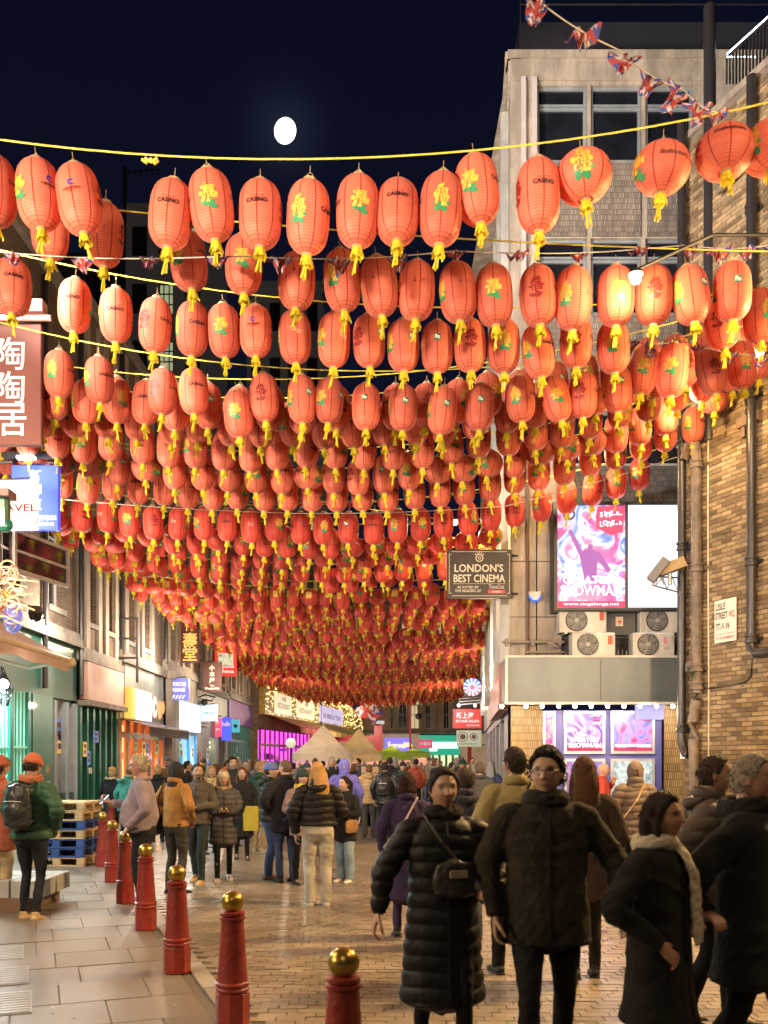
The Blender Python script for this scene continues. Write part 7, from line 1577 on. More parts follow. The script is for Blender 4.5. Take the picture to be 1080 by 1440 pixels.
    cl = Clay(); n = 22; cy = -lean*.17
    for i in range(n):
        a0, a1 = 2*PI*i/n, 2*PI*(i+1)/n; p0 = V(.078*math.cos(a0), .012+cy+.080*math.sin(a0), 1.448+.018*math.sin(a0)+col_h*.35); p1 = V(.078*math.cos(a1), .012+cy+.080*math.sin(a1), 1.448+.018*math.sin(a1)+col_h*.35)
        cl.add(ring_loft([p0, p1], [(.014*S+col_h*.12, .016*S+col_h*.42*S)]*2, 8, (math.cos(a0), math.sin(a0), 0)))
    if not scarf: L2('collar', cl.fuse('collar', max(.009, voxel*.85), 2), cloth(tuple(np.array(tcol)*.9), tmat))
    if tpk in ('coat', 'jacket', 'puffer') and voxel < .0125:
        s = MB(); fr_ = [(z, V(0, -.006-lean*.12*max(0, (z-.95)/.45)-belly*.35*math.exp(-((z-1.08)/.12)**2), z).y-(np.interp(z, [b[0] for b in base], [r[1]/S for r in rd]))*S-.003) for z in np.linspace(hem+.03, 1.42, 14)]
        s.tube([(.004, yv, z*S) for z, yv in fr_], .0055*S, 5); zo = s.build('zip', mat('dark_zip', (.03, .03, .03), .35, metal=.5)); zo.parent = t
    # --- hair
    hk, hcol = hair; hm = mat('hair_%.2f_%.2f_%.2f' % hcol, hcol, .6, var=.5, vs=60, stretch=(4, 4, .6), bump=.6, bs=70, spec=.2)
    if hk != 'bald' and not hood:
        cl = Clay(); n, m = 36, 26; vs = []
        front = .62 if hk != 'balding' else .95
        def thick(dx, dy, dz):
            az_ = -dy                      # 1 = front
            lim = float(np.interp(az_, [-.5, -.22, -.02, .22, .50, .75, 1], [-.66, -.55, -.08, .0, front*.92, front*1.08, front]))
            if hk in ('long', 'bob', 'pony', 'bun'): lim -= .25*max(0, 1-abs(az_-.0)*1.0)*(abs(dx) > .5)
            e = max(0, min(1, (dz-lim)/.20+.12+.05*math.sin(dx*31+dz*9))); return e*e*(3-2*e)
        for i in range(m+1):
            a = -PI/2+PI*i/m
            for j in range(n):
                q = 2*PI*j/n; d = Vector((math.cos(a)*math.cos(q), math.cos(a)*math.sin(q), math.sin(a))); e = thick(*d); p = head_pt(*d)
                k = {'short': .011, 'crop': .007, 'balding': .006, 'messy': .022, 'curly': .04, 'long': .018, 'bob': .020, 'pony': .012, 'bun': .012}[hk]*(.75+.5*max(0, d.z))
                p = p+d*((k+random.uniform(-.35, .35)*k*(1.0 if hk in ('messy', 'curly', 'short') else .3))*e-.014*(1-e)); vs.append(HM @ p)
        fs = [(i*n+j, i*n+(j+1) % n, (i+1)*n+(j+1) % n, (i+1)*n+j) for i in range(m) for j in range(n)]+[tuple(range(n-1, -1, -1)), tuple(range(m*n, (m+1)*n))]; cl.add((vs, fs))
        H = lambda a, b, c: HM @ Vector((a, b, c))
        if hk == 'long':
            cl.limb([H(0, .06, .04), H(0, .095, -.06), H(0, .11, -.18), H(0, .10, -.30), H(0, .09, -.37)], [(.07*S, .045*S), (.088*S, .045*S), (.095*S, .038*S), (.085*S, .03*S), (.05*S, .02*S)], 5, 18, (1, 0, 0))
            for sd in (1, -1): cl.limb([H(.055*sd, -.01, .05), H(.082*sd, .005, -.04), H(.090*sd, -.005, -.13), H(.085*sd, -.03, -.24), H(.075*sd, -.035, -.30)], [.025*S, .026*S, .028*S, .026*S, .012*S], 5, 10)
        if hk == 'bob': cl.limb([H(0, .05, .05), H(0, .07, -.05), H(0, .055, -.12)], [(.075*S, .05*S), (.090*S, .055*S), (.080*S, .04*S)], 5, 18, (1, 0, 0)); [cl.limb([H(.06*sd, -.005, .05), H(.083*sd, .0, -.05), H(.076*sd, -.01, -.11)], [.024*S, .026*S, .018*S], 4, 10) for sd in (1, -1)]
        if hk == 'bun': cl.egg(H(0, .075, .085), (.042*S, .042*S, .038*S))
        if hk == 'pony': cl.limb([H(0, .09, .05), H(0, .135, .0), H(0, .13, -.12), H(0, .115, -.22)], [.026*S, .03*S, .026*S, .01*S], 5, 12)
        def strands(co): r_ = np.arctan2(co[:, 1]-hc.y, co[:, 0]-hc.x); return .0022*np.sin(r_*38+co[:, 2]*9)+.0015*np.sin(r_*71-co[:, 2]*23)
        if voxel < .0115:
            s = MB(); rd = random.Random(seed+5)
            for i in range(260):
                az_ = rd.uniform(0, 2*PI); el_ = math.asin(rd.uniform(-.5, 1)); d = Vector((math.cos(el_)*math.cos(az_), math.cos(el_)*math.sin(az_), math.sin(el_)))
                if thick(*d) < .55: continue
                k_ = {'short': .011, 'crop': .007, 'balding': .006, 'messy': .022, 'curly': .04, 'long': .018, 'bob': .020, 'pony': .012, 'bun': .012}[hk]; p = head_pt(*d)+d*(k_-.002); fl_ = Vector((d.x*.3+rd.uniform(-.5, .5), .5 if d.z > 0 else .1, -.6-.3*abs(d.x)+rd.uniform(-.3, .3))).normalized(); ln = rd.uniform(.018, .034) if hk not in ('crop', 'balding') else .01
                s.tube([HM @ p, HM @ (p+fl_*ln*.5+d*.005), HM @ (p+fl_*ln+d*rd.uniform(-.001, .008))], [.0035*S, .0028*S, .0007*S], 4)
            if s.v: o = s.build('hair_strands', hm); o.parent = t; stuff(o)
        L2('hair', cl.fuse('hair', max(.0065, voxel*.7), 1, extra=strands), hm)
    if hat:
        cl = Clay(); H = lambda a, b, c: HM @ Vector((a, b, c)); n = 28; vs = []
        prof = [(.02, .088), (.06, .0905), (.09, .082), (.115, .062), (.132, .035), (.138, .01)] if hat[0] != 'bobble' else [(.02, .090), (.06, .093), (.095, .085), (.125, .060), (.142, .03), (.146, .01)]
        cl.add(ring_loft([H(0, .006, z) for z, r in prof], [(r*.95*S, r*1.16*S) for z, r in prof], n, HM.to_3x3() @ Vector((1, 0, 0))))
        cl.add(ring_loft([H(0, .004, .012), H(0, .004, .02), H(0, .004, .05), H(0, .004, .058)], [(.086*S, .104*S), (.092*S, .112*S), (.093*S, .113*S), (.086*S, .105*S)], n, HM.to_3x3() @ Vector((1, 0, 0))))
        def rib(co): r_ = np.arctan2(co[:, 1]-hc.y, co[:, 0]-hc.x); return .0018*np.sin(r_*44)
        L2('hat', cl.fuse('hat', max(.007, voxel*.75), 1, extra=rib), cloth(hat[1], 'wool'))
        if hat[0] == 'bobble': cl = Clay(); cl.egg(H(0, .01, .165), (.038*S,)*3); L2('bobble', cl.fuse('bobble', .008, 0, .006, 3), cloth(hat[1], 'wool'))
    if hood:
        cl = Clay(); H = lambda a, b, c: HM @ Vector((a, b, c))
        # an open-fronted shell: outer egg rings swept from the brow over the crown to the nape
        for k in range(15):
            a = math.radians(-8+k*13.5); c = H(0, -.045+.0*k, .0)
            pass
        vs = []; n, m = 26, 16
        for i in range(m+1):
            u = i/m; 
            for j in range(n+1):
                w = -1+2*j/n; phi = w*math.radians(150); yy = -.085+.20*u; rr = math.sin(min(1, .42+u*.75 if u < .75 else 1-(u-.75)*2.6)*PI/2); rr = max(rr, .30)
                if u > .75: rr = math.cos((u-.75)/.25*PI/2*.92)
                px_ = .102*rr*math.sin(phi); pz = .135*rr*math.cos(phi)*(1 if abs(phi) < PI/2 else 1.25)+.004
                vs.append(H(px_, yy, pz))
        inner = [v-(v-H(0, .01, 0)).normalized()*.014*S for v in vs]; N = len(vs); W_ = n+1; fs = []
        for i in range(m):
            for j in range(n): a = i*W_+j; fs.append((a, a+1, a+W_+1, a+W_)); fs.append((N+a+W_, N+a+W_+1, N+a+1, N+a))
        for j in range(n): fs.append((j+1, j, N+j, N+j+1)); a = m*W_+j; fs.append((a, a+1, N+a+1, N+a))
        for i in range(m): a = i*W_; fs.append((a, a+W_, N+a+W_, N+a)); a = i*W_+n; fs.append((a+W_, a, N+a, N+a+W_))
        cl.add((vs+inner, fs)); cl.limb([V(0, .03, 1.40), V(0, .02, 1.47), H(0, .035, -.10), H(0, .05, -.02)], [(.11*S, .09*S), (.088*S, .08*S), (.075*S, .055*S), (.05*S, .03*S)], 4, 18, (1, 0, 0))
        L2('hood', cl.fuse('hood', max(.0085, voxel*.8), 2, .003, 1.6), cloth(hood, tmat))
    elif tpk in ('jacket', 'puffer') and not scarf:
        cl = Clay(); cl.limb([V(-.10, .06, 1.445), V(-.06, .115, 1.43), V(0, .135, 1.415), V(.06, .115, 1.43), V(.10, .06, 1.445)], [.026*S, .036*S, .045*S, .036*S, .026*S], 4, 12); L2('hood', cl.fuse('hood', max(.009, voxel*.9), 2, .004, 1.6), cloth(tuple(np.array(tcol)*.85), tmat))
    if fur: cl = Clay(); cl.limb([V(-.09, -.02, 1.47), V(-.11, .06, 1.47), V(0, .12, 1.46), V(.11, .06, 1.47), V(.09, -.02, 1.47), V(0, -.09, 1.45), V(-.09, -.02, 1.47)], [.03*S]*7, 5, 12); L2('fur_trim', cl.fuse('fur', max(.008, voxel*.8), 0, .010, 3), cloth(fur, 'wool'))
    if scarf:
        cl = Clay(); ring = [V(.090*math.cos(a), .012+cy+.095*math.sin(a), 1.465+.012*math.sin(a*2)) for a in np.linspace(0, 2*PI, 14)]; cl.limb(ring, [(.034*S, .045*S)]*14, 3, 12)
        if len(scarf) > 3: pp_ = [V(.02, -.10+cy, 1.45), V(.03, -.17+cy, 1.34), V(.04, -.19+cy, 1.15), V(.05, -.20+cy, .95)]; cl.limb(pp_, [(.04*S, .022*S), (.06*S, .02*S), (.07*S, .016*S), (.07*S, .012*S)], 5, 14, (1, 0, 0))
        L2('scarf', cl.fuse('scarf', max(.009, voxel*.85), 1, .006, 2.2), cloth(scarf[:3], 'wool'))
    if glasses:
        s = MB(); H = lambda a, b, c: tuple(HM @ Vector((a, b, c)))
        for sd in (1, -1):
            s.tube([H(sd*(.032+.021*math.cos(q)), -.098+.012*abs(math.cos(q))*.3, .012+.016*math.sin(q)) for q in np.linspace(0, 2*PI, 17)], .0022, 5); s.tube([H(sd*.053, -.092, .018), H(sd*.078, -.03, .016), H(sd*.080, .02, .01)], .0022, 5)
        s.tube([H(-.011, -.100, .016), H(0, -.104, .019), H(.011, -.100, .016)], .0022, 5); go = s.build('glasses', M_BLACK); go.parent = t
    # --- things that are carried (made as things of their own)
    Mw = Matrix.Translation((x, y, z0)) @ Matrix.Rotation(math.radians(face), 4, 'Z')
    def carried(nm, lab, cat, p): return thing(nm, lab, cat, Mw @ V(*p), None, math.radians(face))
    if hold:
        sd = hold[2]; w = J['wr', sd]; b = carried('phone', hold[1], 'phone', (0, 0, 0)); b.location = Mw @ (w+V(-.015*sd, -.085, .045)); s = MB(); s.bbox(-.037, .037, -.005, .005, -.07, .07, .004); o = s.build('phone_body', M_BLACK); o.parent = b; o.rotation_euler = (-.75, 0, .2*sd)
        s = MB(); s.box(-.034, .034, .0052, .0062, -.066, .066); o2 = s.build('screen', glow('phone_screen', (.7, .8, 1), 1.2)); o2.parent = b; o2.rotation_euler = (-.75, 0, .2*sd)
    if bag:
        bk_, bc, lab = bag; depth = .128*(.6+.4*wdt)+th*.5
        if bk_ == 'back':
            b = carried('backpack', lab, 'backpack', (0, depth+.09, 1.2)); cl = Clay(); cl.add(ring_loft([(0, 0, -.22*S), (0, 0, -.19*S), (0, 0, -.05*S), (0, -.01, .1*S), (0, -.02, .19*S), (0, -.03, .22*S)], [(.11*S, .05*S), (.145*S, .085*S), (.15*S, .095*S), (.14*S, .085*S), (.12*S, .06*S), (.06*S, .03*S)], 20, (1, 0, 0))); cl.egg((0, .075, -.06), (.11*S, .045, .09*S))
            me = cl.fuse('bag_body', .011, 1, .003, 2); me.materials.append(cloth(bc, 'leather')); link('bag_body', me, b); s = MB()
            for sd in (1, -1): s.tube([(sd*.085, -.07, .19), (sd*.105, -.16, .25), (sd*.115, -.28, .18), (sd*.13, -.30, .02), (sd*.16, -.16, -.12), (sd*.12, -.05, -.17)], [.014]*6, 6)
            o = s.build('strap', cloth(bc, 'leather')); o.parent = b; s = MB(); s.tube([(-.10, .088, .05), (0, .105, .055), (.10, .088, .05)], .004, 5); o = s.build('reflective_strip', mat('silver_strip', (.7, .7, .7), .3)); o.parent = b
        if bk_ in ('side', 'cross', 'front'):
            sd = 1 if bk_ != 'front' else 0; px_, py_, pz_, sx_, sz_ = {'side': (.26*wdt, .06, .90, .05, .13), 'cross': (.20*wdt, -.10, .92, .05, .09), 'front': (.03, -(depth+.05), 1.12, .115, .095)}[bk_]
            b = carried('bag', lab, 'bag', (px_, py_, pz_)); cl = Clay(); w2, d2 = (sx_, .13) if bk_ != 'front' else (sx_, .045)
            cl.add(ring_loft([(0, 0, -sz_*1.02), (0, 0, -sz_*.85), (0, 0, 0), (0, 0, sz_*.8), (0, 0, sz_)], [(w2*.6, d2*.7), (w2, d2), (w2*1.08, d2*1.05), (w2*.9, d2*.95), (w2*.5, d2*.7)], 18, (1, 0, 0)))
            me = cl.fuse('bag_body', .010, 1, .004, 2); me.materials.append(cloth(bc, 'leather')); link('bag_body', me, b); s = MB(); q = lambda a, b_, c: (a-px_*S, b_-py_*S, c-pz_*S)
            dd = depth*S+.012
            if bk_ == 'side': s.tube([q(.22*S, .04, .98*S), q(.20*S, dd*.8, 1.2*S), q(.12*S, .09*S, 1.47*S), q(.10*S, -.05*S, 1.455*S), q(.2*S, -dd*.9, 1.25*S), q(.25*S, -.05, 1.0*S)], .011, 6)
            else:
                s.tube([q(.2*S, -.06, .98*S), q(.12*S, -dd-.005, 1.12*S), q(-.04*S, -dd-.01, 1.32*S), q(-.115*S, -.05*S, 1.462*S), q(-.10*S, .09*S, 1.46*S), q(.02*S, dd+.012, 1.25*S), q(.17*S, dd+.005, 1.05*S), q(.24*S, .02, .95*S)], .010, 6)
            o = s.build('strap', cloth(strap or bc, 'leather')); o.parent = b
            if bk_ == 'front': s = MB(); s.bbox(-.04, .06, -.062, -.05, .01, .05, .004); o = s.build('buckle', mat('bag_metal', (.6, .55, .4), .25, metal=.9)); o.parent = b
    random.setstate(st_); return t

BLK = (.008, .0075, .008)
YF = lambda fy_: 2275.0/(fy_-1067)
XP = lambda px, Y: (px-540)/FPX*Y
def who(label, px, Y, **k): return person(label, XP(px, Y), Y, **k)
# --- nearest passers-by, on the right and centre
who('woman in long quilted black coat with small front bag walking towards the viewer', 622, 5.15, h=1.70, face=8, voxel=.0085, tone=(.46, .28, .19), hair=('pony', (.02, .013, .01)), top=('coat', BLK, 'puffer', .42), legs=(BLK, 'cotton', .8), shoes=(.02, .02, .02), arms=('elbow_out', 'link'), stride=.55, turn=4, nod=2, scarf=(.02, .018, .018), bag=('front', (.03, .028, .022), 'small dark square bag worn across the front of the black coat'), build=1.06, seed=1)
who('man with glasses in black and olive hooded coat walking towards the viewer', 768, 4.95, h=1.80, face=-5, voxel=.0085, tone=(.50, .31, .20), hair=('messy', (.015, .011, .01)), top=('jacket', (.022, .018, .011), 'cotton', .74), legs=(BLK, 'cotton', .95), arms=('link', 'down'), stride=-.5, turn=-14, scarf=(.02, .02, .018), glasses=True, build=1.15, seed=2)
who('short woman in dark coat with pale scarf hanging, turned sideways', 925, 4.45, h=1.58, face=50, voxel=.0085, tone=(.42, .23, .14), hair=('bob', (.025, .014, .01)), top=('coat', (.014, .012, .012), 'wool', .55), legs=(BLK, 'cotton', .9), arms=('elbow_out', 'pocket'), stride=.5, scarf=(.50, .44, .32, 1), build=1.2, seed=3)
who('grey-haired man in black coat walking out of the picture at the edge', 1050, 4.7, h=1.77, face=62, voxel=.0085, tone=(.48, .27, .18), hair=('short', (.27, .23, .17)), top=('coat', (.016, .016, .015), 'wool', .62), legs=(BLK, 'cotton', 1.0), arms=('pocket', 'back'), stride=.6, scarf=(.018, .016, .016), build=1.2, seed=4)
who('person in grey-brown padded coat just behind the grey-haired man', 1000, 6.0, h=1.77, face=75, voxel=.0095, tone=(.40, .24, .16), hair=('short', (.05, .03, .02)), top=('puffer', (.075, .06, .048), 'puffer', .72), legs=(BLK, 'cotton', 1.0), arms=('fwd', 'back'), stride=.5, build=1.12, seed=5)
who('man in khaki coat with a dark strap, walking away from the viewer', 724, 7.4, h=1.84, face=186, voxel=.0095, tone=(.48, .29, .20), hair=('short', (.045, .03, .02)), top=('coat', (.33, .27, .12), 'cotton', .72), legs=(BLK, 'cotton', 1.0), arms=('down', 'down'), stride=.5, turn=28, build=1.08, bag=('cross', (.04, .035, .03), 'dark shoulder bag worn across the khaki coat'), seed=6)
who('woman in dark brown coat with long brown hair walking away behind the man with glasses', 822, 7.3, h=1.76, face=175, voxel=.0095, tone=(.46, .28, .20), hair=('long', (.10, .045, .02)), top=('coat', (.055, .038, .026), 'wool', .66), legs=((.02, .018, .016), 'cotton', .9), arms=('down', 'down'), stride=-.5, seed=7)
who('person in grey quilted jacket with the hood up, walking towards the poster wall', 893, 11.2, h=1.72, face=178, hood=(.17, .13, .115), top=('puffer', (.17, .13, .115), 'puffer', .80), legs=(BLK, 'cotton', 1.0), stride=.4, bag=('cross', (.5, .35, .22), 'tan shoulder bag strap across the grey quilted jacket'), seed=8)
who('bald man in red and grey jacket holding a microphone by the posters', 846, 15.5, h=1.68, face=80, tone=(.55, .32, .23), hair=('bald', (.1, .08, .06)), top=('jacket', (.40, .06, .05), 'cotton', .86), legs=((.05, .05, .06), 'cotton', 1.0), arms=('mic', 'down'), seed=9)
who('woman in long dark purple coat with a pale bag strap, walking away', 572, 9.0, h=1.61, face=182, voxel=.0095, hair=('bob', (.035, .015, .01)), top=('coat', (.045, .030, .085), 'wool', .42), legs=((.05, .035, .09), 'cotton', .9), arms=('down', 'down'), stride=.35, bag=('cross', (.10, .08, .10), 'small bag on a pale strap over the purple coat'), strap=(.5, .42, .42), seed=10)
who('man in dark jacket with pale piping right behind the woman in the black coat', 655, 8.6, h=1.66, face=180, voxel=.0105, hair=('short', (.05, .04, .03)), top=('jacket', (.035, .035, .05), 'cotton', .8), legs=((.05, .06, .09), 'denim', 1.0), stride=.4, seed=11)
who('person in grey coat walking away near the cinema side', 675, 15.2, h=1.69, face=180, voxel=.012, hair=('short', (.09, .065, .045)), top=('coat', (.06, .058, .055), 'wool', .7), legs=(BLK, 'cotton', 1.0), stride=.4, seed=12)
# --- left group
who('person in green jacket with orange hat, scarf and black backpack, seen from behind', 44, 9.9, h=1.80, face=168, voxel=.0095, hair=('short', (.04, .03, .02)), hat=('beanie', (.50, .15, .08)), top=('jacket', (.03, .085, .05), 'puffer', .86), legs=((.018, .02, .03), 'cotton', .82), shoes=(.50, .36, .20), arms=('lap', 'pocket'), stride=.15, scarf=(.38, .14, .08), bag=('back', (.03, .032, .035), 'black backpack with a silver strip'), build=1.15, nod=14, seed=13)
who('person in rust-orange coat and beige trousers half hidden behind the backpacker', -2, 10.5, h=1.78, face=150, voxel=.0105, hair=('short', (.05, .03, .02)), hat=('beanie', (.35, .11, .07)), top=('coat', (.36, .11, .06), 'cotton', .70), legs=((.42, .32, .18), 'cotton', 1.05), shoes=(.05, .04, .04), arms=('lap', 'down'), seed=14)
who('grey-haired man in mauve-grey jumper and glasses reading his phone', 200, 10.2, h=1.80, face=-82, voxel=.0095, tone=(.58, .32, .24), hair=('short', (.42, .36, .27)), top=('jumper', (.27, .22, .27), 'cotton', .92), legs=((.016, .016, .02), 'cotton', 1.0), shoes=(.02, .02, .025), arms=('pocket', 'phone'), glasses=True, build=1.16, belly=.065, nod=8, hold=('phone', 'phone held out by the man in the mauve-grey jumper', -1), seed=15)
who('person in tan jacket over a black hood, with a black shoulder bag', 247, 12.0, h=1.71, face=150, hood=(.025, .024, .026), top=('jacket', (.38, .19, .055), 'cotton', .88), legs=((.055, .05, .045), 'denim', 1.0), shoes=(.03, .03, .03), arms=('pocket', 'pocket'), bag=('side', (.03, .03, .032), 'black soft bag hanging behind the tan jacket'), turn=-30, seed=16)
who('bearded man in grey-brown field jacket and tan boots walking with hand raised', 279, 13.0, h=1.68, face=-10, hair=('short', (.035, .025, .02)), beard=(.06, .035, .025), top=('jacket', (.10, .085, .075), 'cotton', .86), legs=((.035, .05, .05), 'cotton', 1.05), shoes=(.55, .33, .09), arms=('lap', 'down'), stride=.5, turn=35, seed=17)
who('woman in cream bobble-less knit hat and long dark quilted coat with fur collar', 314, 13.1, h=1.58, face=12, tone=(.58, .36, .27), hair=('bob', (.30, .20, .10)), hat=('beanie', (.55, .48, .36)), top=('puffer', (.075, .072, .078), 'puffer', .60), legs=(BLK, 'cotton', .8), shoes=(.50, .46, .42), arms=('lap', 'lap'), stride=-.4, fur=(.42, .29, .15), seed=18)
who('woman with long brown hair in long black wool coat carrying a yellow bag', 340, 16.0, h=1.60, face=10, hair=('long', (.10, .045, .02)), top=('coat', (.018, .018, .02), 'wool', .45), legs=(BLK, 'cotton', .8), stride=.3, seed=19)
yb = thing('bag', 'bright yellow shopping bag held by the woman in the black wool coat', 'bag', P(352, 1150, 15.9)); s = MB(); q = P(353, 1150, 15.9); s.bbox(q.x-.14, q.x+.12, 15.85, 15.97, q.z-.22, q.z+.2, .02); s.build('bag_body', mat('yellow_bag', (.42, .34, .03), .5, bump=.2), yb); s = MB(); s.tube([(q.x-.08, 15.9, q.z+.2), (q.x-.06, 15.9, q.z+.33), (q.x+.05, 15.9, q.z+.33), (q.x+.07, 15.9, q.z+.2)], .01, 5); s.build('handle', M_BLACK, yb)
who('man in dark green jacket and khaki trousers turned away from the viewer', 365, 17.3, h=1.71, face=150, voxel=.012, hair=('short', (.25, .15, .07)), top=('jacket', (.03, .07, .055), 'cotton', .84), legs=((.34, .25, .13), 'cotton', 1.0), shoes=(.4, .38, .36), turn=-40, seed=20)
who('man in blue knit hat, dark jacket, jeans and brown boots', 379, 13.4, h=1.70, face=100, hair=('crop', (.05, .03, .02)), hat=('beanie', (.10, .13, .32)), top=('puffer', (.03, .034, .034), 'puffer', .86), legs=((.06, .10, .24), 'denim', 1.0), shoes=(.22, .08, .035), arms=('pocket', 'lap'), turn=-10, seed=21)
who('bald man in dark overcoat and jeans, back to the viewer', 402, 13.1, h=1.74, face=205, tone=(.58, .33, .24), hair=('balding', (.12, .08, .06)), top=('coat', (.022, .020, .026), 'wool', .72), legs=((.055, .08, .19), 'denim', 1.0), shoes=(.03, .025, .02), arms=('pocket', 'lap'), build=1.14, turn=25, seed=22)
who('woman in dark bobble hat and yellow scarf between the overcoat and the blonde woman', 425, 12.9, h=1.60, face=20, hat=('bobble', (.03, .05, .05)), hair=('bob', (.05, .03, .02)), top=('coat', (.28, .17, .16), 'wool', .74), legs=(BLK, 'cotton', .85), scarf=(.62, .42, .05), arms=('lap', 'lap'), seed=23)
who('woman with long blonde hair in short black puffer jacket and pale wide jeans', 447, 11.0, h=1.70, face=190, voxel=.0095, hair=('long', (.52, .30, .11)), top=('puffer', (.014, .012, .014), 'puffer', .98), legs=((.42, .40, .36), 'denim', 1.32), shoes=(.68, .66, .62), arms=('down', 'lap'), build=1.15, turn=15, nod=6, seed=24)
who('woman in black coat, wide pale jeans and white trainers with a tan bag strap', 486, 13.1, h=1.50, face=-35, tone=(.55, .34, .25), hair=('pony', (.02, .014, .012)), top=('coat', (.018, .017, .018), 'wool', .68), legs=((.26, .36, .48), 'denim', 1.35), shoes=(.70, .68, .65), arms=('lap', 'down'), bag=('cross', (.30, .17, .08), 'small tan bag across the black coat'), turn=-15, seed=25)
who('person in blue-violet hooded coat behind the woman in wide jeans', 484, 16.5, h=1.74, face=180, voxel=.012, hood=(.12, .11, .42), top=('coat', (.12, .11, .42), 'cotton', .70), legs=(BLK, 'cotton', 1.0), build=1.1, seed=26)
who('person in sand-coloured puffer jacket and dark wide trousers', 519, 20.5, h=1.62, face=180, voxel=.013, hair=('short', (.12, .06, .03)), top=('puffer', (.36, .24, .12), 'puffer', .82), legs=((.05, .05, .045), 'cotton', 1.2), build=1.12, seed=27)
who('person in black jacket with patterned back beside the sand-coloured puffer', 541, 20.0, h=1.68, face=170, voxel=.013, hair=('short', (.02, .015, .01)), top=('jacket', (.015, .016, .018), 'leather', .80), legs=(BLK, 'cotton', 1.0), bag=('back', (.02, .02, .022), 'black rucksack on the black jacket'), seed=28)
who('woman in light fur-collared coat behind the bearded man', 296, 17.0, h=1.62, face=30, voxel=.012, hair=('long', (.35, .20, .09)), top=('coat', (.40, .33, .20), 'wool', .62), legs=(BLK, 'cotton', .9), fur=(.5, .42, .28), seed=29)
who('dark-haired man in black coat behind the woman in the cream hat', 327, 18.5, h=1.78, face=20, voxel=.013, hair=('messy', (.02, .015, .012)), top=('jacket', (.03, .03, .035), 'cotton', .82), legs=(BLK, 'cotton', 1.0), seed=30)
who('blond child-sized woman in black furry-collared coat at the orange shop', 157, 19.0, h=1.58, face=160, voxel=.012, hair=('bun', (.42, .27, .12)), top=('coat', (.02, .02, .024), 'wool', .6), legs=(BLK, 'cotton', .9), fur=(.45, .36, .26), seed=31)
who('person in teal jacket bending by the orange shop behind the phone reader', 176, 17.5, h=1.62, face=140, voxel=.012, hair=('short', (.12, .06, .03)), top=('jacket', (.05, .20, .17), 'cotton', .82), legs=(BLK, 'cotton', 1.0), lean=.5, seed=32)
who('blonde person in black jacket at the pale shop columns', 222, 19.5, h=1.62, face=190, voxel=.012, hair=('bun', (.45, .30, .14)), top=('jacket', (.02, .02, .024), 'cotton', .8), legs=(BLK, 'cotton', 1.0), seed=33)

# --- the crowd further down the street: a few figures built once, copied with clothes and hair of their own
protos = []
for i, kw in enumerate((dict(hair=('short', (.03, .02, .015)), top=('jacket', BLK, 'cotton', .82), stride=.4, face=180), dict(hair=('long', (.08, .04, .02)), top=('coat', BLK, 'wool', .6), stride=.3, face=0), dict(hair=('crop', (.1, .06, .03)), hat=('bobble', (.1, .1, .2)), top=('puffer', BLK, 'puffer', .8), face=20), dict(hair=('bob', (.2, .12, .05)), top=('jacket', BLK, 'cotton', .8), face=150, scarf=(.3, .1, .1)))):
    protos.append(person('x', 0, -40-i, h=1.70, voxel=.017, seed=60+i, **kw))
CC = [(.02, .02, .025), (.10, .03, .03), (.05, .06, .12), (.25, .20, .13), (.02, .05, .04), (.30, .28, .26), (.12, .08, .05), (.03, .03, .03), (.35, .08, .05), (.09, .09, .10)]
CN = ['black', 'maroon', 'navy', 'beige', 'bottle green', 'pale grey', 'brown', 'charcoal', 'red', 'mid grey']
HC = [((.02, .015, .012), 'dark'), ((.12, .06, .03), 'brown'), ((.40, .26, .12), 'blond'), ((.30, .28, .26), 'grey')]
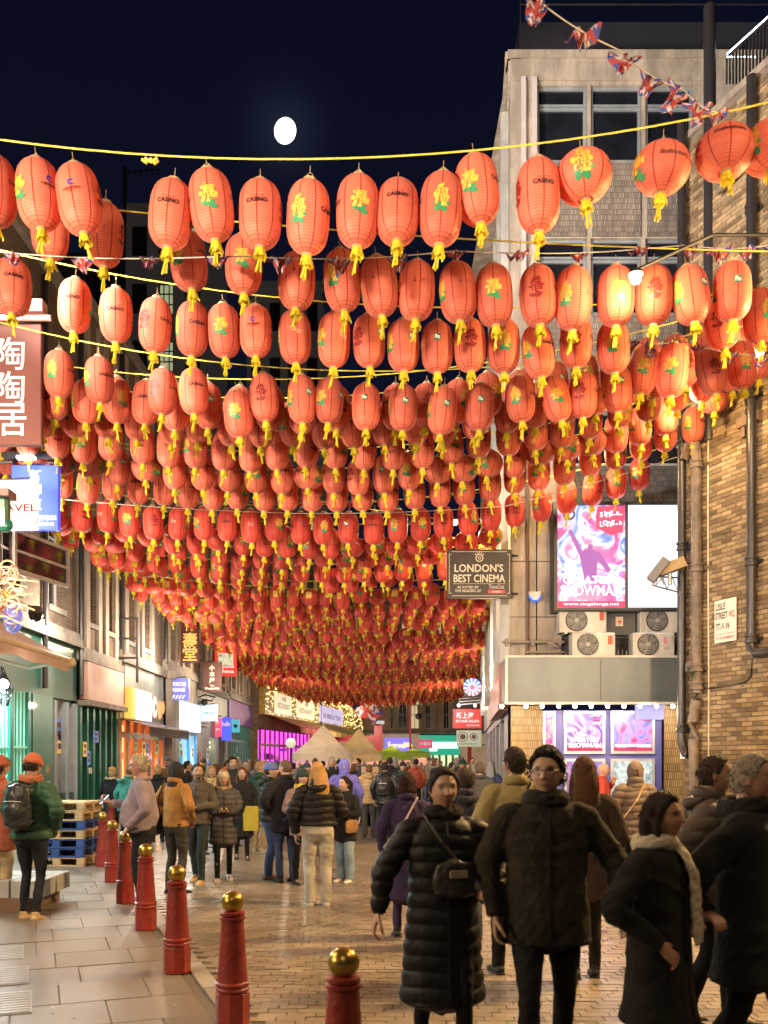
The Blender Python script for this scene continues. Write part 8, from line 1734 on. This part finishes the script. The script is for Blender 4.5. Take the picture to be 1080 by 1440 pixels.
spots = [(262, 21), (272, 24), (285, 27), (303, 22), (318, 26), (333, 24), (346, 21), (352, 28), (362, 31), (374, 24), (389, 22), (396, 29), (412, 25), (421, 31), (431, 22), (443, 28), (455, 33), (466, 23), (476, 30), (497, 25), (505, 31), (512, 36), (527, 28), (535, 38), (549, 27), (556, 33), (566, 24), (574, 36), (585, 29), (592, 40), (603, 34), (611, 27), (634, 26), (641, 31), (650, 22), (658, 28), (664, 36), (690, 21), (293, 33), (341, 36), (406, 38), (489, 42), (545, 45), (580, 48), (620, 42), (645, 44), (237, 25), (205, 23)]
WHERE = {0: 'by the left shops', 1: 'before the market tents', 2: 'in the middle of the street', 3: 'near the cinema side'}
for i, (px, Y) in enumerate(spots):
    pr = protos[i % 4]; o = pr.copy(); COL.objects.link(o); o.location = (XP(px, Y), Y, 0); rz = random.choice([0, 180, 180, 20, 150, 90, -90])+random.uniform(-20, 20); o.rotation_euler.z = math.radians(rz); sc = random.uniform(.93, 1.06); o.scale = (sc, sc, sc)
    ci = (i*7+i//10) % 10; hi = (i*3) % 4; wh = WHERE[0 if px < 350 else (1 if px < 500 else (2 if px < 620 else 3))]
    o['label'] = '%s person in %s %s, %s hair, %s' % ('distant' if Y > 30 else 'mid-street', CN[ci], ['jacket', 'long coat', 'bobble-hat puffer', 'scarf and jacket'][i % 4], HC[hi][1], wh) ; o['group'] = 'crowd down the street'; o['category'] = 'person'
    for ch in pr.children:
        c = ch.copy(); COL.objects.link(c); c.parent = o; nm = ch.name.split('.')[0]
        m = cloth(CC[ci], 'puffer' if i % 4 == 2 else 'wool') if nm in ('jacket', 'collar', 'hood') else (mat('hair_%.2f_%.2f_%.2f' % HC[hi][0], HC[hi][0], .6, var=.5, vs=60, stretch=(4, 4, .6), bump=.6, bs=70, spec=.2) if nm == 'hair' else (cloth([(.05, .08, .18), (.02, .02, .02), (.10, .09, .08)][i % 3], 'denim') if nm == 'trousers' else (cloth(CC[(ci+3) % 10], 'wool') if nm in ('hat', 'scarf') else None)))
        if m and c.material_slots: c.material_slots[0].link = 'OBJECT'; c.material_slots[0].material = m
for pr in protos:
    for ch in list(pr.children): bpy.data.objects.remove(ch)
    bpy.data.objects.remove(pr)
